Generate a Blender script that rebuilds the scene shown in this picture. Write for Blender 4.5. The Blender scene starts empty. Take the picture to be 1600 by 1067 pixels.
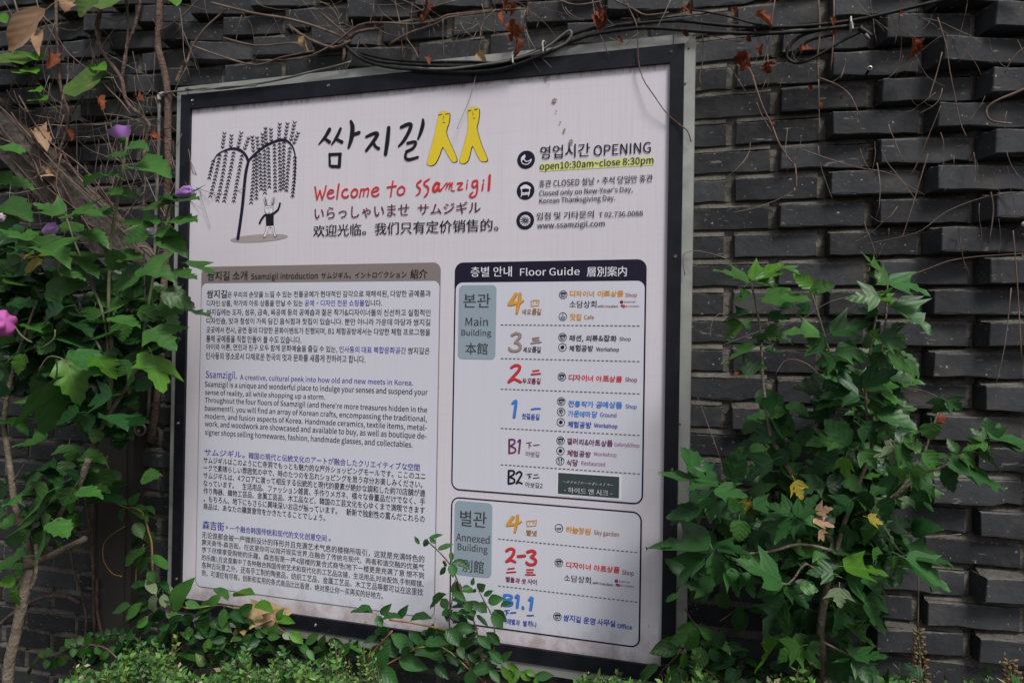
import bpy, bmesh, math, random, os
from mathutils import Vector, Matrix
random.seed(7)
scene = bpy.context.scene
R = math.radians

# ------------------------------------------------------------------ camera
F_PX, CX, CY = 1067.0, 800.0, 533.5
Z0 = 0.80                                   # height of the lower edge of the printed sheet above the ground
yaw, pitch, roll = 0.27923527, 0.00682317, 0.01677677
CAM = Vector((1.41511513, -1.60450744, 0.72468467 + Z0))
_r = Vector((math.cos(yaw), math.sin(yaw), 0))
_w = Vector((-math.sin(yaw) * math.cos(pitch), math.cos(yaw) * math.cos(pitch), math.sin(pitch)))
_u = _r.cross(_w)
RT = _r * math.cos(roll) + _u * math.sin(roll)
UP = -_r * math.sin(roll) + _u * math.cos(roll)
FW = _w
cam_d = bpy.data.cameras.new('camera')
cam_d.sensor_width = 36.0
cam_d.lens = 36.0 * F_PX / 1600.0
cam_d.clip_start = 0.02
cam_d.clip_end = 400
cam = bpy.data.objects.new('camera', cam_d)
scene.collection.objects.link(cam)
cam.matrix_world = Matrix(((RT.x, UP.x, -FW.x, CAM.x), (RT.y, UP.y, -FW.y, CAM.y), (RT.z, UP.z, -FW.z, CAM.z), (0, 0, 0, 1)))
scene.camera = cam

# ------------------------------------------------------------------ light
SUN_EL, SUN_AZ = R(54), R(134)              # azimuth clockwise from +Y: sun in front of the wall, to the right
world = bpy.data.worlds.new('World')
scene.world = world
world.use_nodes = True
nt = world.node_tree
nt.nodes.clear()
sky = nt.nodes.new('ShaderNodeTexSky')
sky.sky_type = 'NISHITA'
sky.sun_disc = False
sky.sun_elevation = SUN_EL
sky.sun_rotation = SUN_AZ
sky.air_density = 1.0
sky.dust_density = 4.0
sky.ozone_density = 1.0
bg = nt.nodes.new('ShaderNodeBackground')
bg.inputs['Strength'].default_value = 0.05
wo = nt.nodes.new('ShaderNodeOutputWorld')
hs = nt.nodes.new('ShaderNodeHueSaturation')
hs.inputs['Saturation'].default_value = 0.35      # overcast: a grey sky
nt.links.new(sky.outputs[0], hs.inputs['Color'])
nt.links.new(hs.outputs[0], bg.inputs[0])
nt.links.new(bg.outputs[0], wo.inputs[0])
sun_d = bpy.data.lights.new('sun', 'SUN')
sun_d.energy = 1.5
sun_d.angle = R(15)
sun_d.color = (1.0, 0.965, 0.93)
sun = bpy.data.objects.new('sun', sun_d)
scene.collection.objects.link(sun)
_d = Vector((math.sin(SUN_AZ) * math.cos(SUN_EL), math.cos(SUN_AZ) * math.cos(SUN_EL), math.sin(SUN_EL)))
sun.rotation_euler = _d.to_track_quat('Z', 'Y').to_euler()
sun.location = _d * 20
vs = scene.view_settings
vs.view_transform = 'Standard'
vs.look = 'None'
vs.exposure = 0.9
vs.gamma = 1.0
vs.use_curve_mapping = False
scene.cycles.max_bounces = 6
scene.cycles.transparent_max_bounces = 6

# ------------------------------------------------------------------ helpers
def at(px, py, Y=0.0):
    """the point on the plane y=Y that stands at this spot of the photograph"""
    d = RT * ((px - CX) / F_PX) - UP * ((py - CY) / F_PX) + FW
    t = (Y - CAM.y) / d.y
    return CAM + d * t

def project(p):
    d = Vector(p) - CAM
    z = d.dot(FW)
    return CX + F_PX * d.dot(RT) / z, CY - F_PX * d.dot(UP) / z

def pxm(p):
    return (Vector(p) - CAM).dot(FW) / F_PX     # metres per photograph pixel at p

def link(o):
    scene.collection.objects.link(o)
    return o

def thing(name, label, cat, loc=(0, 0, 0), group=None):
    o = link(bpy.data.objects.new(name, None))
    o.empty_display_size = 0.05
    o.location = loc
    o['label'] = label
    o['category'] = cat
    if group: o['group'] = group
    return o

def mesh_obj(name, verts, faces, mat, parent=None, smooth=False, label=None, kind=None):
    me = bpy.data.meshes.new(name)
    off = parent_off(parent)
    me.from_pydata([(v[0] - off[0], v[1] - off[1], v[2] - off[2]) for v in verts], [], faces)
    if smooth:
        me.polygons.foreach_set('use_smooth', [True] * len(me.polygons))
    me.materials.append(mat)
    o = link(bpy.data.objects.new(name, me))
    if parent: o.parent = parent
    if label: o['label'] = label
    if kind: o['kind'] = kind
    return o

def parent_off(p):
    v = Vector((0, 0, 0))
    while p is not None:
        v = v + Vector(p.location)
        p = p.parent
    return v

class G:
    """collects shapes, links them as one mesh"""
    def __init__(s): s.v = []; s.f = []
    def add(s, vs, fs):
        n = len(s.v); s.v += [tuple(v) for v in vs]; s.f += [tuple(i + n for i in f) for f in fs]
    def box(s, x0, x1, y0, y1, z0, z1):
        s.add([(x0,y0,z0),(x1,y0,z0),(x1,y1,z0),(x0,y1,z0),(x0,y0,z1),(x1,y0,z1),(x1,y1,z1),(x0,y1,z1)],
              [(0,3,2,1),(4,5,6,7),(0,1,5,4),(1,2,6,5),(2,3,7,6),(3,0,4,7)])
    def prism(s, poly, y0, y1):
        """poly: (x,z) points; extruded from y0 (front) to y1"""
        n = len(poly)
        s.add([(x, y0, z) for x, z in poly] + [(x, y1, z) for x, z in poly],
              [tuple(range(n)), tuple(range(2*n-1, n-1, -1))] + [(i, i+n, (i+1) % n + n, (i+1) % n) for i in range(n)])
    def tube(s, pts, rad, sides=6, cap=True, wob=0.0):
        pts = [Vector(p) for p in pts]
        n = len(pts)
        if not hasattr(rad, '__len__'): rad = [rad] * n
        base = len(s.v)
        nrm = None
        for i, p in enumerate(pts):
            t = (pts[min(i+1, n-1)] - pts[max(i-1, 0)])
            if t.length < 1e-9: t = Vector((0, 0, 1))
            t.normalize()
            if nrm is None:
                nrm = t.cross(Vector((0, 1, 0.13)))
                if nrm.length < 1e-4: nrm = t.cross(Vector((1, 0, 0)))
            nrm = (nrm - t * nrm.dot(t)).normalized()
            b = t.cross(nrm)
            for k in range(sides):
                a = 2 * math.pi * k / sides
                rr = rad[i] * (1 + (random.uniform(-wob, wob) if wob else 0))
                s.v.append(tuple(p + (nrm * math.cos(a) + b * math.sin(a)) * rr))
        for i in range(n - 1):
            for k in range(sides):
                a = base + i * sides + k; c = base + i * sides + (k + 1) % sides
                s.f.append((a, c, c + sides, a + sides))
        if cap:
            s.f.append(tuple(base + k for k in range(sides))[::-1])
            s.f.append(tuple(base + (n - 1) * sides + k for k in range(sides)))
    def build(s, name, mat, parent=None, smooth=False, label=None, kind=None):
        return mesh_obj(name, s.v, s.f, mat, parent, smooth, label, kind)

def smooth_path(pts, sub=4):
    """Catmull-Rom through pts"""
    P = [Vector(p) for p in pts]
    if len(P) < 3: return P
    out = []
    for i in range(len(P) - 1):
        p0 = P[max(i-1, 0)]; p1 = P[i]; p2 = P[i+1]; p3 = P[min(i+2, len(P)-1)]
        for k in range(sub):
            t = k / sub
            out.append(0.5 * ((2*p1) + (p2-p0)*t + (2*p0-5*p1+4*p2-p3)*t*t + (3*p1-p0-3*p2+p3)*t*t*t))
    out.append(P[-1])
    return out

# ------------------------------------------------------------------ materials
def nodes_of(m):
    m.use_nodes = True
    t = m.node_tree
    return t, t.nodes, t.links

def mk(name, col, rough=0.6, col2=None, nscale=8.0, detail=6.0, lo=0.35, hi=0.65, bump=0.0, bscale=60.0, metal=0.0, coord='Object', stretch=(1, 1, 1), spec=0.5, rnd=0.0, offset_random=False):
    m = bpy.data.materials.new(name)
    t, N, L = nodes_of(m)
    b = N['Principled BSDF']
    b.inputs['Base Color'].default_value = (*col, 1)
    b.inputs['Roughness'].default_value = rough
    b.inputs['Metallic'].default_value = metal
    b.inputs['Specular IOR Level'].default_value = spec
    tc = N.new('ShaderNodeTexCoord')
    mp = N.new('ShaderNodeMapping')
    mp.inputs['Scale'].default_value = stretch
    L.new(tc.outputs[coord], mp.inputs[0])
    oi = N.new('ShaderNodeObjectInfo')
    if offset_random:
        mul = N.new('ShaderNodeMath'); mul.operation = 'MULTIPLY'; mul.inputs[1].default_value = 37.0
        L.new(oi.outputs['Random'], mul.inputs[0])
        L.new(mul.outputs[0], mp.inputs['Location'])
    last = None
    if col2 is not None:
        n = N.new('ShaderNodeTexNoise'); n.inputs['Scale'].default_value = nscale; n.inputs['Detail'].default_value = detail
        L.new(mp.outputs[0], n.inputs['Vector'])
        r = N.new('ShaderNodeMapRange'); r.inputs[1].default_value = lo; r.inputs[2].default_value = hi
        L.new(n.outputs[0], r.inputs[0])
        mx = N.new('ShaderNodeMix'); mx.data_type = 'RGBA'
        mx.inputs[6].default_value = (*col, 1); mx.inputs[7].default_value = (*col2, 1)
        L.new(r.outputs[0], mx.inputs[0])
        last = mx.outputs[2]
    if rnd > 0:
        hsv = N.new('ShaderNodeHueSaturation')
        if last: L.new(last, hsv.inputs['Color'])
        else: hsv.inputs['Color'].default_value = (*col, 1)
        rr = N.new('ShaderNodeMapRange'); rr.inputs[3].default_value = 1 - rnd; rr.inputs[4].default_value = 1 + rnd
        L.new(oi.outputs['Random'], rr.inputs[0]); L.new(rr.outputs[0], hsv.inputs['Value'])
        last = hsv.outputs[0]
    if last: L.new(last, b.inputs['Base Color'])
    if bump > 0:
        n2 = N.new('ShaderNodeTexNoise'); n2.inputs['Scale'].default_value = bscale; n2.inputs['Detail'].default_value = 6
        L.new(mp.outputs[0], n2.inputs['Vector'])
        bp = N.new('ShaderNodeBump'); bp.inputs['Strength'].default_value = bump; bp.inputs['Distance'].default_value = 0.01
        L.new(n2.outputs[0], bp.inputs['Height']); L.new(bp.outputs[0], b.inputs['Normal'])
    m['_last'] = 0
    return m

def add_layer(m, col, scale, lo, hi, detail=4, coord='Object', stretch=(1,1,1), amount=1.0, rand=True):
    """lays another noise-masked colour (stain, dust, speck) over the base colour"""
    t, N, L = nodes_of(m)
    b = N['Principled BSDF']
    inp = b.inputs['Base Color']
    mx = N.new('ShaderNodeMix'); mx.data_type = 'RGBA'
    if inp.is_linked: L.new(inp.links[0].from_socket, mx.inputs[6])
    else: mx.inputs[6].default_value = inp.default_value
    mx.inputs[7].default_value = (*col, 1)
    tc = N.new('ShaderNodeTexCoord'); mp = N.new('ShaderNodeMapping'); mp.inputs['Scale'].default_value = stretch
    L.new(tc.outputs[coord], mp.inputs[0])
    if rand:
        oi = N.new('ShaderNodeObjectInfo'); mul = N.new('ShaderNodeMath'); mul.operation = 'MULTIPLY'; mul.inputs[1].default_value = 53.0
        L.new(oi.outputs['Random'], mul.inputs[0]); L.new(mul.outputs[0], mp.inputs['Location'])
    n = N.new('ShaderNodeTexNoise'); n.inputs['Scale'].default_value = scale; n.inputs['Detail'].default_value = detail
    L.new(mp.outputs[0], n.inputs['Vector'])
    r = N.new('ShaderNodeMapRange'); r.inputs[1].default_value = lo; r.inputs[2].default_value = hi; r.inputs[4].default_value = amount
    L.new(n.outputs[0], r.inputs[0]); L.new(r.outputs[0], mx.inputs[0])
    L.new(mx.outputs[2], inp)
    return m

def grime(m, zc, width, scale, col, lo, hi, amount, stretch=(1, 1, 1)):
    t, N, L = nodes_of(m)
    b = N['Principled BSDF']; inp = b.inputs['Base Color']
    tc = N.new('ShaderNodeTexCoord'); sp = N.new('ShaderNodeSeparateXYZ'); L.new(tc.outputs['Object'], sp.inputs[0])
    r = N.new('ShaderNodeMapRange'); r.inputs[1].default_value = zc; r.inputs[2].default_value = zc + width
    r.inputs[3].default_value = 1.0; r.inputs[4].default_value = 0.0
    L.new(sp.outputs['Z'], r.inputs[0])
    mp = N.new('ShaderNodeMapping'); mp.inputs['Scale'].default_value = stretch; L.new(tc.outputs['Object'], mp.inputs[0])
    n = N.new('ShaderNodeTexNoise'); n.inputs['Scale'].default_value = scale; n.inputs['Detail'].default_value = 9; n.inputs['Roughness'].default_value = 0.65
    L.new(mp.outputs[0], n.inputs[0])
    a = N.new('ShaderNodeMath'); a.operation = 'MULTIPLY_ADD'; a.inputs[1].default_value = 0.55
    L.new(r.outputs[0], a.inputs[0]); L.new(n.outputs[0], a.inputs[2])
    r2 = N.new('ShaderNodeMapRange'); r2.inputs[1].default_value = lo; r2.inputs[2].default_value = hi; r2.inputs[4].default_value = amount
    L.new(a.outputs[0], r2.inputs[0])
    mx = N.new('ShaderNodeMix'); mx.data_type = 'RGBA'
    L.new(inp.links[0].from_socket, mx.inputs[6]); mx.inputs[7].default_value = (*col, 1)
    L.new(r2.outputs[0], mx.inputs[0]); L.new(mx.outputs[2], inp)
# ================================================================== ground
M_soil = mk('soil', (0.035, 0.027, 0.02), 0.95, (0.06, 0.048, 0.036), 3.0, bump=0.6, bscale=30)
M_pave = mk('paving', (0.055, 0.053, 0.05), 0.85, (0.085, 0.08, 0.075), 2.0, bump=0.3, bscale=60)
g = G(); g.add([(-60, -80, 0), (60, -80, 0), (60, 40, 0), (-60, 40, 0)], [(0, 1, 2, 3)])
gr = g.build('ground', M_pave); gr['kind'] = 'structure'
NX, NY = 60, 12
vs_, fs_ = [], []
for j in range(NY + 1):
    for i in range(NX + 1):
        x = -2.2 + 6.2 * i / NX; y = 0.10 - 0.85 * j / NY
        vs_.append((x, y, 0.05 + random.uniform(-0.012, 0.018)))
for j in range(NY):
    for i in range(NX):
        a = j * (NX + 1) + i; fs_.append((a, a + NX + 1, a + NX + 2, a + 1))
bed = mesh_obj('planting_bed', vs_, fs_, M_soil, None, True); bed['kind'] = 'structure'
M_kerb = mk('kerb_stone', (0.16, 0.155, 0.15), 0.8, (0.22, 0.21, 0.2), 6, bump=0.3)
g = G(); g.box(-2.3, 4.1, -0.87, -0.75, -0.02, 0.12)
kb = g.build('kerb', M_kerb); kb['kind'] = 'structure'

# ================================================================== brick wall
WY = 0.055                                   # plane of the flush brick faces
PX_, PZ_, BL, BH, BD = 0.1993, 0.0657, 0.178, 0.050, 0.10
M_brick = mk('dark_brick', (0.022, 0.0235, 0.0265), 0.75, (0.044, 0.0465, 0.052), 9, 7, 0.3, 0.7, bump=0.22, bscale=60, rnd=0.36, offset_random=True, spec=0.3)
add_layer(M_brick, (0.095, 0.09, 0.082), 9, 0.56, 0.76, 8, amount=0.6)                  # thin mortar haze
add_layer(M_brick, (0.36, 0.36, 0.35), 120, 0.70, 0.75, 2, amount=0.8)                  # lime specks
add_layer(M_brick, (0.30, 0.29, 0.27), 60, 0.67, 0.73, 3, stretch=(0.35, 1, 1.6), amount=0.5)
grime(M_brick, 0.0, -0.012, 55, (0.13, 0.122, 0.108), 0.93, 1.06, 0.75, (1, 1, 1.5))
M_mortar = mk('mortar', (0.075, 0.070, 0.060), 0.95, (0.185, 0.172, 0.15), 12, 8, 0.35, 0.72, bump=1.0, bscale=60, spec=0.1)
add_layer(M_mortar, (0.05, 0.047, 0.042), 5, 0.5, 0.75, 5, amount=0.6, rand=False)

wall = thing('brick_wall', 'long wall of dark grey bricks whose ends stand proud of pale rough mortar', 'wall', (1.0, WY, 0.0))
WOFF = Vector(wall.location)
def deep(x): return 0.010 * min(1, max(0, (x - 1.48) / 0.3)) if x > 1.3 else 0.005 * min(1, max(0, (0.2 - x) / 0.5))
# mortar face: a relief behind the bricks
x0, x1, z0w, z1w = -2.4, 4.4, -0.02, 3.35
nx, nz = 340, 168
vs_, fs_ = [], []
for j in range(nz + 1):
    for i in range(nx + 1):
        vs_.append((x0 + (x1-x0)*i/nx, WY + 0.0075 + deep(x0 + (x1-x0)*i/nx) + random.uniform(-0.0022, 0.0022), z0w + (z1w-z0w)*j/nz))
for j in range(nz):
    for i in range(nx):
        a = j*(nx+1)+i; fs_.append((a, a+1, a+nx+2, a+nx+1))
mesh_obj('mortar', vs_, fs_, M_mortar, wall, True)
g = G(); g.box(x0, x1, WY + 0.05, WY + 0.30, z0w, z1w); g.box(x0, x1, WY - 0.05, WY + 0.32, z1w + 0.003, z1w + 0.06)
g.build('wall_core', M_mortar, wall)

def brick_mesh(seed):
    rg = random.Random(seed)
    bm = bmesh.new()
    j = lambda: rg.uniform(-0.0018, 0.0018)
    vv = [bm.verts.new((x + j(), y + (j() if y == 0 else 0), z + j())) for z in (-BH, 0) for y in (0, BD) for x in (-BL, 0)]
    for f in ((0,1,3,2)[::-1], (4,5,7,6), (0,1,5,4), (2,6,7,3), (0,4,6,2), (1,3,7,5)):
        bm.faces.new([vv[i] for i in f])
    bmesh.ops.recalc_face_normals(bm, faces=bm.faces)
    fr = [e for e in bm.edges if min(v.co.y for v in e.verts) < 0.01]
    bmesh.ops.subdivide_edges(bm, edges=[e for e in fr if abs(e.verts[0].co.x - e.verts[1].co.x) > 0.1], cuts=5, use_grid_fill=False)
    for v in bm.verts:
        if v.co.y < 0.01 and -BL + 0.01 < v.co.x < -0.01:
            v.co.z += rg.uniform(-0.0014, 0.0014) if rg.random() < 0.8 else (-1 if v.co.z > -BH/2 else 1) * rg.uniform(0.002, 0.004)
            v.co.y += rg.uniform(-0.0006, 0.0010)
    fr = [e for e in bm.edges if min(v.co.y for v in e.verts) < 0.01 and max(v.co.y for v in e.verts) < 0.02 and len(e.link_faces) == 2 and e.calc_face_angle(0) > 0.6]
    bmesh.ops.bevel(bm, geom=fr, offset=0.0016, segments=1, affect='EDGES')
    me = bpy.data.meshes.new('brick'); bm.to_mesh(me); bm.free()
    me.materials.append(M_brick)
    return me
BM = [brick_mesh(s) for s in range(8)]

def proud(x, z, r):
    """how far the left end of a brick stands out of the wall"""
    zz = z - Z0
    if x > 1.45:
        base = 0.006 + 0.046 * min(1, max(0, (x - 1.46) / 0.42))
        if zz < 0.95: base *= 0.75
        if zz < 0.55: base *= 0.55
        base *= 0.72 + 0.5 * r
        if zz < 0.6 and r < 0.35: base = 0.002
        if zz < 0.6 and r > 0.72: base += 0.018
    elif x > 1.25: base = 0.001
    elif zz > 1.35: base = 0.008 + 0.048 * r
    elif zz > 0.9: base = 0.004 + 0.026 * r * r
    else: base = 0.002 + 0.012 * r
    return base
bricks = []
rb = random.Random(11)
ztop0 = 1.2501 + Z0
for k in range(-17, 32):
    zt = ztop0 - k * PZ_
    if zt - BH < 0.0 or zt > 3.33: continue
    xr0 = 1.648 if k % 2 == 0 else 1.7452
    for n in range(-20, 14):
        xr = xr0 + n * PX_
        if xr - BL < x0 or xr > x1: continue
        r = rb.random()
        p = proud(xr - BL, zt, r)
        cx_, cz_ = xr - BL/2, zt - BH/2
        px, py = project((cx_, WY, cz_))
        vis = -60 < px < 1660 and -25 < py < 1092
        behind = 0.03 < cx_ < 1.29 and -0.02 < cz_ - Z0 < 1.40       # covered by the sign
        depth = (Vector((cx_, WY, cz_)) - CAM).dot(FW)
        bricks.append((xr, zt, p, vis and not behind, depth, rb.randrange(8), behind))
shown = sorted([b for b in bricks if b[3]], key=lambda b: b[4])
single = set((b[0], b[1]) for b in shown[:300])
rest = G(); wedge = G()
for (xr, zt, p, vis, depth, var, behind) in bricks:
    ang = math.asin(min(0.4, p / BL))
    dz = rb.uniform(-0.0012, 0.0012); rr_ = rb.uniform(-0.006, 0.006)
    if (xr, zt) in single:
        o = link(bpy.data.objects.new('brick', BM[var]))
        o.parent = wall
        o.location = Vector((xr, WY, zt + dz)) - WOFF
        o.rotation_euler = (rb.uniform(-0.012, 0.012), rr_, ang)
    elif not behind:
        ca, sa = math.cos(ang), math.sin(ang)
        q = []
        for z in (zt - BH, zt):
            for (bx, by) in ((-BL, 0), (0, 0), (0, 0.05), (-BL, 0.05)):
                q.append((xr + bx*ca - by*(-sa), WY + bx*sa + by*ca, z))
        rest.add(q, [(0,3,2,1),(4,5,6,7),(0,1,5,4),(1,2,6,5),(2,3,7,6),(3,0,4,7)])
    if not behind and vis:
        # sloping mortar fillet on the ledge that the brick makes, and a smear in the upright joint right of it
        pf = p * rb.uniform(0.35, 0.7)
        h = PZ_ - BH + 0.001
        yb = WY + 0.006 + deep(xr - BL/2)
        n_ = 6
        q = []
        for i in range(n_ + 1):
            f = i / n_
            x = xr - BL + BL * f
            out = (pf * (1 - f) + 0.001 * rb.random()) + 0.002 + deep(xr - BL/2) * 0.6
            q += [(x, yb - out - 0.004, zt + 0.0006 + rb.uniform(0, 0.0012)), (x, yb - 0.002 - out * 0.35, zt + h * 0.55), (x, yb + 0.002, zt + h), (x, yb + 0.004, zt)]
        fs = []
        for i in range(n_):
            a = i * 4
            fs += [(a, a+4, a+5, a+1), (a+1, a+5, a+6, a+2)]
        fs += [(0, 1, 2, 3), (n_*4+3, n_*4+2, n_*4+1, n_*4)]
        wedge.add(q, fs)
        jw = PX_ - BL
        q = []; fs = []
        for i in range(5):
            z = zt - BH + BH * i / 4
            q += [(xr - 0.002, WY + 0.001 + rb.uniform(0, 0.002), z), (xr + jw * 0.5, WY + 0.0045 + deep(xr) * .5 + rb.uniform(-0.001, 0.001), z), (xr + jw + 0.001, WY + 0.010 + deep(xr), z)]
        for i in range(4):
            a = i * 3; fs += [(a, a+1, a+4, a+3), (a+1, a+2, a+5, a+4)]
        wedge.add(q, fs)
rest.build('brick_courses', M_brick, wall, kind='stuff')
wedge.build('mortar_fillets', M_mortar, wall, True, kind='stuff')
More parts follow.
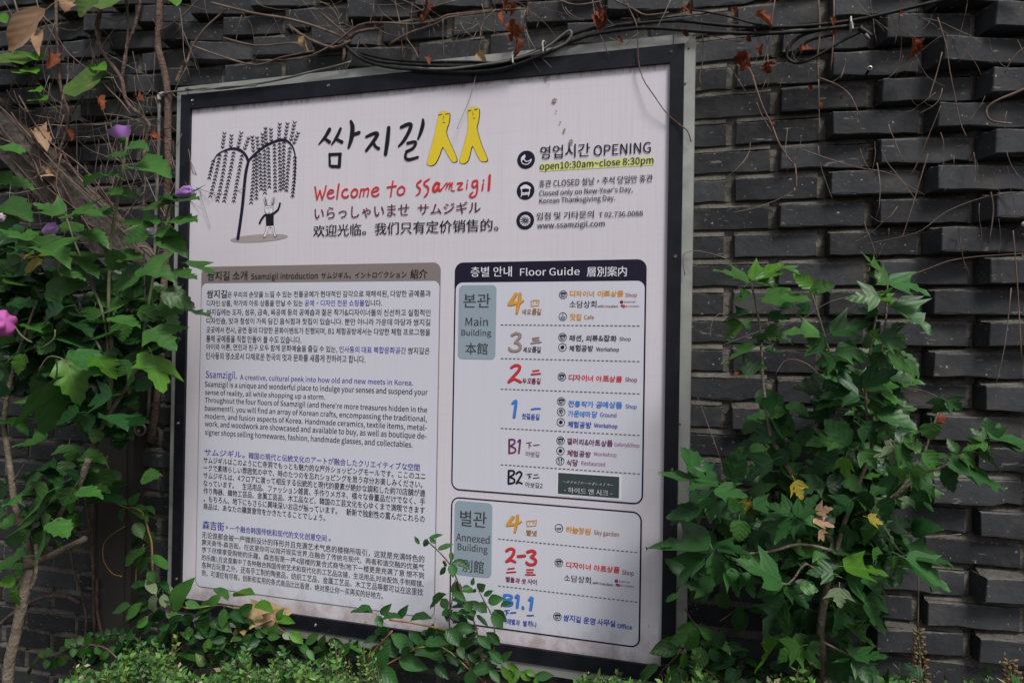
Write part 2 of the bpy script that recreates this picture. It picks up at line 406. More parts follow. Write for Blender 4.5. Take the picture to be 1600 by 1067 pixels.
# outlines of the characters on the sign: code, advance, number of contours, then each contour as one number: 1, then xxyy for each point
GLYPHS = [
33,32,2,11441204122881388,11721242717331127,38,68,3,1272147286321652852346457565746382956426744753886318822861780157319570746053908291623,1413232282129163315442352,1256123772681348137753670,39,28,1,11265186520901190,40,34,1,
12505300723201849237830922594126611491233,41,34,1,11105243325492466119406921378184913200607,44,28,1,1090521162229163309271223172215170710,45,35,1,10644314431500650,46,28,1,115212124212721301832153312321030092710241222,48,56,2,
1282140254736505447734084288817840973075409361725,1282721301739155417702179288135794070425440393530,49,56,1,110224922492935293587288713821377267726291029,50,56,1,10622502250291928435647694479378518870678117420803279386835570627,51,56,1,
1272138234629493947474253355641594565477244803786278819870780127521802681338037763871366530601959195232513946414039333429262819290935053010251722,52,56,2,134224222424052405246424642873387044504403440,1344613463578,54,56,2,
13121412448315142485342602661155418702579338144764981338820841173075310351924,116482555375441494134312723301837,55,56,1,121223022324438635082508707870780408030622344,56,56,3,
12921402348295037494544513954466448714679398529871985128010711165195613520846063809291723,133572660206518711977238029823580397640704065,1292721281633143915451949245333504045423840323628,58,28,2,
1155618572159216221661868156912681066096210591257,115212124212721301832153312321030092710241222,65,61,2,102221122184243425022592236872687,1204831804148,66,66,3,1122234224824573060415849535446565260556556715380458532871287,
12059208040794676487046644060,12029205343524948524149344330,67,64,1,138214622593054354429273119401754196827773881537458804687388823841272085412362225,68,69,2,112222922472658376254587247831287,12029208042775068535450414232,69,59,1,
1122253225329202920524752475920592080528052871287,70,55,1,11222202220514751475820582080528052871287,71,69,1,13921482255246028605538553849524952324930402827311940175419682777408146805574598055844886398823841272085412362325,72,73,1,
1122220222052535253226222628753875360206020871287,73,29,1,11222202220871287,75,65,1,1122220222042325653226322386260875087215420871287,76,54,1,1122251225129202920871287,77,81,1,11222192218773829432963776122702270875987413922871287,78,72,1,
11222202219765222612261875387543321871287,79,74,2,1372153256337675463725384378822841172085411372225,1372826311940175419682677378148775568585455404831,80,63,2,112222022204832484550545658685479458531871287,12054208041794775496847604156,82,64,
2,1205620804179477547614157,1502260224250566058685579468512871222202220493349,83,60,1,131214323523055395347485325632166197120762579328138804875528047844087328820851379107112631757404744444638443339293128242917321236073013252222,84,60,1,
126223522358056805687058705802680,87,88,1,11922302244765822692283877587633048874087253013870487,89,53,1,1232232223247538743872754118702872347,95,56,1,10310541054150315,97,56,2,
12321292240284122482248514662406930712270106513592364296435633858395221491143083410271522,1252720281731163518402544394739343028,98,62,2,13321452453335647546047683571196419921192112218221927,132281933195833644162474745364030,99,51,1,
13121372248274432362832282330183616461856246232643664426047653870327119681059074610321924,100,62,2,1282134224428452252225292439244653570297118681059074610321724,130282330183616461856236231643962435943343528,101,55,2,
13221382249264631372833272429183515445044514948604168307119681059074610321924,11550185823633065376342584350,102,33,1,10563126312222122216332633270217022832887348536921991148612700569,103,56,3,
1280042025108541752234627212918301835203928373839444547544658436453645370357028711869116309541049154111361032102814241020071310061701,1284323441948175419602364286534643860395438483444,129062107160914141719202241214519461544113807,104,61,1,
11122192219573464425943225222506345693671196319921192,105,28,2,11122192219701170,115802082218520881590129009851082,107,55,1,1112219221935294544225422345151704270194519921192,108,28,1,12021252224282128193119921192113212261522,109,93,1,
111221922195724613264386341594222512251576063646469637259732282228252806375696671607049624667427035712970196318701170,110,61,1,111221922195729633464396342594322522252525063456936713070196318701170,111,61,2,
1312143245132554651594368317119681059074610321924,1312823301836164618562362316439624456464644363930,112,62,2,1110219021926292133214524533356475460476835712970196418701170,132282430193319582964336441624656474745364030,113,62,2,
14302520252704570446529711868105907461032172428214428,1302823301836164618562362316443594334,114,39,1,111221922195323592863326437633970347128702366196118701170,115,47,1,
124213423412843354142354718541658176120643064376142663270267116691064085710511647333935353431302825271928093305271722,116,38,1,12721362335292927242822322163356335702170218314831370056905631263123714281823,117,61,1,
126213222432944225122517042704236332928282329203319701070104012291723,118,52,1,12222322250704270272912700370,119,80,1,11922292240625122622276706770572945703670252913700570,120,50,1,1032213222542382248223146477038702751147005702047,121,52,1,
1120120042710507042702830127003702422160907090602,122,48,1,10522442244291629446544700870086333630526,126,56,1,13847424847515156465944563853266019621461105806531150135319563049,183,100,1,150654464395544475046554760555564,12289,100,1,
12817342213420737,12290,100,2,120431040063010212017312135303140,120211424113014362039273630302724,12293,100,1,14291306612441840396771675540384933436920752661368271767443745090,12354,100,3,1606144384358,
17171647262664364447578787885458147923992388116821675377536621950123316252422402741224824463157436760775481457330532357188127884483576965,1365538343130213020352446,12356,100,2,1238314841652232836214526544148484335363028362354,
1738165797659823489378461,12358,100,2,1705159333124351866297951726655711865205754646660,13191298470807187,12362,100,3,17183677788649270,1334733313027232919342341,
113761470337033531845123419243219382240496053725077417232502752206421792884417854615940554070607360804077419233923376,12363,100,2,17681697886479450,10971106431662344112219193867496756665958543146263428362155216127665962714073449135923272,
12364,100,4,17580687785469249,17693719179798481,18796829589829585,10871096330662244102217193766476755655857533145263328342054215926655860703973429034913172,12365,100,2,13145244720342822491871197226492432272735,
1508350811982197652755764176418585958674553475241733877446659846282686365597678797786578255924791,12367,100,1,16987629321562847641671223156,12369,100,2,12689179015691349182125223148275122372161,
1407240656765664256274722541772367465906790747472749165916772,12371,100,2,12484247775777584,12848204918372624492081238130492732302638,12373,100,2,13249245120362823491874207427502533282737,
1177817715770695053525246754379486471847583826277589249915576,12375,100,1,1349125912537312248187324873782436930482537283238,12377,100,2,15655544548424145385141584860,
11179117354745465486636623151364046365539452929233617583164486174907490806180629253925480,12379,100,1,1066607592761273931255221792279295127373034403462656463485049504363416843704671659065907272717290649065713468358726872767,12383,100,3,
15364535887588764,155434844473846335224702088228829702757295435,12377127712703270132122193971597459814178449135923377,12384,100,5,15063505784578463,152424542443744325022671985208527672654285134,17487698576738275,18491798987779279,
12075097609692969102019183770567356803876419032913076,12385,100,1,11380137331722041273842505853715075416227322634196922834176545959455732513872777677833978429134913278,12387,100,1,117572050385659607156754764323727402071288347766160674164,
12388,100,1,1096812606073756880566637333136237332885680736079,12390,100,1,110801173567843663848502775197827563245505166677886798686,12391,100,3,110801072557743663748492675197826553145495166677785798586,17268676675537955,18271776985579059,
12392,100,1,131902488386026502138302452208222823052273530293833484356797575814464,12393,100,3,17690718879768478,18694819289809482,129892186355923491937272349187921792849253229273730474155747270794163,12394,100,4,18662916868806574,
1613759265124422640314336,16765606561435243384033303821521864216834842488306841,1459236933477117812713171113818353972567556824178,12395,100,3,14581457484748482,14946424641414626642387248732643051324837,
12788198915671447171924203146274922362142,12398,100,2,14779425535392834213818502668,15579747081537335482653197930885378765285227410491632272639334953,12399,100,3,12689189015671347171923193046264821362042,1663864285626482744334838,
1739065906574407440676567664457454341383243235719702474358825923173427267896989767274,12414,100,2,150385032472640242926263130364039,
120642057495649444144254119312521401853225730573670308022842973365742565682588265566256758177828356815692489249802082207649744962,12415,100,2,
183677568745348606185578823872479508140611854093712292125282733314554724664334722541770287943893692438150,1385527352132173416382149,12418,100,1,
111581151314830383722531876248539824975596758744977407129532541293739384760486055395441706171617742764491369234761479137334703254,12419,100,2,15166577046784174,
1135016443251461553173853525863607258755272466243514651396337774182527762646750643559297121692956,12422,100,2,158925092537934712154258517851554183124322446346354735139434337513346393848333520421656318138885681736080,161747668815675425837,
12423,100,2,1463444243822302427283033,15377457746402537202825193916502053327320772653395257765876655263,12424,100,2,1463944273625252722322638,15391449146462042143220213718502254377923832954445367816881755373,12425,100,2,13491328469777184,
1327524761940263929434152585570517543642930263319712483437656596142582850,12426,100,1,1349126922342314230533871548166746957593333243718662977577179568740803067,12427,100,2,157254026373144375333,
1258725806081134418393552545770527642733264275838444234393031352251187525834276565662436073836988,12428,100,1,130852977107510682971286207351229275027193519355649676273687170656732692477219529933686317531786774766479497435644075367838922992,
12429,100,1,12486247959811244183835515556705275426328312634187023834276575662436073826988,12434,100,1,18661836758575363456532624075727872844381469238923681138213763375114817442653425951543645293236215318792079274126363241405147513458345850,
12435,100,1,154874690092117192639334844534951514751305522651982259243864879336626612859325849555747593354,12449,100,2,18466807019701963736357476343,15257445742363023232030154933,12450,100,2,19082868614861478797858596454,
15370447042432828192426194840,12451,100,1,1144517384750471555155554767170764858,12452,100,1,1105414475061501959195866848578915270,12456,100,1,1103410268926893453335374847384811681167345744533,12460,100,3,17491698976778179,18495799387809283,
181727674477448903990407412741267396732452030102417193737476773676830632749285020712175257946,12462,100,3,17393689276798181,18497799587839285,110451237464351166018544486488456525048687772767947744490368940731170126241674549,12463,100,1,
153904493317211561852427374735946433321242818502966427657857779814680,12464,100,3,17592709077788280,18596809488829384,149884091276908541450387170715544403117222416462762407355817575784378,12469,100,1,
10873086528652843364336656365563637234318653570659065907370727190629063723672369028902872,12471,100,3,13190268447715177,116272120523073458962846969524837,11670126433523758,12472,100,5,17088658673727974,18292779086769278,12989258346715077,
11526201935235130724488618369685147363130,11569116332513657,12480,100,2,18596809588829385,150894192277008541449397371735848386033555343383117222316442660387030763765448276777982817593709177794479,12483,100,3,14873417148515554,
18268747070546140472830213615532367367649,12668196627463548,12486,100,2,12287228078807887,11165115848584236242331185034565889588965,12488,100,1,1343033194319425979458252426743903390,12491,100,2,11979197178717879,11136112786278636,12493,100,
2,185349040794767536247,18175768054795593469346791680167267734856104114354647461854185452,12500,100,3,17483808987838078,170837376807488769183889080937390,12988208820322325392080228030472730302854766973762861,12501,100,1,
1848178841684167674776148473524273120533068447760,12502,100,2,18697819589849486,18279788281847495699376831483147572756047453423262919512967427659,12512,100,1,1183209321023783183199122814070586355743731335288428932582332,12513,100,1,
129762470515234371325191941335748792785346254798670895558,12514,100,1,11360135240524033442459218522852960285130483548528852885948594878817781851985197740784059,12518,100,1,110351027902790356935777970812081207367746135,12519,100,1,
122272220682168177617757023702363686468492549254368436827,12522,100,2,176896789664859363724431865317344,13288238823463246,12523,100,2,1522457207732924688527539603161885288,10824152026313244356236882788276325461834,12525,100,2,
116821621242124267626762184218482,12433247576757633,12531,100,2,12487188142634868,1152820205834774990658573735653403733,12540,100,1,11260125187518760,12596,92,1,1197619357435744127412776,12599,92,1,1204020347334734028402870727072762076,
12613,92,1,14277426535481639203336404652574073337739584850655077,12615,92,2,146772771195527404633654073556571,146715966655559444640324427553266,12619,92,1,12077207165716558185619496552653373337377,12622,92,3,
146593155254531344630613467456155,146535651594556394636373933453751,142824271187118657565757150715082,12623,92,1,139933915471547556755676247624793,12624,92,1,1329232183918395654565415611561945494546239623992,12641,92,1,10759075384538459,
12643,92,1,14293421550155093,19968,100,1,10660065393539360,19979,100,1,1078907834483441551155162824487505167518392839289,19981,100,2,15564874093456068,109900983518332610644113930504664461553155373608390839090,19982,100,2,10743073767376743,
127941855795575337123482351167317771982318762276231778577858432843493,19988,100,4,122912225072507199219922578257891,12925294171417125,12963716371472947,12969298471847169,19990,100,2,
145964574287428942194217407740768216821219021902728272868456845407840786892689274787478957195717453745396,17168714653465368,20004,100,2,
11271121519151965346531482032252738494538504340564065586555484432492762497532793764566565816580226322661583168719887165716583928392900890088334833471,14183588358714171,20010,100,2,14670461553155370,
1509631760561115532685084696789559461737354895693,20013,100,3,14696468011801138183818444644461553155344804480398839888053805396,11850187446744650,18050535053748074,20020,100,7,11085102717271785,12695261633163395,15772745878636276,
1529645793565416253799279928656865995,16326492649496349,16926694983498326,142554215491549208320831590159055,20043,100,2,12434072212162427441891189326452532306151847679791279127272725151,14193517958824896,20048,100,3,12446062512213144,
16844872193247446,114534854472232223515511655245554905490615561557848784861216125838589819518891259,20080,100,5,15233861590205637,12374426446692779,11262315235571666,108480842464233290720111540255442914291485648587951794848,
18390139013848084737179689089,20102,100,1,1118911837383466546222622291549165423546287868189,20132,100,4,13275095714523972,16171855191566675,13559295745352827062111153221503167218815932272275535715864605040,
1429548840884087790779084518455854897,20139,100,4,12772727272642764,12077205980598077,176541654164865484643463807380732463245212920311549165218533292329238533853408350,143954688088808839183918854885097,20161,100,3,13981397488748881,
13328332193219328,1309619760560105320642015271527743794,20171,100,3,16461641571157161,128612850253409201415323136503661,1499731770564095831695086687090599565717554915593,20195,100,3,17091857691807594,
154955668336634605762662984159019953589388323713464639366927363696195,1329520750459085321652115281528753893,20197,100,3,13885526458674488,174936546352040145724683688159420724279648292,115244940474625372589178917371229,20204,100,4,
13893497655794496,13478341541154178,157935787828782238121682170158616891990239093,1239516760559095316621615231523753094,20215,100,4,17162711578157862,144624450423429193414483251495162,1599647792663315848706185747089599464787664916695,
1279618770661105418641815251525753494,20248,100,4,16362651983179021933486378526832370247062,16890817786817394,152955175307530695169454128203315523858699269927558755995,1289618760661105418631815251525743594,20250,100,2,
1171776228215881966426039712828254745894589521052104538451424,15096327906661160276827627262726928695085726988619467717754905793,20253,100,3,13989398387838789,1362081268616931977477145783144286157925792633363335752573327,
1279618760560095417641715241524743494,20256,100,2,1279617760460085417651715241524753494,146337115772066288750825351525463936393695669598088808886618663955696548635863580528049693069306347634146754661325237,20316,100,2,
1529543763161365650755775571564156436923692436443645691569162646264759375938154815993,1299619760560105419641915261526753694,20320,100,4,14558323038275257,17457862792298159,
14696407731623658467360736023492251155915661967236773857383608959937848795394,1279617760460085417651715241524753494,20805,100,2,
11649355128320721121535294251565259198217902193348637852681236524645277538347895165725969715927574475917591820882087535751456,14294508257845096,20809,100,3,1158922782667337029802292,17893667072688590,
146964662076207563356273405211015333140565856582560176915821591199333873685248221662265569256926253625396,20869,100,1,11181111518151874467441562138263341444957733478385263537481748022632266158416871988815381539646964681,20877,100,5,
117761742064206361736171524152436753674225821611581188236933693428242827653765384908490910991098446844676,17542534253537553,12442245346534642,17559535953707570,12459247046704659,20998,100,2,1669459927272885793627876,
1339422750661125620622056385631350820131537324656715667234823511670177730796320634092,21019,100,4,182958224792165226715841689248995,16386633770377086,115641526181845165420573250344924452224232326235843584042294131354135463849445064,
1329621790564106033855362596736903894,21029,100,4,15885583765376585,18294822481227921652267158416881989248994,11886428642691869,11192116321631839051910152129274842484129392236212521271542164518472749542854286349634992,21040,100,4,
16388633570357088,18295822567237017851889258995,10826101957285734373037445644565037503759305930501150114430443029,1136149655259586243813879457021683284588458900990098424841167,21046,100,3,16688663973397388,18395832469227115861790249095,
1159406711268177729772968066806622962295311531122172217472947291536153647504749284028422253235629565336533662596259683668367756775683368336962996298319832293,21109,100,9,16386633870387086,18296822467226915841788248896,12780347040733282,
12154465446482148,12159216446644659,121392115271527204720471653165339,12725273447344725,11569134105221018204452445269,1329621830674096833865473587736913894,21147,100,1,
1419641771077107041703344072013154041487081707736732354235616761780198534887748774896,21270,100,2,18483595859945194515233423837514454198017902293398642852780236024592959499179,1329621770661115422662215291529763994,21453,100,2,
1789518881642071913152338256332634047513422212615562987169122623474488368256925838490,1746356383963,21463,100,5,180961090118450868591,14384487154734985,1758667712571317228782484188224710971095316531665836583539053907174718384,1684950333149,
12055204924494330072111155026881592215730694079527455,21476,100,2,117551715251525207420741582158255535553749274928053805396469646800780077446744655,12526254874487426,21482,100,4,158387326851592196441,1344122290719121528264139,
12483758375562456,11789174982498289,21487,100,3,107900783738372235322561575167919808392839290,12464496449442444,1177017302430243756375670,21508,100,4,121462115281528197019701578157846,12825284070407025,
13897248107701365287644630550084450598945945157638084758739874494,1338069815067,21512,100,4,15196327806641158266526617461746789599465737554895793,1286750857367,121512115281528207220721580158051,12826284572457226,21513,100,3,
14696468408840877467746641464145886588664536453779177918453845396,119481914261426187318731481148148,12625264273427325,21560,100,4,13790378447844245271933154432515365324620511569278915942174328347906573668090,1548472846560826069375366,
1098809301630163833383388,11681278127451645,21619,100,3,160966081418141756075606037603754585446373125362049316046601568156846882094268138705492549260686068758875888168816896,1098809301530153734373488,11582278227431543,21644,100,3,
152885219591959268126812088208888,15932598181818132,144950888108225852570077007642464043408282554251533153354443948443362336449644970337033864890,21697,100,6,13186698669693169,12492246376637692,110531015171517203720371644164453,
11726174737473726,154535415611561208320831590159053,16126614783478326,21806,100,6,12696178205701065197419442644264888488853575357608160816457645771817181755775578186818686588653964694518628863294,119421915261526197519751582158242,
12624263675367524,15071506426642671,15075267526815081,15060505326532660,21830,100,7,12879346840713481,15558744478495962,14061234926444559,165805868136813152015206280627921642167158518866865687279,1324632223822382667266746,13841614161313831,
144954886088608819181918655865196,21931,100,5,1099009281528153730373090,11584248424431543,15851574433443338563848272920331552236235722289159421772767389238924465446551,1629162857085676858566352736677858485826073597554855490659191,
13465346044604450505050606060606550655072597259775077508460846089508950964496448934893484448444773677367244724465,22120,100,6,12186378637742174,16186788678746174,
1606572594559516844694492149214684368375907590753305305390934143714152115211844154442254240535753724255425515611561188515853690359440665392539259765978626468,15592556885688592,12123213637363723,16123613678367823,22258,100,4,
15865585342534265,13682367123712365366536593653225322483548313923322828373741485848582964296448774877536453646577657771647164825882587142714282,110921015171517198219821589158992,11725178682868225,22269,100,4,15850684073436353,
124392434763476395239525472547260526052727472747825782572467246602860285446544639,110921015171517198119811589158992,11726178681868126,22312,100,2,139963482088208763176206006470941205020152715275839769176918242824794,
15971595437543748594859233423341791179123662366488848885466546671,22320,100,2,1438843643360355443574329461980179020943387358525802351245029506062656235693569678272824673447438874190798581697469966296627150665088,
10536082937413647254325683668367525752595189518750675066818681840,22330,100,1,
14160566148483638354325402568366836742574259518951874077407681868183805330827363842345446636171615836381944156434776184617823652267168419883191685368838977923892388668863866,22797,100,5,12961746174552955,12971747174652965,
12276225033501133162928374227052108155023891694215927804275453644405081508176,127960774116925828882888730873494,1693950293239,22806,100,2,124961774065712532576437636522261175733462131062112163739528128823195,
1609660156715676388459449706967676796,22825,100,1,108620855435533370621111538315050652989159421703455559155916252625382878287891289128245824562,22909,100,3,10848233704200915293339234428333942772378269619961678067806721572,13572274316502272,
16569655943594352655265235021531571187252935293597259726790878590478947837983,22937,100,6,15081425448525680,17680865693588282,1825365323621401571288851,16396634169416996,13272254316502272,
10848233706201015283336264131313939772378269519961678067806721572,23384,100,2,16053604534453439603960224521471567186739933993456745675187658269426842627462,139963584088408783278206105470941205020152715275839789178918442844694,23450,100,2,
12355183405191115192425354320681691169323532453428142814853485362786278692269226246624626353228433155,1429547861086106717671780828082678967898655865097,23454,100,5,15331861590215736,12571396143652975,11557304735522062,
1118611681868188081808168896889865686509743954886,109450939433931281021141538245139913991455345577550754645,23500,100,9,12278227377737778,12963696369572957,12268225276527668,14642463523352342,15342774277355335,14630462323232330,
15330773077235323,116471615231523187718771584158447,1429546891089107217721783828382729072908955895097,23545,100,3,15057603766405659,11162284618310621111523263340432649313747468309840978387831521666,
1759675754875486875687524592262157816811982689368937582758296,23546,100,2,12139352342272742,14596458615861579457945680768076263626351095109446344622346224816661770247044914491517051706292629268536853798579858653865396,23578,100,5,
11491267333762093,17994657571738691,1137013152115216479647822642266158216851986705370539646964670,13949604960363936,1325532243924393067306755,23601,100,8,11967406740561956,17160712175179018932194328935882378237760,11546072712232145,
13745442949324247,17589857690798092,112721251275126211821201530163322335147514772,123952785078507795179518535853096,165966473517351676467584044194915643870679367937371737196,23613,100,4,13350614065463656,12429701574202834,
119921755053511302247266662667345893194367948696684668492,12786768676722672,23618,100,4,13162315685568562,12286798679752275,115921342051811152040227086708692,1291678208214891773396736752638245341924192472547254144412723,23627,100,4,
12386798679772377,115911443051812152141237286728691,1294352465238273827325232522320232018921892235923593285328538593859467747834188456960896089652365236041602750,164577152395050606960,23646,100,5,12287798779792279,
115921443051911152041227486748692,13656535653493649,15956775677495949,1653368295928593581358120712073158718884059405945844584605960596582687872286829645365536030603045534553402640261533153335533553283628372371247420782275277034,23652,100,
10,13760445149534262,17063635368517560,12287798779792279,1276827458645866873687772717486748692159213420519111520412274427437734168,14374707466684868,13828752875223822,13832383775377532,131413115381538187518751583158341,13364536453493349,
15964796479495949,24037,100,1,1072807229222922853285379887988861286127945794528,24182,100,3,16371635236523671,169966078107810712971295207520746294623320720121430293646634663157015704692469252705270718971897868787794,12394337840812996,24212,
100,4,12765373544373368,14870564062425472,1469552851385123905181214193721789278928560855397,1222522199319932567258770807272486025,24215,100,3,13047301637163720772077168416844758475859895989655865587651765147,13726374177417726,
1469451851485124005191115193821799279928559855396,24231,100,3,174756961605160775377534226422636533653232023201793179323602360368736874260426051654775588846925177648075,1357530602150264636594748515339644275,
1489453871387114005191115183920809280928761875497,24320,100,2,16484645937593784,10759075229522435072013153132375264526415711571529252925971597184898489901090108430843059,24335,100,3,16992838188857495,
156965679077907735773653283159119943588388322713664739273927964796396,1082410185627553335293554535453601160115428542828,24341,100,2,17695761583158395,116721046464641232223251644165127545219522266546654921292128647864772,24418,100,5,
182955776627176808992,185705850634578559268,1874673315320581578279444,14084406225622584,10662065518551636061911142234255540554015471547555855586247624784568456900890088418841862,24494,100,6,12196057808732794,
13350323026203115382739455245492952236734653958345850,1727284727744,129612956615764536759733756206015773089159421803693787378769570966160,1318931686168618955895573497349964396437336733689,123780453084816571615231523652976,24515,100,4,
130713028331963177321773870416826622339243771,11565063213292264,17465873194348167,13589606865733993,24536,100,5,128442826311964177320773170346825632337243544,14150553461374753,17543862293248145,11744062413212341,
143944886088608802180215686568662286228809080908655865096,24605,100,9,12943321962177020743267346625612338233643,13847583463384351,17342852092237945,11744072313192342,11692165282528292,12369466946582358,15369756975585358,12386468646752375,
15386758675755375,24615,100,4,11896181525152596,11079055710551579,12680336538673182,13424341892189224682468468846885368536871907190776877689661966177497753914692346040574771617161534153414661466124,24687,100,7,12770717071632763,
12758715871512751,12782718271752775,12740301863177219753069336724622335233440,17539852192248141,11640062213192237,14243552960324746794679885088559646974388208820464746,24773,100,7,11696161523152396,10979055610551478,12481296834712983,
14440794079344434,14446445279527946,1589658893489348458845878367836745874586731673162936293676567657488748878657865849084908965896596,13857381544154429792978216621681585198657,24819,100,9,12940321962177120743167336625612337233640,
14143543060344646,17540862293258142,11541062313202238,15773817381645764,15759815981515751,15786818681785778,15191514588458891,12596258307830777237705541050256825443144316643564761317231774777478331833196,24847,100,8,
13035331760166818712865306423602138223735,17234851991217837,11936082114172533,12750735073442744,12761736173552755,1206520404440413756276031474080408065,13484658460753875,
1449547891389138433842883317509750970917091756875728367848684868955895197,25105,100,2,16990847590797494,
18160694365649264927064706395559557703570358551894695289008871081288428700770076428642848064408372842272212221515311634193543524752533549356457646338523040234518653173198315901994348837862583217725713680468757,25152,100,3,
15387513840194615583660607560751582158260936093666066608291898695,11854186837683754,144941187103705191115184844484474187418824889,25163,100,1,
1075007444644452225222815481653245344934493505350536587658771537153858390789613881583468546711371136546654650,25214,100,3,16690797785817294,12096207806780672207220530549074320462023082210162619274840523958275527723872387827782796,
18163674462679170917661736096529654724071406555666138372342186431722084159019943488378323762770378760,25243,100,3,16379637370736849613266287347767383738136733574308431884489797679779671967079,
140954074327432684068373926193115433646685468542656188316911993308732862482226123607446744695,11696167807780772167216540551074416471622082110152118224932523158225622723072307822782296,25539,100,7,16965693275327565,
18369832372217415861790239069,178966980528058825489489543935280348034749374938076808594,15562555442544262,136683615421542355535552147214916591761226168,14249554955404240,
11896187806780672187218540651074418471823072109152319244934523358245624723372337824782496,25991,100,3,14294498157835097,10780077422743155444027290521101532245035682389169422732955406855787493749380,1504429747074,26012,100,6,
13843462552274445,11545062611222144,15264675272565668,15686707375776090,13196198204720866147014662666265707570751265126231521171532183351515151573357336646664672187231855071547635903894,1514053347739771584158440944293488447849677967745,
26028,100,5,1548753444930493631363143464346743174318148814886318631962496248607860781248124740974094324432436063606302430241531153130493041194615583560607460741581158160936093676067608290898694,11556255625481548,13056405640483048,
11569256925611561,13069406940613061,26032,100,6,13641442649294143,11543062811252141,15587533846205116593661607660761583158360936093666166618390908494,122952787088708815081508734872996,
13881336706670661266126520752074626462624172219173220324650465052325232615161516739674479,11479186724682081,26041,100,1,144945081088108743474294406201215313240547454682347235016661674197830826041604274917491815181588355905196,26080,100,1,
1139013844484436407640758415831360620111537334958531981179021933586388526802359245858925892645064528487848790,26102,100,5,14762624068445365,13357333717371757,13363176317833383,1108910241724173139313989,
17596757844784472757275257223552358167717812082729372937882788296,26159,100,4,12475747574682468,12487748774802480,11892186381638192,124481731051911152632412091179423542354368536854154415451925192570857085147514725362929393147,26178,100,5,
14440562562285043,16296628542854280628062683868386275627552385238477547742260216215721581188247934793528252826294629468696869809080908569856996,13059303816381659,13065166516843084,1099009251625163236323690,26228,100,7,12758273815381558,
12764156415842784,1099009251525153233323390,1629662894089408462846278437843736273626838683862936293686968697390739078697869849184918969896996,18152814551455152,14457441551155129812980216921721587188757,15141814181345134,26356,100,5,
126432041322806211115382461189115942266234429534485448578547854859185919108910885468546781778174445443832,12458465846492449,15449545878587849,12472467246632463,15472787278635463,26377,100,3,
139963585088508783278216206491044265826153315333273327322572259157616791980238068346840789178918543854694,13347734773383338,13353336273627353,26408,100,1,
14696467408740868426826460530102429404661461553155361704089259430734656689168917453745396,26412,100,1,146964677087708713771235006341129304744714671463823382331463146155315533175317538533853715571694788299435755062719171917753775396,26415,
100,2,16090777782826594,14696467408740867446727460531112530394658461554155460704188269332744757679067907454745496,26696,100,4,10742073740372428052210162923463446155315533570249016942275285937923792425342535046504642,
1439446891089107716771684838483779077908954894996,165695964526031633869,1206042562653085210463449535483468951615868637369916991744374488142833574087408693069,26799,100,4,
1209620790779077320730539093320582015271527613449385427733773377927792796,16160615047504860,1436540445844473333243819613961156815684485448329732975238825925068506860896089827882859478967182568258835196469452823982397661766165,
16876827682656865,26862,100,3,14696468612861280398025700863135831664678465753575379686787589164747059808780878653865396,1246024500750074421441433052608201728243824153115313641274532314231444544455031503160,
16660665049504944614453324223461957286640661572157240812890199524853376449244925072507260,27004,100,6,14291497954824793,18194738178798892,1619661793879387356733560405561706156675667708855936072739173917967796796,17442653052345842,
1423259263521381566248615902072288142924292486148645457565448364836425042,1199619790779077319730539093319561915251525613249365425733573357925792596,27005,100,7,13968606860593959,13982608260733973,10987247329771391,16865895293577270,
184926877747482809088,10557095230642869,1469644873287325346534646074607403940242906221016292546384615531553386926891794237530594092409246534653536753678751875495,27096,100,4,14149503756404652,13425372060325837,
186527440695269569356936169616968896889736973697992799285798585947896738556855296479452854085407962796273427342686268626138613856625662225121531568186940782790199524763979379249,
12096207707770771197105370932205620152715275734443849276527713871387727772796,27426,100,3,1077024481535042609211930284135284133324838654385388607860780358027541274,1549650774363485957778477806486629282878358836195,
1627158433619411558296645752789159421773569596971,27442,100,7,12094057611712692,13291467552793794,12145384538272127,127791862045009451449141621162121452145514748525232743377,12151165129684551,159965477466252596075867582598857938062816695,
1687362404720521563277043772888159320803673597472,27604,100,2,1141646264533222622624562456922692295149514281021,1539653305520791789229241854483287924612560559074848060626096,27668,100,3,12674266883688374,
1269617780563115927809080908630863495,117611756685673278615911894308834862278347561,27671,100,4,12674266881688174,1269618790665126128819081908730873495,115611556705673268515911893308834862179337761,
1174636360819131441325818632346375852525441402251,27675,100,4,12678267384738478,1279618830672126828849184918931893494,1516045585546673871437623861592199430893486217935776716671662706271435950,
1296020500842133820432037303724271120141530243637513749223722391652175625584320433558,27934,100,7,14578457278727878,11090278031861495,10566235727620971,108211417233030452549,133923315401540868386832369217115861690239092,
1486348305430543575357563,15458695869415441,27963,100,5,11190288033861595,10666245628621071,108211416233032452649,1327032646064604939493915461546198019801587158749674967649364937067706786899083963788398260856070,14625464380438025,28145,100,
7,133913375407540858385837689768991,15079326337585778,16577835888627080,11090268129861495,10666235726620971,108211317213028452349,15763575333533347534742342725322046305743571564156444753087209225793569479047905364536463,28193,100,8,
11190268031861595,10667225726631072,107201316213028452249,1589562873487324123182915393941819281928769876596,15179517241724166516651538253826691669172827282797579757258725879,17566755858585866,1794267315642,
1824843484342484261283821421567248915942173278846,28288,100,5,11090268031861495,10666235727630971,108201416223029452448,
133583315391539525852583450345047464746235023502972297225762576477247723463346352835283217121731589189058645864659365937176717681908190877687769669966987528752964696468732873281468146712971296557655758,15281698169715271,28385,100,6,
11190258030851594,10665215625611070,108211417223029442349,1307430685068506032603215391539545054474140314427534158346238544756546754643956286125704176308133714872548354832171207316891890607360736892689274,15660566867686760,
169966989538953964696468930893083468346765376538369836976757675839283928975897596,29289,100,2,1539646773662415852756175515438394335575267757575634344205016694181758575823778246523671681178935928155815995,
1119105611058147223722352054707412345231530153047425141573054307240724078307830962396237816781790,29305,100,3,14541572663305144,
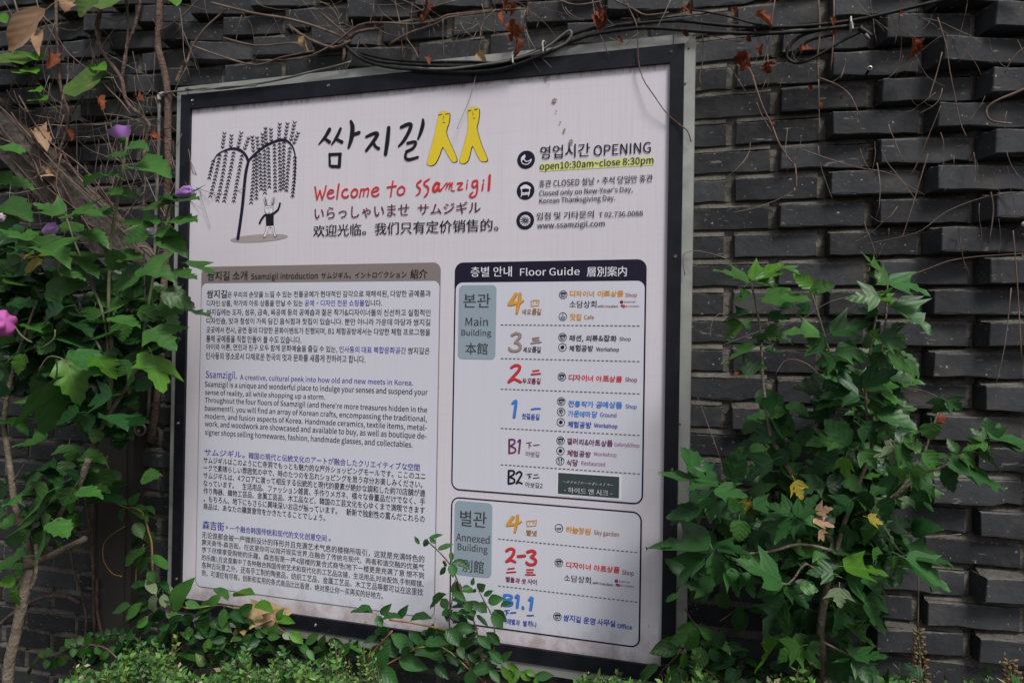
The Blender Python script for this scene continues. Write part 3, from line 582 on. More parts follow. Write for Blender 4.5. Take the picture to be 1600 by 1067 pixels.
16396638644864480638063693969396375637552405240467546742260226215721581198146924692528152816393639369706970808980898670867096,1118906591157157122712250064608392243221529152945394838542952297138713878297829962296227816781788,29420,100,4,
139793946604660273424351884238615941882437541812967286746884688796779679660966079,14673607360524652,16773817381526752,130942384129507911879066911642173256105411036255122230822111525173130316426783692,29609,100,3,14390438488848890,
105320726403440402637265737573763266326833883388906890683198319630863085719571935,13964395852584734292033155331595869587117861592199431883485227722765893589364,29615,100,3,16665864292467269,
105310725353433402437245832583265246524843484349006900684178417650765075817581735,13990398463845262364641415961591566156673718492849290,29616,100,3,143924345504550867986794586458692,
106310824403339402736275837583765276527843984399007900784208420650965095820582034,161785640341938155628654367198317902193358737862583227223714666466778,29694,100,5,15072827282635063,15058825882495049,15087828782785078,
105350729413840442741276038603866276627853985399107910785208520660866086020602039,144924444524447293020341453265944694470178616921895298832862176227624764488448892,29943,100,5,11088297933841493,13735542558294138,10766096034693374,
116155219522427223340654066188217902093298732862472237245344536519051905709570951295120251322,14896337737734883598351713163355852646173726488599264756964796683808376768274908751895495,29983,100,1,
125951776076213582372467246531853184746474624072407189218922453245347844784535353537288728879537953964696467927793293,29992,100,5,117901538051911151927234246424616541654427942792262226415821785198690,12483468346692469,17983796954695483,
12463466346482348,17963794854485463,30028,100,6,1324629301320181435273946,12473467346632463,15373757375635363,12487468746782478,15387758775785378,162466215691569468937934377496358825882931793175836582248064211363045455855586946,30340,100,5,
15459693975426062,12596218210821017171717244324438227823395,11776377637571757,11730175137513730,1599653794464506059768376813878247423592362177617801884208836908262826695,30342,100,5,12733733373242724,12738274773477338,
1446141522052201527152718731873158115815248525260,1165749654971256625804880488625862596189618681363,153965661825990619271867485668165616560768885839060826096,30456,100,5,15464836483485448,15470548583858370,15442834283275427,
147914716541654218321831690169091,12296227707770771217105370831225722152915295539434348296329714371437729772996,30524,100,7,18070805950595070,18076507650868086,14315682267285024505361537130891694217535924688517240675387538792439243274020,
12966295415541566,12972157215852985,12948293515351548,1099009221522152935293590,31181,100,4,16471645051505171,17171847184507150,16496647744774438513851446444641571157144844484399139917771777196,
137950688088222852271067106652165043708312254221529152956374341482963296541654171297129864189,31354,100,4,15669855389596074,13874105814534370,1092409189018902453245346804680521952194646464624,
1429547850985096516651679837983689068908556855096,31561,100,3,15796437746701670166446644656075607506550654310431037653765224921521572187237903790437243725093509356535653648464847053705276578364837172777572839283928961896495,
12333392045242837,1209605761172208324832873347531834883488923892695,32004,100,6,15258693974435762,12339261933202940,11239061912171838,13540412347254042,156964164486155738373782360226216811784198834908058806395,
1094339484043464539633462375419514278368229711670339327960669086324650649,32032,100,3,16230861691206833,130330621121625233631,
12048445011401334483747223321361554195437783884329036715066477243334172566760565534544961476392639268536853748274827953795384888488905390539646964690129012844684467917791774467446680768076341631854,32057,100,7,12139231929212640,
11039051911171638,13140362442263642,146514615531553198019801587158751,15325534580458025,144914486608655704360475562686786838682708064676469588057866088689091,
10843354836434244366330613353175129643979338326711570319424961783117405690863216513550649,32113,100,7,1695370198517912093328735862576237553,1525348323420391554295853,12039221928202540,11039051811171638,12940342539263442,
158946384418441785878476441614355825986539256787672737965546366789178918470846496,1084334483543414435632961325317513979338226711570309423960569086321650649,32118,100,8,12039231928202640,11039051811171638,13040352341253542,16465644952495265,
17065826582497049,17381677150715681,15797376843634566452748198116902093318734852580225323522752438943897174718385798760876395,1084335483643414435633061335317513979338325711570309424960569086321650649,32340,100,9,17888877293748390,
11838212026212339,11039061910171538,12740322337243141,186597943766493649369766975966996706960696479588155694869458140804369346934647064743765286559395939224522452859285925622556216017753080218618912194338936862580369158,
145945086368636816781678656865195,14541594159334533,14546455459545946,1084330483143364431622661295316513579308224711570279321960669086320650649,32442,100,3,10627072039283834,108592362064508383844385018474074347827681567309324960566,
1609465814281427454745143351940155432605580557623622264167916853087616161627492749281668172836796,32455,100,6,10627072040284034,15183798379575157,14490445187518790,17240851692187942,15042361943155841,
108592461064308374044405019464074347728671566319324960565,32477,100,6,10627072041284034,108592362064408384045405018474074347728681567319425960565,16365634951495165,16965816581496949,17281667148715581,
15597376942654467442747198016902093318734852580225223512751438843887173718285778758876295,32479,100,5,1685370198517912093328735862576237553,1505347323221371553295853,10627082038293735,
15995648341834177587745623959415382578651925478737271796253606677927792836583718568906596,108592362064408383745375119473974337827681567319324960566,32654,100,1,
1689660843584388530962394318411841178467846711671166546654657075707514551444510451039423930280621101537244938652389159321712756399139914551455251925192575357536584658471537153788878888468847594,32773,100,4,
1829371817185478547964096408515851579407940680768076244620544103927462715341534187318731580158052415256629262926864688890,14768477968795468,13433733373243424,13438344773477338,33288,100,7,14180417657765780,14665536553544654,
14270424957495770,15930861690216335,134340720111526224030,1138914420642063692369242854287926992698680868075697569698069805869586953795379426642669133913342204220533153315920591969306930751975198532892995,13842388660866042,33303,100,10,
17593888592887996,1487048155415543566356616721672358535842176217815881691229170727072789378938472847296669666844584457866786670,16649664054405449,17249854985407240,16655545554646664,17255726485648555,111441116171617203620361742174244,
11726173936393626,10756075044504456295629654265427029702979237923701170116523652356,12296047409692690407545802896,33394,100,4,14765475025502565,15465776577505450,15982497224723482,
1369623800667106118671829221975168920943487378425752327242544774477408440847258727086658938884294,33402,100,2,1176617605960243718272220351776178620903584378226762435242528333678627366,
162966286378637962996298607860780298029723772378062806272697269809180918669866996,33464,100,3,11767176182618267,1171676218113871866426039712626244444924492500750074435441523,
163966387368736962996298708870881298129733673368163816373707370819181918770877096,33891,100,6,1798114771573467446690869086446644660176017374637463314331428462846230723071892189223532353288528853353335337823782605360536492649269536953748376,
12447464746422442,15347754775425342,12456465646512451,15356755675515351,162966290379037963096309008900885308530793779378562856280698069859185919069906996,34701,100,9,11876417641681868,11281126347634781,10792078652865292,11850244028412251,
155785545694569255423551787228815941686408139852876267645904590787678769569956978,16173707370516151,17573847384517551,1365230391739173527352717321732354135413935394150,108580815141514534553452236213816481751225158,34903,100,6,
16891688592859291,1229615870578097320832894,14496448531853179447944673067306165616567516751796479648551855196,16767676177617723752164226615751581168419846193619367,12727282167266732513051436543654951495160446044493049304344434429,
1257815640453084716551615231523633176,34987,100,5,11593238128842196,10680067428741858054508391950191526152651343838443152406036642855265836783381,
14283414031203616463550566432432047156827891594217332824489606961697784778166866493826983699663966383,16377636149614977,1805668365656,35201,100,6,16642533031343842,
11379135639563448074807423042203143260821111553248415902061287442924292484248465542568656867963796386908690920992098635863579,14186578657794179,12073357335612061,14173577357614161,16373797379616361,35519,100,9,11069106435643569,
11058105335533558,10681067638763881,11694238228852196,110461016151615203420331938154736498684868423732275158717902390924492424035223546,16483647654765471647164625362535781578162696269717971797669766983,1545054256025602978297850,
16045734573346034,11540294029261526,35745,100,3,11590307635812094,10668066221622130172321174332403829312968,1619661673767376061606115691569609360936769676996,35753,100,3,11590297634811994,1589558243524351893189324652465618661866765676595,
10668066221622131152120174233393928312868,35770,100,4,11290297534801794,161965079326437595271648690599565807667926995,17960534653644664462748197917882191338436832678235424532753398354,12017403237382831286806680662216221301621,35774,100,5,
11490287633811894,10668066219621930152219174032373726302668,1499346733464395952705587728774659264926979707993,1795164334951,13857385143514939583034213815632589159421693080418856,35841,100,7,16393698075836995,11290267631811794,
16657664649464957,150963164365943674315491549219321932773277340884088467346735788578863736373749074908051805794,16663496349746674,16640662749274940,10668066219621931142219173933363826322668,35856,100,7,11189267531801693,
1385663636368466546786378638446844695399539683561,188897281729565956759855891609370877384637264726672759285,1405140154715471880188015871587516251665858605551,14732803280244724,14737474680468037,10668066219621931142219173933363826322668,
35859,100,10,11189267631801693,13893386391639193,12018403138372630266806680662196219301623,14941804180344934,14946495280528046,14257421549154929802980216820701586188757,14475617561684468,16775847584686768,14488618861804480,
16788848884806780,36008,100,8,12650745074442644,12640744074342634,12660746074542654,11965192981298165,15925851592196329,135280720121528194225,134960678117424802467316731854194,
1499649823478367449775270626989719280868285768174577556778591799556845696,36023,100,10,16387808780776377,14187578757774177,12087358735772077,11392137287728792,12652745274452645,12641744174342634,12662746274562656,11967192981298167,
15825851593186328,135280720121527194226,36092,100,13,11535051810152134,12733341940223235,11671307130591659,11654305430431643,11687308730761676,11093103737373793,
144574435383538304430441551155130813081216820711587188830933093358835885769576962936293677967797389738978797879839183918879887996739673885988599652965288418841835283527843784373527352673967396262626257,15983738373785978,15967597373737367,
16235513551416241,16935694181418135,16252624651465152,16952815281466946,36141,100,5,1227820360619101525342878,12732401745203235,110911037153715853585353841384191,156964266476256768476792363226615781585198835918259826395,
166567044554264675869464048347239733479367157,36259,100,6,16187617650765087,13838403361396127662766417143704866476687718771924092408745874540,167727852673372288245873193348452918469856980848081607274,16171616050605071,16155614550425055,
1115610370419091516333120551791179424412430273046414641523052306341634169286928804080408628862896229622860986098022802269076907632463243217451756,36814,100,4,10887257530791391,
1266507650759195919310621101517232326322144175816911793245922452334262631,16189612668266884838483448143724375378638894090449089,135365944595042464284609155963687364834433141,36824,100,4,16665874592497169,11091247630801595,
13390338362834764295034445764572864286474708390839090,12666066606601860183204211015222743179217952444232632,36825,100,3,10889217527791392,12663076307571957193105221016232543189118932544242631,
1336757513036343062478330883567528076927692826182668459965294588230823076727661563871,36899,100,7,11092237529791595,13576354857485742294229365736572663266336923692426342634886488676637663829082908863886396579657883188318257825776,
14260576057534253,16360796079536353,14272577257654265,16372797279656365,12666066606601960193205211015212742179317952443232631,37117,100,5,
1509344814486328632952595258610861080258025690669066329630447084216461615231523214421441751175155295538635563556943695791,13280438035693269,12326233544354426,12341234944494441,
159915915661566858485726183508536813370337226812691339050806294888891,37197,100,6,15592558684868464556455265718821691209434873786258222632362588458845290529092,11636423642271627,1164116712271215616491946255526713171325042494241,
10793078721872176107610151615162142214217481748763776378750875093,12676268732873276,13571427142533653,37324,100,5,12470467046592459,15370767076595359,12486468646752475,15386768676755375,
114431436463646240724071892189224542454368736874354435453845384921792175346534643,37329,100,4,12141302536272743,17243622767257841,
149973079056810622568256346634651135113454645462408240818911891245324534586458651535153637463746989629468727754915694,1737027705086,38138,100,8,17493858490887896,119960574096918803980398621862594,
108520846214621291621201540283933282828464046405228522864376437701270126421642152,164966484428442786478647045704515511551346434641670167034833483217521771589199070717071789278928471847196,15150645064405140,15155516564656455,
18350834070407050,18355705570658365,38144,100,7,14490537459774993,18693767782749391,1199613840675096918794179418521852594,1085208462246222920241722201640273933282828464146415228522864396439701270126422642252,15149834983405140,
15155516583658355,1649664714571451551155134833483227022721686178919907171717196,38236,100,7,15249824982435243,15259825982535253,162956490449044849084909072906896,17683727456746175588352825574427442689268927479748382,
14663463855385126352039155723623870387217861692189428883086217723773888388863,119960574096818803880388621862594,108520846204620301522191640293834272827463946395227522764376437701270126420642052,38291,100,9,16037602838283837,
16042384238506050,1325532193819382367236755,13875386718671875,13880188018873887,18275826760676075,18280608060878287,18592549254628262822466226915851688198992,1119211151815186245624592,38388,100,6,11176111518151876,11292247929821895,
13848614861363836,13865616561543854,13271323168316871,1359135858185812371217315851689238991,38518,100,3,147964080306736644678847880226521671583168935918449845395,
14246422976297646714671346234624979497954625462637663766853685675507539594355506356635654395439495649563447344746,109920915151515862886206627572945264218422036273635423457266736903293,38598,100,5,
1464846420742073639360521101646344615531553348917942259369236924253425348,14971496525652571,1469551872987359527960571106718741846254625498949895455545560836083655565557182718275557555818681868758875396,14975257525814981,14960495425542560,
38609,100,9,11642052710222140,13440422447273943,16994768282857596,120962086078607801980157005611057216825803380346048605066466844643965398626862696,125602553075307472547252316221815301931474747475331533160,15958725872455945,
15963597672767263,159826795619644754870537453155915591993199325792579409240924579457958915891637963797692769282,15940724072255925,38640,100,6,12072206740674072,11962195841584162,15862585881588162,15872586779677972,
165565953724226424054335622460640103524412437393728261020141534224737683764214921511569177640903594407746,109820964166416774677465553555377837783649064908253825387848784921592158746874682,38706,100,10,12175217140714075,11967196340634067,
15867586379637967,15875587178717875,11954375437471947,109830968166816784678466253625378837883689068908353835387848784921592158746874683,
1133913210721081646194624322332324432443647325334531559155917841584349032943774438756645867626162444848455650644344363236324243424359135913422542252318221839,15922593078307822,1823556356940,1605378546946,38867,100,7,15862816281535853,
11656365636491649,11668366836611661,17976667667847984,161966189508950846084597646764671927192768676868967896895,148444838693869295829593753375123692369157615762392239229762976389238924476447649884988675267524969496944,
10637063122312215291529314531453729372944424442732973298144814487298729962296228707870781228122731073104422442237,38889,100,4,11657355735501650,11668356835621662,
1649664844684467864786468486848626462645246524646644664157115714686468329742976238724913293527152716288628868716871789178918471847196,
10637063122312215291529314531453729372945424542732973298144814487298729962296228707870781228122730973094522452237,39208,100,8,1527252155715571981198115871587435743575083508372,15725573781378125,15767786778565756,
16394678646864671517151808580857190719086718673876896,13554354618461854,13559185918653565,12937323118261841404140703070278021782470127012291024082210163427371943213439,12596168605770871177825874174457929923094,39280,100,3,
1436343275027505763576315701570578357833574347527872990359063706370789278928455845994529639704567527863786363,11696056210581976337628643363418120822395,118163831363725292565186518291420,39592,100,6,
1239223691069105216521664836483529052906976697692,13069307749774969,1696955695581308130876987,17053704629462953,12258221529152929702970215620591576187758,12941704170342934,39749,100,7,
150675061646150415335685668287428745789359440786192619267746774778977898374837495689568835383537768776867,125962287098709522352173506191015213027472726311879169019942788298623792236233449284929524752478729873395,11467246723581458,
13067416741582958,11481248124721472,13072308141814172,135304833492952314842444146364035454940503435,44032,92,2,165956515731573568656866273627395,111861180438033550736123042555186,44033,92,3,1184418386638661573157344,
166956648734873688668867573757395,110901084428431660755104939645090,44036,92,3,165956537733773658665867173717395,110891083428331640752104640625089,1204320177717772328232843,44048,92,4,11946191673167346,16640662227222740,
166956650735073698669867573757395,110901084428431660755104939645090,44060,92,2,1539353196019605772577215801580957295726360636093,110851079367928560737113237564385,44068,92,3,1539353556055607172717254795479957295727760776093,
111901184368428680857115136674490,12322231682168222302230317931795022502244714471372337,44152,92,3,151765170707070547754779570957076,113911385428532690858115240665091,12222221680168022302230317731775122512245704570372237,44172,92,2,
17295721580158095,11085107936792856073811322743375654565419621962935493546239624485,44256,92,2,1158715816781644372427587,137613732073207268426843245324561,44275,92,3,1169116856785656472637591,139743957075707528452845746574674,
141453328122115153321453257217515782158284945,44277,92,4,145452341153023194515671975306741,145396136673061234521292323302936,1169116856785646472637591,139733958075807528452845846584673,44284,92,3,1118611804680445152505486,
107336036594132393263246324390639,165956515731573558655866273627395,44288,92,4,1118911834683446252615489,1074833486051605632543271247124540654,166956635743574638663866974697495,1194019177617762327232740,44396,92,1,
107550749414941154915494984498455725574901690168466846455,44397,92,1,1154215366736671575157542504250578557856372637591179117856785677565630763075742574242,44536,92,2,10733072784278433,1158615806680634071407486,44552,92,3,11644161675167544,
16739672224222439,10761075585558561726175911791178567856461,44592,92,2,16995691577157795,112861280448034550836123043545286,44596,92,3,16995693777377795,113891383448333640851114641625289,1214221177917792329232942,44600,92,3,
16995695477547795,113911385438533690858115341665291,12222221680168022302230317731775022502245694569362236,44760,92,3,17395731580158095,109850979217918570737133425592885,1579357644664478531853179407937552632322945585758571964196493,45188,92,
4,16995695477547795,110901084258419710862135728713390,136903684508445703358385453705790,12122211680168022292229317731775021502145694569362136,45208,92,2,165956515731573578657866373637395,11041103558395745184118871087,45216,92,3,
166956655735573728672867873787395,11165115858625768196519911191,11922191677167722272227317331735119511945664566371937,45236,92,2,1529352196019605672567215801580957295726260626093,111421136313647384645194219851185,45320,92,2,
143694363706370157815789570957069,11140113457385644194019861186,45348,92,3,17295721580158095,11142113548384644194219861186,154935468356835625462541961196193,45367,92,4,17295724179417995,155935577377737715571554862486293,
11157115147534759195719881188,147453829182121153921513263218115842164295545,45712,92,2,10732072685268532,1168816537653765924592488,45716,92,3,10754074885488554,1179217657665767125712592,1174017177617762325232540,45720,92,3,
10762075685568562,1179417707570757625762594,11722171678167822242224307530754916491643674367361736,45768,92,2,16995691577157795,11242123661406046204220871287,45796,92,2,165956515731573578757876373637395,110871035583857441841188150815087,
45812,92,4,11946191673167346,16640662227222740,166956650735073698669867573757395,111891154575756631960198448844889,45817,92,4,146462542183125194615671974316742,146406137673161244621312425313137,166956647744774688668867474747495,
111891154575657621860188348834889,45824,92,2,1539353196019605772577215801580957295726360636093,110851035473746431841187942794285,45936,92,3,17295721580158095,155935564366436585558551962196293,110851034473746431840187942794285,46020,92,1,
11788175242524231073107258525853149314952765276582558258275827588,46041,92,3,146442440163024194615671975306740,146386136673061234621302324303036,11791176542654256075607508450845649564965756575712471248575857591,46104,92,2,16995691577157795,
10832643563413939395458545860216021815781578714871454315431390738,46108,92,3,16995693577357795,10845634862543952396356635669236923845684569015901563316331520751,1213921178017802329232939,46160,92,2,117901759755975652565258474847490,
107490743424342154915494385438549,46168,92,2,1162216167716772224222430743074484948495584558461076107554255424816481642674267351635,117921768756875742574258674867492,46300,92,2,10732072685268532,117871751765176572457248175817587,46301,92,3,
10756075084508456,1154115356735671575157541,117921765766576712471248675867592,46308,92,3,10762075684568462,117921768756875742574258674867492,11622161677167722242224307430744916491643674367351635,46321,92,4,10757075184518457,
146442440163024194615671975306740,146386136673061234621302324303036,117921764756475702470248675867592,46356,92,2,16995691577157795,112871235613760442041208153815387,46972,92,2,165956515731573578757876373637395,
1108710814181416510651034583758431840185949594987,47000,92,2,1098609803480346410641034483647421740175842584286,1539353196019605772577215801580957295726360636093,47016,92,4,12343231679167943,17138712231223138,
1539353486048606972697247794779957295727560756093,1109010843584357311731151495348591857186843684390,47019,92,3,1539353476047606872687241794179957295727460746093,1108910833583357211721149495148571854186643664389,
147443829182121153821513263218115842163295544,47084,92,2,153645358705870157715779570957064,1108710814081406510651034563755431840186048604887,47140,92,2,1525552497049701577157795709570775377537170717055,
1108810824082406510651034543654421840185947594788,47196,92,1,1165216464246423107310725852585314931494677467752245224657565758916891683678367711671,47213,92,3,117441716751675446744673625362544,12531673167222522,
1176717624262425407540748854885545054506276627667256725757575759317931787678767801780,47448,92,2,1074707412741271535153541564156156415644185418547,11661165577557761246124717571759216921686678667771677,47480,92,3,10751074585458551,
1173817177717772325232538,11764175876587664256425727572759217921786678667781778,47484,92,3,10758075285528558,11621161678167821242124297529754616461641674167341634,11769176476647669256925767576759217921787678767811781,47492,92,4,
10754074885488554,11741171675167541,16735672225222535,11766176076607666256625747574759317931787678767791779,47532,92,2,16995691577157795,1128712814381436512651234623761432040205951595187,47560,92,3,11087103550355087,14281424118411881,
165956515731573578757876373637395,47564,92,4,11088105150515088,14282425718571882,166956636733673658665867173717395,1204220177717772328232842,47579,92,4,11089105349534989,14183415918591883,166956642734273678667867373737395,
144463529152118153622483359227715802160295146,47691,92,3,14283425918591883,1118911535053506970697040774077957095707550755089,146463729172120153822503362228015832163295446,47728,92,3,14281424118411881,14970707070544954,
1709570764976498710871035493549487048701577157795,47749,92,5,14283425918591883,149452841213028194915701978307041,149406437703064234921342328303437,17076706650665076,1118911535053506070607048774877957095708250825089,47784,92,2,
16782675724572482,1168816514251423107310725852585314931495175517588,47785,92,3,16786677024702486,1154015346734671575157540,1075407488448845450545064746474911791176442644254,47792,92,3,16786677425742586,
1179217684268426007600754845484604960496874687492,11622161677167722242224307430744816481642674267351635,47924,92,3,11790175975597590,16785676524652485,107490743424342154915494385438549,47928,92,4,11791176374637491,16785676924692485,
107540748424842325032504885488554,1174017177617762324232440,48143,92,4,11190115751575190,14484446319631984,16995694977497795,14651464421442138463837271721201538215030622179158221632754387938794454445451,48169,92,5,
146452541183025194615671974306741,146396137673061234621312326303137,110901053505350904290427818781890,11872427242591859,166956647734773698669867573757395,48292,92,4,17295723479347995,11869366936551855,
11188114944494466556655376337639355935572447244883688367518751888,1234223178217822331233142,48324,92,4,11974427442621962,17078706950695078,11191115650565063706370537753779570957083508350914291428019801991,
12222221681168122302230307730774922492244704470362236,48373,92,3,1154015346734671575157540,12578667866692569,11793176342634254075407488448845450545063746374936693668425842593,48376,92,3,12576667666662566,
10751074584458451505150607460749266926682258225921792176042604251,1173917177617762325232539,48380,92,3,12581668166732573,10760075484548460496049677467749466946686258625941794176742674260,
11622161677167722242224297429744716471642674267351635,48512,92,3,117921757755775926792678124812492,12475677567632463,107480742424242154915494285428548,49104,92,6,114921460426042923592358221822192,12177357735662166,
149924960776077927092708256825692,15677707770665666,107520747424742315031504785478552,1173817167616762224222438,49324,92,2,12888287421530638103223433259404453345740425336743688,165956515731573568756876373637395,49345,92,4,
146442541183025194615671974306741,146396136673061234621312326303136,1289122660655114924573270405952525657416735823591,166956646734673688668867473747395,49352,92,2,12587257220520638113222422956354346345040375432733287,
1539353196119615772577215801580957295726361636193,49436,92,2,170957068506850627062701577157795,12988297423520738123225433359414454335939435337743788,49437,92,3,1204320377037701577157743,170957078517851727072704877487795,
1289122660755114924573269405853515757426736823691,49440,92,3,170957076517651707070703577357795,12890288022630752114724553267405653485754426436803690,1224222177917792330233042,49444,92,3,170957080518051747074705477547795,
12222221681168122302230317731775022502244704470362236,128922269075911542461327340625355576142703692,49452,92,4,12245221677167745,17039702229222939,151795173707370497749779570957079,1289122670757115124593270406053535759426836833691,49457,92,
4,149452841213028194915701978307041,149406437703064244921342428303437,128902266075511492457336941595351575742673690,151785172707270487748779570957078,49464,92,3,17295721580158095,155935566416641605560551962196293,
12587257220520638113222422957354345345040375432723287,49468,92,4,17295723579357995,155935575427542695569553762376293,1234223178217822331233142,12589257720630752114622542865355545484954376432773289,49483,92,4,17295724079407995,
155935577427742715571554862486293,147443828182121153921513263218115842164285544,1259025802066075511502257286835584551495737663290,49496,92,3,1709570835283527770777067526752617061703577357795,
12890288022630752114624543267405552475753426436803690,1224122177917792330233041,49548,92,2,141514132073207268526853249324951,14189418331661056135032584572595878508156596649834989,49549,92,3,1154115356735671575157541,
142674255075507498549855549554967,142943276116914633369468058697763806959765094,49552,92,3,1174017177617762325232540,142654252075207468546855249524965,142933274126615603367467958677660796659745093,49660,92,2,
1073107258525853163316349564956313631364928492831,14190418331661057135132584572595878518157606649834990,49677,92,4,117461716751675466746673724372446,12432673267222422,1556655563656366628662856075607508450845663566366,
142943278117114653371468158717765807159785094,49688,92,2,14292428732731165145933654677596577598165597350875092,107500744424442154915494484448450,49696,92,2,142943279117214673372468358727767807259795094,
1162216167716772224222430743074484948495684568462076207564256424816481642674267351635,49845,92,4,117471716741674476647663824382447,12432663266222422,10759075384538459,142943277117014643370468158707764807059775094,49884,92,2,
16995691577157795,12988297423520638113225423358424355336039445337743788,49885,92,3,1204320376937691577157743,16995694777477795,129912367085612502558337142595552595743683791,49888,92,3,16995693677367795,1224222178017802330233042,
129902365085412482556336942575449585543663790,49892,92,3,16995695477547795,12222221680168022292229307730775022502244694469362236,129932371076011542562337442635556596243713793,49928,92,4,12044201675167544,16739672227222739,
167956748754875698669867575757595,14390417235612872279019901983167006581053186023692760355242594769516059536458536950835090,50500,92,3,130891481086114413033454151614581,130824076446140453040194515611976,165956515731573578757876373637395,
50504,92,4,131891584087015553150475553704784,131834179467041603156206016702079,166956636733673658665867173717395,1204220177717772328232842,50532,92,4,127891383086913552750415547694183,127823679396936602756186015691879,
1539353386138616572657235793579957295727261726193,1234323178217822331233143,50577,92,5,131901585087115583153475853714785,131844180467141623159206216712080,146452541183025194615671974306741,146396137673061244621312426303137,
1669566487348736086608666736673778677868373837395,50612,92,2,130824076446140453040204516612076,1709570645164448230891481086114413033454051597059701577157795,50629,92,4,130854182457341643060206416732082,122482216771677487048703830383048,
13032703270223022,1709570765276458730911486087314593054455952707070705277527795,50640,92,3,17295721580158095,126813476376034452640184515601876,1268813810860134026333939445855585519631963935593556444643982,50672,92,4,
130834179457041603056206016702079,17076706351635176,1309014840870145530504052485770577036773677957095708248824088,1234223178017802330233042,50689,92,5,130844180457141623058206216712080,149462842213128194915701978317042,
149406438703164244921342428313438,151777077706551655271,1709570834883408830901485087114583052405448597059704877487795,50696,92,4,17295721580158095,126813476376034452640184515601876,15570555144514470,
1268813810860134026333636424555455519631963935593557642763685,50724,92,2,146846280696962584654295822692980,1073107258525853149314948695477696884469023841469225442484231,50752,92,3,132834380477143623258226217712280,
1073260355941363936525058557149843290168410711558295229390638,165956515731573568656866273627395,50864,92,3,145922487157424614557676176746787,145866183677461664563306623743083,107490743424342154915494385438549,50868,92,4,
146932488157724654661676576776788,146876184677761694667306924773084,107540748424842325032504885488554,1174017177617762325232540,50896,92,5,134921988137819683464496855784988,134864484487844723469247221782484,
107523152313739373953625562600658,152485242694269347734779569956948,1184018177917792326232640,50976,92,3,145922487157424624557676276746787,145866183677461664563306623743083,1074907432743271535153543564356156415644385438549,51004,92,3,
146902384146823524646685277686884,146846279696862564652295622682979,10732072685268532,51008,92,4,10753074784478453,146922488157624654660686576766888,146866284687662694666296923762984,1174017177617762325232540,51012,92,4,
146932390158023694666686976806890,146886286688062744671297423802986,10760075584558460,11622161677167722242224307430744816481642674267351635,51020,92,5,146932389157823674663686776786889,146876285687862714669297123782985,11642161675167542,
16737672224222437,10756075084508456,51032,92,4,135891884127018573551515758705184,135834679507046613558246119702479,16995691577157795,10832643663410739,51060,92,3,16995691577157795,132891681106116413233474154614781,
132824276466142453240214517612176,51064,92,4,16995693777377795,131891584097015553150475554704784,131834279467042603156216016702179,1224322178017802330233043,51068,92,4,131921587097415623157476253744787,131864183457441663163206616742083,
16995695477547795,12222221680168022292229317731775022502244694469362236,51077,92,5,16995695277527795,122482216771677486948693830383048,13033693369223022,131911586097315593154475954734786,131854281467342643160216416732181,51080,92,4,
16995694977497795,131901585097115583153475854714785,131844280467142633159216316712180,160465732482339313646284624301122151625223231382248165822643170228116852272306846,51088,92,2,
108870881288128712150053610302341325741425332583842523671368155815587,165956515731573578757876373637395,51089,92,3,1184318376637661573157343,1098909832883226506541149245632684057535057564266368355835589,166956647734773688668867473747395,
51105,92,4,119471916731673476647663827382747,12732663266222722,1099009842884226606561050245832694059535257584167368455845590,166956651735173708670867673767395,51116,92,2,1549354196119615772577215801580957295726361636193,
10885087925792573205206371132224129563543463451403753327948794885,51201,92,3,1204320377037701577157743,1108910832983236507541148245633684157535057564266378355835589,170957074537453687068704777477795,51204,92,3,
170957073527352677067703677367795,1234223178017802330233042,1108810822982236307521146245433664155534857544264378255825588,51210,92,5,15049501677167749,17043702157215743,170957076537653707070705377537795,
11722171647174723252225314531454917491743374337361736,1099009842984226807581152246033714161535457604269368455845590,51216,92,4,12244221677167744,17038702229222938,170957075537553697069704877487795,
1109010842984236507551149245733694158535157574266378455845590,51217,92,4,122482216771677487048703830383048,13032703270223022,170957076537653697069705177517795,1109010842984236607561150245833704159535257584268378455845590,51221,92,4,
149452841213028194915701978307041,149396437703064234921342328303437,170957074537453687068704777477795,1108910832983236407541148245633684157535057564266378355835589,51473,92,3,146386135672961234621302324293035,
1075807524252424323391629241946156719752968394943495284528458,1149114854085317411681462336846795868776280686074518577857791,51600,92,3,10761075584558461,11622161677167722242224307430744816481642674267351635,
1149214864186317611711365337046795870786580716076508677867792,51648,92,2,16995691577157795,110871081298129712350073611302541345743425632603844513771378158815887,51649,92,3,16995694777477795,1204220366936691577157742,
1108910833083246508541249255634684257555059564466388357835789,51652,92,3,16995693677367795,1108810823082246208521246255434664255554859544463388257825788,1224222178017802330233042,51665,92,4,16995695277527795,
122482216771677486948693830383048,13032693269223022,1109010843084246708571251255934704260565359594468388457845790,52283,92,3,12895288509850979287822630754114824553266415653505756426436795579558536853695,166956641734173678667867373737395,
144453529152118153622483359227715802160295145,52292,92,2,124922480088008742474247020510637113221412855354246335039375232744874488032803292,1549354196119615772577215801580957295726361636193,52376,92,2,151635157705770157715779570957063,
129932981098109752975296922500736113124403355414154325838435036755675568136813693,52395,92,3,12895288509850979287822630753114724553266415653495755426436795579558536853695,170957072527252667066704077407795,
146453729172120153822503362228015832163295445,52404,92,3,17295721580158095,155935563426342575557551962196293,124922480088008742474247020510637113121412855354246335039375232744874488032803292,52628,92,2,107470741424142154915494184418447,
14295428514851479427932661259145333584669585877537959596650797779778549854995,52789,92,4,10754074884488454,146422438162924194615671975296738,146366134672961234621302324293034,
11587158141813270116514603364467358647760806559705081778177874987499542954287,52828,92,3,16995693677367795,1224122178017802330233041,130943084118411783078307624610851124626533464435456476053446238785778578438843894,53356,92,2,
10732072684268432,11687168167816765146215576759633971387587,53440,92,2,1108810345837574318401859495949651865188250825088,165956515731573578757876373637395,53552,92,2,152655259705970157715779570957065,
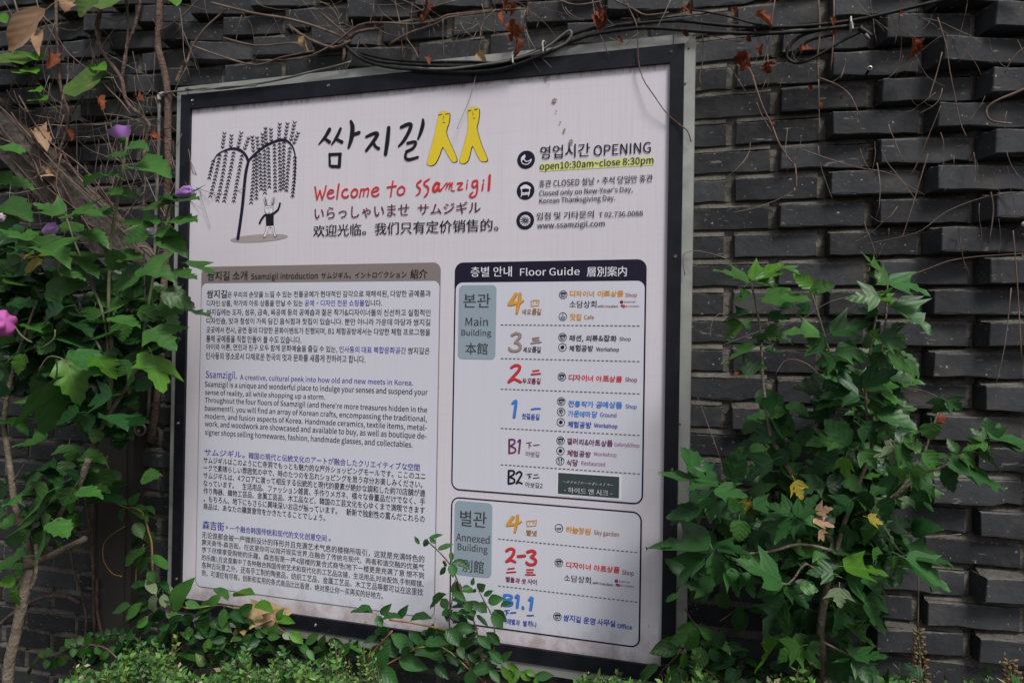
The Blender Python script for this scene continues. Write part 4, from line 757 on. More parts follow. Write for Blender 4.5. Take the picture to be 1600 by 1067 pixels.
1118711345637564319401959475947651965198250825087,53685,92,3,146412438162824194615671975286738,14635613367286123302324283033,117931760426042530753074784478453495349607560756625662574737473792579258775877593,53944,92,2,10732072585258532,
1178817467646765225522564736473702570258275827588,54056,92,3,1549354196119615772577215801580957295726361636193,1073549374943404240794779478508850879157915410641,12279337933422241,54364,92,3,
114561450285028310731072585258531633163507750775664566481778177871487148127812756,13631365055505531,13581568156563556,54408,92,4,16735672224222435,1164116167516754149414950845084560756075042504241,
1147014647764777064706486778677921492148627862770,13586568656703570,54532,92,3,10732072585258532,1145314477747775364536481778177871487148127812753,13581568156533553,54609,92,5,16995694677467795,149442840203028194915701978307040,
149386436703064234921332328303336,1095261556160485948825782578811881182198219580858,12782418241582758,54616,92,4,132701764115117383233473853514764,132634260455142423239224219512260,165956515731573568756876273627395,
128942882068206765776578236823694,54620,92,5,132751771126017493245474953604771,132694267456042533251235319602367,166956635733573628662866973697395,128952885078507795879588536853695,1204020177717772328232840,54632,92,6,11942191673167342,
16636662227222736,132761773126217523248475253624773,132714269456242563254235619622369,166956647734773688668867473747395,128952886078607805880588636863695,54633,92,6,119451916731673456645663727372745,12731663166222722,
132771773126317533249475353634773,132714269456342573255235719632369,166956648734873688668867473747395,128962887078707815881588736873696,54644,92,4,128701565105215392834413946524165,128643660395236432840204317522060,
124922481078107754975498132813292,1549354196119615572557215791579957295726161616193,54665,92,6,128751572106215522848415246624172,128703668396236562854205617622068,151433039222930195115721980297239,151376635722966235121362330293635,
1539353476147616772677244794479957295727361736193,124942485068506795079508532853294,54744,92,6,12242221677167742,17036702229222936,132761773126217523248465252624673,132714169446241563254235619622369,155715565706570477747779570957071,
128962887078707815781578736873696,54788,92,5,131751771126017493144454951604571,131694066436040533150235319602366,1555755517051703477347795709570745574556870687057,127952785078507795579558535853595,1223922177917792330233039,54868,92,4,
133694266466042533351245320602466,1337518711360175029452937063607306134603937373745495053604871,165956515731573558655866173617395,129952985078507795979598537853795,54924,92,4,16995691577157795,135694566486045533551265322602666,
1357520711560195031453137073608306433633939373945515056605071,131953185098509796179618539853995,55092,92,4,146762572186225534649665373626672,146706068656260574655315726623168,1074407382738271535153538563856156415643885388544,
142954286118611808080808649864995,65292,100,1,117132920333331402543204118362032273023231517]
# ================================================================== the sign
PWX, PHZ = 1.3225, 1.38000894                 # printed sheet, lower left corner at x=0, z=Z0
sign = thing('information_sign', 'large framed information and floor guide sign on the dark brick wall', 'sign', (PWX/2, WY, Z0))
M_sheet = mk('printed_sheet', (0.665, 0.63, 0.70), 0.40, (0.715, 0.68, 0.745), 2.2, 5, 0.3, 0.7, spec=0.4)
add_layer(M_sheet, (0.60, 0.56, 0.60), 60, 0.45, 0.75, 3, stretch=(2.2, 1, 0.05), amount=0.35, rand=False)
add_layer(M_sheet, (0.60, 0.56, 0.61), 60, 0.45, 0.75, 3, stretch=(0.06, 1, 2.2), amount=0.18, rand=False)
# grime that has run up from the lower edge and down from the upper one
M_card = mk('printed_card', (0.64, 0.645, 0.74), 0.42, (0.68, 0.685, 0.78), 2.2, 5, 0.3, 0.7, spec=0.4)
add_layer(M_card, (0.60, 0.61, 0.68), 60, 0.45, 0.75, 3, stretch=(2.2, 1, 0.05), amount=0.3, rand=False)
for m_, a_ in ((M_sheet, 0.62), (M_card, 0.40)):
    grime(m_, 0.0, 0.16, 22, (0.30, 0.22, 0.21), 0.86, 1.12, a_)
grime(M_sheet, PHZ, -0.035, 60, (0.30, 0.20, 0.20), 0.90, 1.15, 0.8, (1, 1, 0.15))
def ink(name, c, rough=0.45):
    m = bpy.data.materials.new(name); t, N, L = nodes_of(m)
    b = N['Principled BSDF']; b.inputs['Base Color'].default_value = (*c, 1); b.inputs['Roughness'].default_value = rough; b.inputs['Specular IOR Level'].default_value = 0.15
    n = N.new('ShaderNodeTexNoise'); n.inputs['Scale'].default_value = 300
    mx = N.new('ShaderNodeMix'); mx.data_type = 'RGBA'; mx.inputs[6].default_value = (*c, 1); mx.inputs[7].default_value = (*[min(1, v*1.2 + 0.01) for v in c], 1)
    tc = N.new('ShaderNodeTexCoord'); L.new(tc.outputs['Object'], n.inputs[0]); L.new(n.outputs[0], mx.inputs[0]); L.new(mx.outputs[2], b.inputs['Base Color'])
    return m
I_navy = ink('ink_navy', (0.012, 0.009, 0.028)); I_black = ink('ink_black', (0.010, 0.010, 0.013))
I_text = ink('ink_text', (0.016, 0.013, 0.034)); I_blue = ink('ink_blue', (0.07, 0.07, 0.42)); I_blue2 = ink('ink_blue_dark', (0.055, 0.05, 0.33))
I_red = ink('ink_red', (0.55, 0.035, 0.045)); I_maroon = ink('ink_maroon', (0.11, 0.02, 0.035)); I_yel = ink('ink_yellow', (0.72, 0.55, 0.035))
I_or = ink('ink_orange', (0.62, 0.30, 0.05)); I_ordk = ink('ink_ochre', (0.30, 0.15, 0.05)); I_tan = ink('ink_taupe', (0.32, 0.24, 0.21)); I_gry = ink('ink_grey', (0.07, 0.065, 0.075))
I_sky = ink('ink_sky_blue', (0.05, 0.20, 0.60)); I_skydk = ink('ink_royal_blue', (0.04, 0.08, 0.38)); I_plum = ink('ink_plum', (0.16, 0.03, 0.12)); I_plumlt = ink('ink_mauve', (0.30, 0.10, 0.26))
I_hdr = ink('ink_taupe_header', (0.22, 0.185, 0.185)); I_shadow = ink('ink_shadow', (0.36, 0.31, 0.31)); I_bluegrey = ink('ink_blue_grey', (0.27, 0.34, 0.40))
I_hl = ink('ink_highlight', (0.62, 0.66, 0.26)); I_white = ink('ink_white', (0.70, 0.70, 0.77)); I_wdim = ink('ink_offwhite', (0.55, 0.56, 0.58)); I_plate = ink('ink_slate', (0.045, 0.06, 0.065)); I_redblk = ink('ink_crimson', (0.20, 0.02, 0.06))
I_dgrn = ink('ink_graphite', (0.06, 0.06, 0.07))

g = G(); g.box(0, PWX, 0.0, 0.006, Z0, Z0 + PHZ)
sheet = mesh_obj('printed_sheet', [(v[0], v[1], v[2]) for v in g.v], g.f, M_sheet, sign)
# give the sheet object-space with its origin at its lower left corner (for the grime)
def rebase(o, p):
    off = Vector(p) - parent_off(o.parent)
    o.data.transform(Matrix.Translation(-off)); o.location = off
rebase(sheet, (0, 0, Z0))

M_black = mk('black_frame_paint', (0.007, 0.008, 0.013), 0.45, (0.013, 0.014, 0.020), 20, bump=0.06, bscale=200, spec=0.22)
add_layer(M_black, (0.05, 0.05, 0.052), 40, 0.64, 0.82, 6, amount=0.4)
M_silver = mk('metal_edging', (0.42, 0.43, 0.41), 0.5, (0.30, 0.305, 0.285), 12, 6, 0.3, 0.7, metal=0.35, bump=0.05, bscale=60)
add_layer(M_silver, (0.13, 0.115, 0.09), 14, 0.55, 0.75, 8, amount=0.6)
BT, BS, BB, SW = 0.041, 0.032, 0.036, 0.024
def ring(i, o, y0, y1, name, mat):
    """four mitred bars between rectangles i and o = (x0,x1,z0,z1)"""
    ix0, ix1, iz0, iz1 = i; ox0, ox1, oz0, oz1 = o; e = 0.0003
    for poly in ([(ix0, iz1), (ix1, iz1), (ox1, oz1), (ox0, oz1)], [(ix1+e, iz1-e), (ix1+e, iz0+e), (ox1, oz0+e), (ox1, oz1-e)],
                 [(ix1, iz0), (ix0, iz0), (ox0, oz0), (ox1, oz0)], [(ix0-e, iz0+e), (ix0-e, iz1-e), (ox0, oz1-e), (ox0, oz0+e)]):
        g = G(); g.prism(poly[::-1], y0, y1); g.build(name, mat, sign)
inner = (0, PWX, Z0, Z0 + PHZ)
blk = (-BS, PWX + BS, Z0 - BB, Z0 + PHZ + BT)
slv = (-BS - 0.017, PWX + BS + SW, Z0 - BB - 0.024, Z0 + PHZ + BT + 0.024)
ring(inner, blk, -0.008, 0.010, 'frame_bar', M_black)
ring((blk[0]+0.0005, blk[1]-0.0005, blk[2]+0.0005, blk[3]-0.0005), slv, -0.0035, 0.004, 'metal_edge', M_silver)
g = G(); g.box(slv[0], slv[1], 0.0045, WY + 0.004, slv[2], slv[3]); g.build('box_body', M_silver, sign)
g = G(); g.box(slv[1] - 0.05, slv[1] - 0.0483, -0.0042, -0.0034, slv[3] - 0.022, slv[3] - 0.001)
g.box(slv[0] + 0.036, slv[0] + 0.0375, -0.0042, -0.0034, slv[3] - 0.022, slv[3] - 0.001); g.build('seam', M_black, sign)
# screws
M_screw = mk('screw_metal', (0.42, 0.38, 0.30), 0.35, (0.2, 0.17, 0.13), 60, metal=0.8)
def screw(x, z, y=-0.008, r=0.0042, par=None):
    g = G(); n = 8
    ring0 = [(x + r*math.cos(a*2*math.pi/n), y, z + r*math.sin(a*2*math.pi/n)) for a in range(n)]
    ring1 = [(x + r*.62*math.cos(a*2*math.pi/n), y - 0.0022, z + r*.62*math.sin(a*2*math.pi/n)) for a in range(n)]
    ring2 = [(x + r*.25*math.cos(a*2*math.pi/n), y - 0.0005, z + r*.25*math.sin(a*2*math.pi/n)) for a in range(n)]
    fs = [(i, (i+1) % n, (i+1) % n + n, i + n) for i in range(n)] + [(i+n, (i+1) % n + n, (i+1) % n + 2*n, i + 2*n) for i in range(n)] + [tuple(range(2*n, 3*n))]
    g.add(ring0 + ring1 + ring2, fs); g.build('screw', M_screw, par or sign)
for px, py in ((301, 157), (513, 134), (1048, 81), (1055, 401), (1050, 734), (278.5, 661), (276, 904), (493, 976), (287, 420)):
    p = at(px, py, -0.008); screw(p.x, p.z)
for px, py in ((1076, 76), (1071, 131), (1063, 662)):
    p = at(px, py, -0.004); screw(p.x, p.z, -0.0035, 0.0028)

# ---- flat print
def poly_part(name, pts, y, mat, label=None):
    g = G(); g.add([(p.x, y, p.z) for p in pts], [tuple(range(len(pts)))])
    me_o = g.build(name, mat, sign, label=label)
    bm = bmesh.new(); bm.from_mesh(me_o.data)
    if bm.faces and (bm.faces[:][0].normal.y > 0): bmesh.ops.reverse_faces(bm, faces=bm.faces)
    bmesh.ops.triangulate(bm, faces=bm.faces); bm.to_mesh(me_o.data); bm.free()
    return me_o
def rrect(x0, x1, z0, z1, r, corners=(1, 1, 1, 1), n=8):
    """corner order: bl, br, tr, tl"""
    pts = []
    for (cx, cz, a0, on) in ((x0+r, z0+r, 180, corners[0]), (x1-r, z0+r, 270, corners[1]), (x1-r, z1-r, 0, corners[2]), (x0+r, z1-r, 90, corners[3])):
        if on:
            for i in range(n+1):
                a = R(a0 + 90*i/n); pts.append(Vector((cx + r*math.cos(a), 0, cz + r*math.sin(a))))
        else:
            a = R(a0 + 45); s = r * math.sqrt(2)
            pts.append(Vector((cx + s*math.cos(a), 0, cz + s*math.sin(a))))
    return pts
def quad_px(tl, tr, br, bl):
    q = [at(*p) for p in (tl, tr, br, bl)]
    return (q[0].x+q[3].x)/2, (q[1].x+q[2].x)/2, (q[2].z+q[3].z)/2, (q[0].z+q[1].z)/2
L1, L2, L3, L4 = -0.0006, -0.0012, -0.0018, -0.0024
def card(outer, header_px, line, hmat, rad, name, has_header=True):
    x0, x1, z0, z1 = outer
    poly_part(name + '_border' if has_header else name + '_border', rrect(x0, x1, z0, z1, rad), L1, hmat)
    zt = header_px if has_header else z1 - line
    o = poly_part(name, rrect(x0+line, x1-line, z0+line, zt, rad*0.8), L2, M_card)
    rebase(o, (0, L2, Z0))
c1 = quad_px((314.5, 417), (690, 410.2), (678.5, 965.5), (306, 916.5))
z_in1 = (at(330, 442.6).z + at(670, 439.6).z) / 2
card(c1, z_in1, 0.0024, I_hdr, 0.021, 'introduction_card')
c2 = quad_px((711, 410), (1011, 405.5), (1004.5, 789), (705, 764.5))
z_in2 = (at(740, 441).z + at(990, 439.5).z) / 2
card(c2, z_in2, 0.0038, I_navy, 0.022, 'floor_guide_card')
c3 = quad_px((706, 774.5), (1004, 800.5), (999.5, 1013.5), (701, 970.5))
card(c3, 0, 0.0038, I_navy, 0.022, 'annex_card', False)
lb1 = quad_px((718, 446), (776, 445.6), (774.5, 563), (715.5, 559))
poly_part('building_label', rrect(*lb1, 0.012), L3, I_bluegrey)
lb2 = quad_px((711.7, 782), (769.7, 785.3), (768, 904), (709, 895))
poly_part('building_label', rrect(*lb2, 0.012), L3, I_bluegrey)
def dashes(px0, px1, y0px, col=I_gry):
    p0 = at(px0, y0px); p1 = at(px1, y0px); g = G(); x = p0.x; z = p0.z
    while x < p1.x:
        g.add([(x, L3, z-0.0011), (x+0.0062, L3, z-0.0011), (x+0.0062, L3, z+0.0011), (x, L3, z+0.0011)], [(0, 1, 2, 3)]); x += 0.0103
    g.build('dashed_rule', col, sign)
for y in (507.6, 560, 607.6, 668.8, 725.6): dashes(783, 1001, y)
for y in (841.2, 914.4): dashes(779, 996, y)
p0 = at(843, 262); p1 = at(1022, 262); zz0 = at(843, 268.5).z; zz1 = at(843, 255.5).z
poly_part('highlight_stripe', [Vector((p0.x, 0, zz0)), Vector((p1.x, 0, zz0)), Vector((p1.x, 0, zz1)), Vector((p0.x, 0, zz1))], L1, I_hl)
pl = quad_px((872.5, 738), (968, 744.5), (967, 778), (872, 770.5))
poly_part('slate_plate', [Vector((pl[0]-.004, 0, pl[2]-.004)), Vector((pl[1]+.006, 0, pl[2]-.004)), Vector((pl[1]+.006, 0, pl[3]+.004)), Vector((pl[0]-.004, 0, pl[3]+.004))], L3, I_white)
poly_part('slate_plate', [Vector((pl[0], 0, pl[2])), Vector((pl[1], 0, pl[2])), Vector((pl[1], 0, pl[3])), Vector((pl[0], 0, pl[3]))], L3 - 0.0004, I_plate)

# ---- lettering
from mathutils.geometry import tessellate_polygon
def unpack_glyphs():
    out = {}; h = 0
    while h < len(GLYPHS):
        code, adv, k = GLYPHS[h:h+3]; h += 3; cs = []
        for _ in range(k):
            digits = '%d' % GLYPHS[h]; h += 1
            cs.append([((int(digits[i:i+2]) - 2) / 95, (int(digits[i+2:i+4]) - 22) / 88) for i in range(1, len(digits), 4)])
        out[chr(code)] = (adv / 100, cs)
    return out
GL = unpack_glyphs()
_gl = {}
def glyph(c, shear, res):
    if c == ' ': return 0.224, ([], [])
    if c == '\u3000': return 1.0, ([], [])
    adv, cs = GL[c]
    if (c, shear) not in _gl:
        cu = bpy.data.curves.new('t', 'CURVE'); cu.dimensions = '2D'; cu.fill_mode = 'FRONT'
        for P in cs:
            if len(P) < 3: continue
            sp = cu.splines.new('POLY'); sp.points.add(len(P) - 1); sp.use_cyclic_u = True
            for q, (x, y) in zip(sp.points, P): q.co = (x + y * shear, y, 0, 1)
        o = bpy.data.objects.new('t', cu); me = bpy.data.meshes.new_from_object(o)
        _gl[(c, shear)] = ([(v.co.x, v.co.y) for v in me.vertices], [tuple(p.vertices) for p in me.polygons])
        bpy.data.objects.remove(o); bpy.data.curves.remove(cu); bpy.data.meshes.remove(me)
    return adv, _gl[(c, shear)]
def txt(s, xl, yt, yb, xr, mat, y=-0.0018, bold=0.0, shear=0.0, runs=None, name='lettering', label=None, res=2, jit=0.0):
    """text whose outline box spans xl..xr and yt..yb (photograph pixels at its left end)"""
    V, Fc, MI, mats = [], [], [], [mat]
    pen = 0.0; rg = random.Random(len(s) * 31 + int(yt))
    b = bold
    b = max(b, 0.012)
    if b <= 0.0: shifts = [(0, 0)]
    elif b < 0.016: shifts = [(0, 0), (b * 1.6, 0)]
    elif b < 0.03: shifts = [(0, 0), (b * .8, b * .5), (b * 1.6, 0)]
    else: shifts = [(0, 0), (b * .8, 0), (b * 1.6, 0), (b * .3, b * .9), (b * 1.3, b * .9), (b * .8, -b * .7)]
    for i, c in enumerate(s):
        adv, (gv, gf) = glyph(c, shear, res)
        mi = 0
        for (ra, rb_, m2) in (runs or []):
            if ra <= i < rb_:
                if m2 not in mats: mats.append(m2)
                mi = mats.index(m2)
        ja, js, jy = rg.uniform(-jit, jit), 1 + rg.uniform(-jit, jit), rg.uniform(-jit, jit) * 0.4
        for si, (dx, dy) in enumerate(shifts):
            n = len(V)
            for (gx, gy) in gv:
                ux, uy = gx * js, gy * js
                V.append((pen + ux - uy * ja + dx, uy + ux * ja * 0.5 + dy + jy, si * 0.00002))
            for f in gf: Fc.append(tuple(q + n for q in f)); MI.append(mi)
        pen += adv
    xs = [v[0] for v in V]; ys = [v[1] for v in V]
    ax, bx, ay, by = min(xs), max(xs), min(ys), max(ys)
    A = at(xl, yb); B = at(xl, yt); C = at(xr, yb)
    sx = (C.x - A.x) / (bx - ax); sz = (B.z - A.z) / (by - ay)
    off = parent_off(sign)
    me = bpy.data.meshes.new(name)
    me.from_pydata([(A.x + (v[0] - ax) * sx - off.x, y - v[2] - off.y, A.z + (v[1] - ay) * sz - off.z) for v in V], [], Fc)
    for m in mats: me.materials.append(m)
    me.polygons.foreach_set('material_index', MI)
    ob = link(bpy.data.objects.new(name, me)); ob.parent = sign
    if label: ob['label'] = label
    return ob

# strokes drawn with a brush: polyline of (px, py, width px)
def brush(strokes, mat, y=L3, grow=0.0, name='brush_lettering', shift=(0, 0), sub=3, label=None, caps=True):
    g = G()
    for si, st in enumerate(strokes):
        w = st[0]
        pts = [(Vector((a[0] + shift[0], a[1] + shift[1])), (a[2] if len(a) > 2 else w) + grow) for a in st[1:]]
        # smooth
        P = [Vector((p.x, p.y, ww)) for p, ww in pts]
        P = smooth_path(P, sub) if len(P) > 2 else P
        W = []
        for q in P:
            c = at(q.x, q.y); W.append((Vector((c.x, c.z)), q.z * 0.58 * pxm(c)))
        n = len(W); yy = y - 0.00002 * (si % 9); vs = []; fs = []
        for i, (c, r) in enumerate(W):
            t = W[min(i+1, n-1)][0] - W[max(i-1, 0)][0]
            t = t.normalized() if t.length > 1e-9 else Vector((1, 0))
            nn = Vector((-t.y, t.x))
            a = c + nn * r; b = c - nn * r
            vs += [(a.x, yy, a.y), (c.x, yy - 0.00025, c.y), (b.x, yy, b.y)]
        for i in range(n - 1):
            k = i * 3; fs += [(k, k+1, k+4, k+3), (k+1, k+2, k+5, k+4)]
        if caps:
            for (ci, sgn) in ((0, -1), (n-1, 1)):
                c, r = W[ci]
                t = (W[min(ci+1, n-1)][0] - W[max(ci-1, 0)][0])
                t = t.normalized() * sgn if t.length > 1e-9 else Vector((sgn, 0))
                nn = Vector((-t.y, t.x)); k0 = len(vs); m_ = 5
                for j in range(m_ + 1):
                    a = math.pi * j / m_
                    q = c + nn * (r * math.cos(a)) + t * (r * math.sin(a))
                    vs.append((q.x, yy, q.y))
                cc = ci * 3 + 1
                for j in range(m_): fs.append((cc, k0 + j, k0 + j + 1))
        g.add(vs, fs)
    o = g.build(name, mat, sign, label=label)
    bm = bmesh.new(); bm.from_mesh(o.data)
    fl = [f for f in bm.faces if f.normal.y > 0]
    bmesh.ops.reverse_faces(bm, faces=fl); bm.to_mesh(o.data); bm.free()
    return o
def K(ox, oy, s, w, *pts):
    """a stroke given in the coordinates of an enlarged view with origin ox,oy and scale s"""
    return (w,) + tuple((ox + p[0]/s, oy + p[1]/s) + ((p[2],) if len(p) > 2 else ()) for p in pts)
# ================================================================== what is printed on the sheet
T = txt
# header row of the introduction card
T('쌈지길 소개', 324.5, 424.3, 438.2, 387, I_black, bold=0.012)
T('Ssamzigil introduction', 392.8, 427, 439.6, 497, I_black)
T('サムジギル。イントロダクション', 502.6, 425.5, 435.5, 635.6, I_black)
T('紹介', 641.7, 421, 435.2, 668, I_black)
# Korean
T('쌈지길', 323.6, 453.3, 465.8, 355.2, I_text, bold=0.028)
KB = 0.010
T('은 우리의 손맛을 느낄 수 있는 전통공예가 현대적인 감각으로 재해석된, 다양한 공예품과', 356, 455.6, 466.2, 673.5, I_text, bold=KB)
T('디자인 상품, 작가의 아트 상품을 만날 수 있는 공예·디자인 전문 쇼핑몰입니다.', 323.6, 469.2, 479.6, 597.5, I_text, bold=KB, runs=[(27, 40, I_blue)])
T('쌈지길에는 도자, 섬유, 금속, 목공예 등의 공예숍과 젊은 작가&디자이너들의 신선하고 실험적인', 323.4, 482.6, 493.6, 673.2, I_text, bold=KB)
T('디자인숍, 맛과 정성이 가득 담긴 음식점과 찻집이 있습니다. 뿐만 아니라 가운데 마당과 쌈지길', 323.2, 496.4, 507, 673, I_text, bold=KB)
T('곳곳에서 전시, 공연 등의 다양한 문화이벤트가 진행되며, B1 체험공방에서는 다양한 체험 프로그램을', 323, 510.2, 521, 672.8, I_text, bold=KB)
T('통해 공예품을 직접 만들어 볼 수도 있습니다.', 322.8, 523.6, 534.2, 471.5, I_text, bold=KB)
T('아이와 어른, 연인과 친구 모두 함께 문화예술을 즐길 수 있는, 인사동의 대표 복합문화공간 쌈지길은', 322.6, 536.6, 547.4, 672, I_text, bold=KB, runs=[(36, 50, I_blue2)])
T('인사동의 명소로서 다채로운 한국의 멋과 문화를 새롭게 전하려고 합니다.', 322.4, 550, 560.8, 571.5, I_text, bold=KB)
# English
T('Ssamzigil.', 321.8, 578.6, 593.4, 370.8, I_blue2, bold=0.004)
T('A creative, cultural peek into how old and new meets in Korea.', 375.6, 584.6, 595, 646, I_blue2)
E_ = [('Ssamzigil is a unique and wonderful place to indulge your senses and suspend your', 595, 606.4, 668.8),
      ('sense of reality, all while shopping up a storm.', 608.2, 618.6, 508.6),
      ('Throughout the four floors of Ssamzigil (and there\'re more treasures hidden in the', 619.8, 630.8, 668.2),
      ('basement!), you will find an array of Korean crafts, encompassing the traditional,', 632.4, 643.6, 667.6),
      ('modern, and fusion aspects of Korea. Handmade ceramics, textile items, metal-', 645, 655.8, 667.6),
      ('work, and woodwork are showcased and available to buy, as well as boutique de-', 656.6, 668.2, 667.2),
      ('signer shops selling homewares, fashion, handmade glasses, and collectables.', 670, 681.4, 645.4)]
for s, a, b, xr in E_: T(s, 320.8, a, b, xr, I_text, bold=0.003)
# Japanese
T('サムジギル。', 320.2, 700.2, 710.8, 383, I_blue2, bold=0.008)
T('韓国の現代と伝統文化のアートが融合したクリエイティブな空間', 389, 706, 716.4, 656.5, I_blue2)
J_ = [('サムジギルはこのように仁寺洞でもっとも魅力的な屋外ショッピングモールです。ここのユニ', 713, 723, 665.8),
      ('ークで素晴らしい雰囲気の中で、時のたつのを忘れショピングを思う存分お楽しみください。', 725, 735.2, 661),
      ('サムジギルは、4フロアに渡って相反する伝統的と現代的要素が絶妙な調和した約70店舗が連', 736.8, 747.2, 665.6),
      ('なっています。　生活用品、ファッション雑貨、手作りメガネ、様々な骨董品だけでなく、手', 748.8, 759, 665.4),
      ('作り陶器、織物工芸品、金属工芸品、木工品など、韓国の工芸文化を心ゆくまで満喫できます', 760.8, 771.2, 664.8),
      ('。もちろん、地下にもさらに興味深いお店が揃っています。　斬新で独創性の富んだこれらの', 772.8, 783.4, 664.6),
      ('商品は、あなたの購買意欲をかきたてることでしょう。', 785, 795, 509)]
for s, a, b, xr in J_: T(s, 318.6, a, b, xr, I_text, bold=0.003)
# Chinese
T('森吉街', 317, 812, 825.8, 351, I_blue2, bold=0.020)
T('。', 353.5, 821, 825, 357, I_blue2)
T('一个融合韩国传统和现代的文化创意空间', 360, 819.4, 829.6, 511, I_blue2, bold=0.006)
T('。', 514, 841, 844.6, 517.5, I_blue2)
C_ = [('无论谁都会被一座微斜设计的环形并且充满艺术气息的楼梯所吸引，这就是充满特色的', 829.4, 839.8, 664.2),
      ('露天商场-森吉街。在这里你可以抛开现实世界,在融合了传统与现代，两者和谐交融的优美气', 841.4, 851.8, 664),
      ('氛下尽情享受购物的乐趣。森吉街是一座4层楼的复合式商场(地下一楼更是充满了意 想不到', 853, 863.6, 663.6),
      ('的乐趣),在这里集中了各种融合韩国传统艺术和现代化的工艺品店铺，生活用品,时尚配饰,手制眼镜、', 865, 875.4, 663.4),
      ('各种古玩意之外，还有手工制的陶瓷品，纺织工艺品，金属工艺品，木工艺品等都可以在这里找', 876.4, 886.8, 662),
      ('到，可谓应有尽有。创新和实用的各式商品比比皆是，绝对是让你一买再买的好地方。', 889, 899, 599.5)]
for s, a, b, xr in C_: T(s, 316, a, b, xr, I_gry, bold=0.0)
# opening hours
T('영업시간', 844, 229, 249.4, 922, I_navy, bold=0.006)
T('OPENING', 927.8, 227.8, 244.4, 1017, I_navy, bold=0.012)
T('open10:30am~close 8:30pm', 843.8, 254.6, 268.8, 1021, I_navy, bold=0.010)
T('휴관 CLOSED 설날·추석 당일만 휴관', 842.4, 282, 293.6, 1020, I_text, bold=0.004)
T('Closed only on New-Year\'s Day,', 842.8, 297.8, 309, 988.6, I_text, bold=0.010)
T('Korean Thanksgiving Day.', 843, 309.8, 321, 961.4, I_text, bold=0.010)
T('입점 및 기타문의', 838.8, 332.6, 344, 928, I_text, bold=0.004)
T('T 02.736.0088', 936, 332, 340, 1004.6, I_text, bold=0.006)
T('www.ssamzigil.com', 839.8, 347.8, 360, 945, I_text, bold=0.006)
# welcome lines
T('いらっしゃいませ', 491.8, 325, 344, 639.7, I_maroon, bold=0.008)
T('サムジギル', 653, 318.6, 336.6, 751.3, I_maroon, bold=0.008)
T('欢迎光临。我们只有定价销售的。', 489.8, 352, 370.6, 779, I_black, bold=0.008)
# card headings
T('층별 안내', 735.6, 417.3, 433, 800, I_white, bold=0.008)
T('Floor Guide', 812.8, 419, 431.2, 906, I_white, bold=0.004)
T('層別案内', 917, 417, 432.6, 979.4, I_white)
for s, a, b, c, d, bo in (('본관', 724.4, 459, 480.4, 766.5, 0.01), ('Main', 727.8, 495.8, 509, 763, 0.0), ('Building', 721.4, 514.4, 527, 768, 0.0), ('本館', 727.6, 535.2, 553.2, 762.4, 0.0),
                          ('별관', 719.3, 795.8, 820.4, 760.7, 0.01), ('Annexed', 713.2, 831.2, 843.8, 765.6, 0.0), ('Building', 715.6, 847, 861.4, 762.4, 0.0), ('別館', 722.6, 872.2, 891.8, 756.4, 0.0)):
    T(s, a, b, c, d, I_dgrn, y=-0.0024, bold=bo)
# list of floors
HB = 0.034
def item(s, x0, a, b, x1, col, e=None, ex0=0, ea=0, eb=0, ex1=0, ecol=None, eb_=0.02):
    T(s, x0 + .4, a + .3, b + .9, x1 - .4, col, bold=HB, shear=0.06, name='brush_lettering', jit=0.07)
    if e: T(e, ex0, ea, eb, ex1, ecol or col, bold=eb_)
item('디자이너 아트상품', 890, 453.6, 463.6, 975, I_or, 'Shop', 977.3, 457.5, 466, 995.5, I_ordk)
item('찻집', 890, 489.3, 499.9, 909.4, I_or, 'Cafe', 912.8, 492, 499, 928.3, I_ordk)
item('패션, 의류&잡화', 889, 522.4, 533.4, 964.3, I_gry, 'Shop', 968, 526, 534, 985.7)
item('체험공방', 889, 538, 548, 927.8, I_gry, 'Workshop', 931.7, 542, 550.4, 967.5, None, 0.03)
item('디자이너 아트상품', 888.2, 584, 594, 972.7, I_red, 'Shop', 977, 589, 598, 995.5, I_redblk)
item('전통작가 공예상품', 887.5, 624, 634.6, 973, I_sky, 'Shop', 977.3, 631, 639.6, 995, I_skydk)
item('가운데마당', 887, 640, 650, 934.2, I_sky, 'Ground', 937.6, 643.6, 651, 963.3, I_skydk)
item('체험공방', 886.7, 656.8, 666.8, 925, I_skydk, 'Workshop', 928.3, 660.4, 669.2, 965, None, 0.035)
item('갤러리&아트상품', 885.8, 683, 693.4, 957.9, I_plum, 'Gallery&Shop', 960, 690.2, 698.4, 999.4, I_plumlt, 0.004)
item('체험공방', 885.8, 701.8, 711.6, 924, I_plum, 'Workshop', 928, 705, 713, 963.4, I_plumlt, 0.006)
item('식당', 885.3, 716, 726.4, 903.9, I_plum, 'Restaurant', 908.4, 719.4, 726, 946.4, I_plumlt, 0.006)
item('하늘정원', 884, 820.6, 831, 923.8, I_or, 'Sky garden', 928, 826.8, 836.6, 967.4, I_ordk)
item('디자이너 아트상품', 884.4, 875.6, 885.8, 969, I_red, 'Shop', 972.2, 889, 898.6, 990.4, I_redblk)
item('쌈지길 운영 사무실', 880, 957.6, 968.6, 962, I_skydk, 'Office', 964.7, 972.6, 980, 988, None, 0.04)
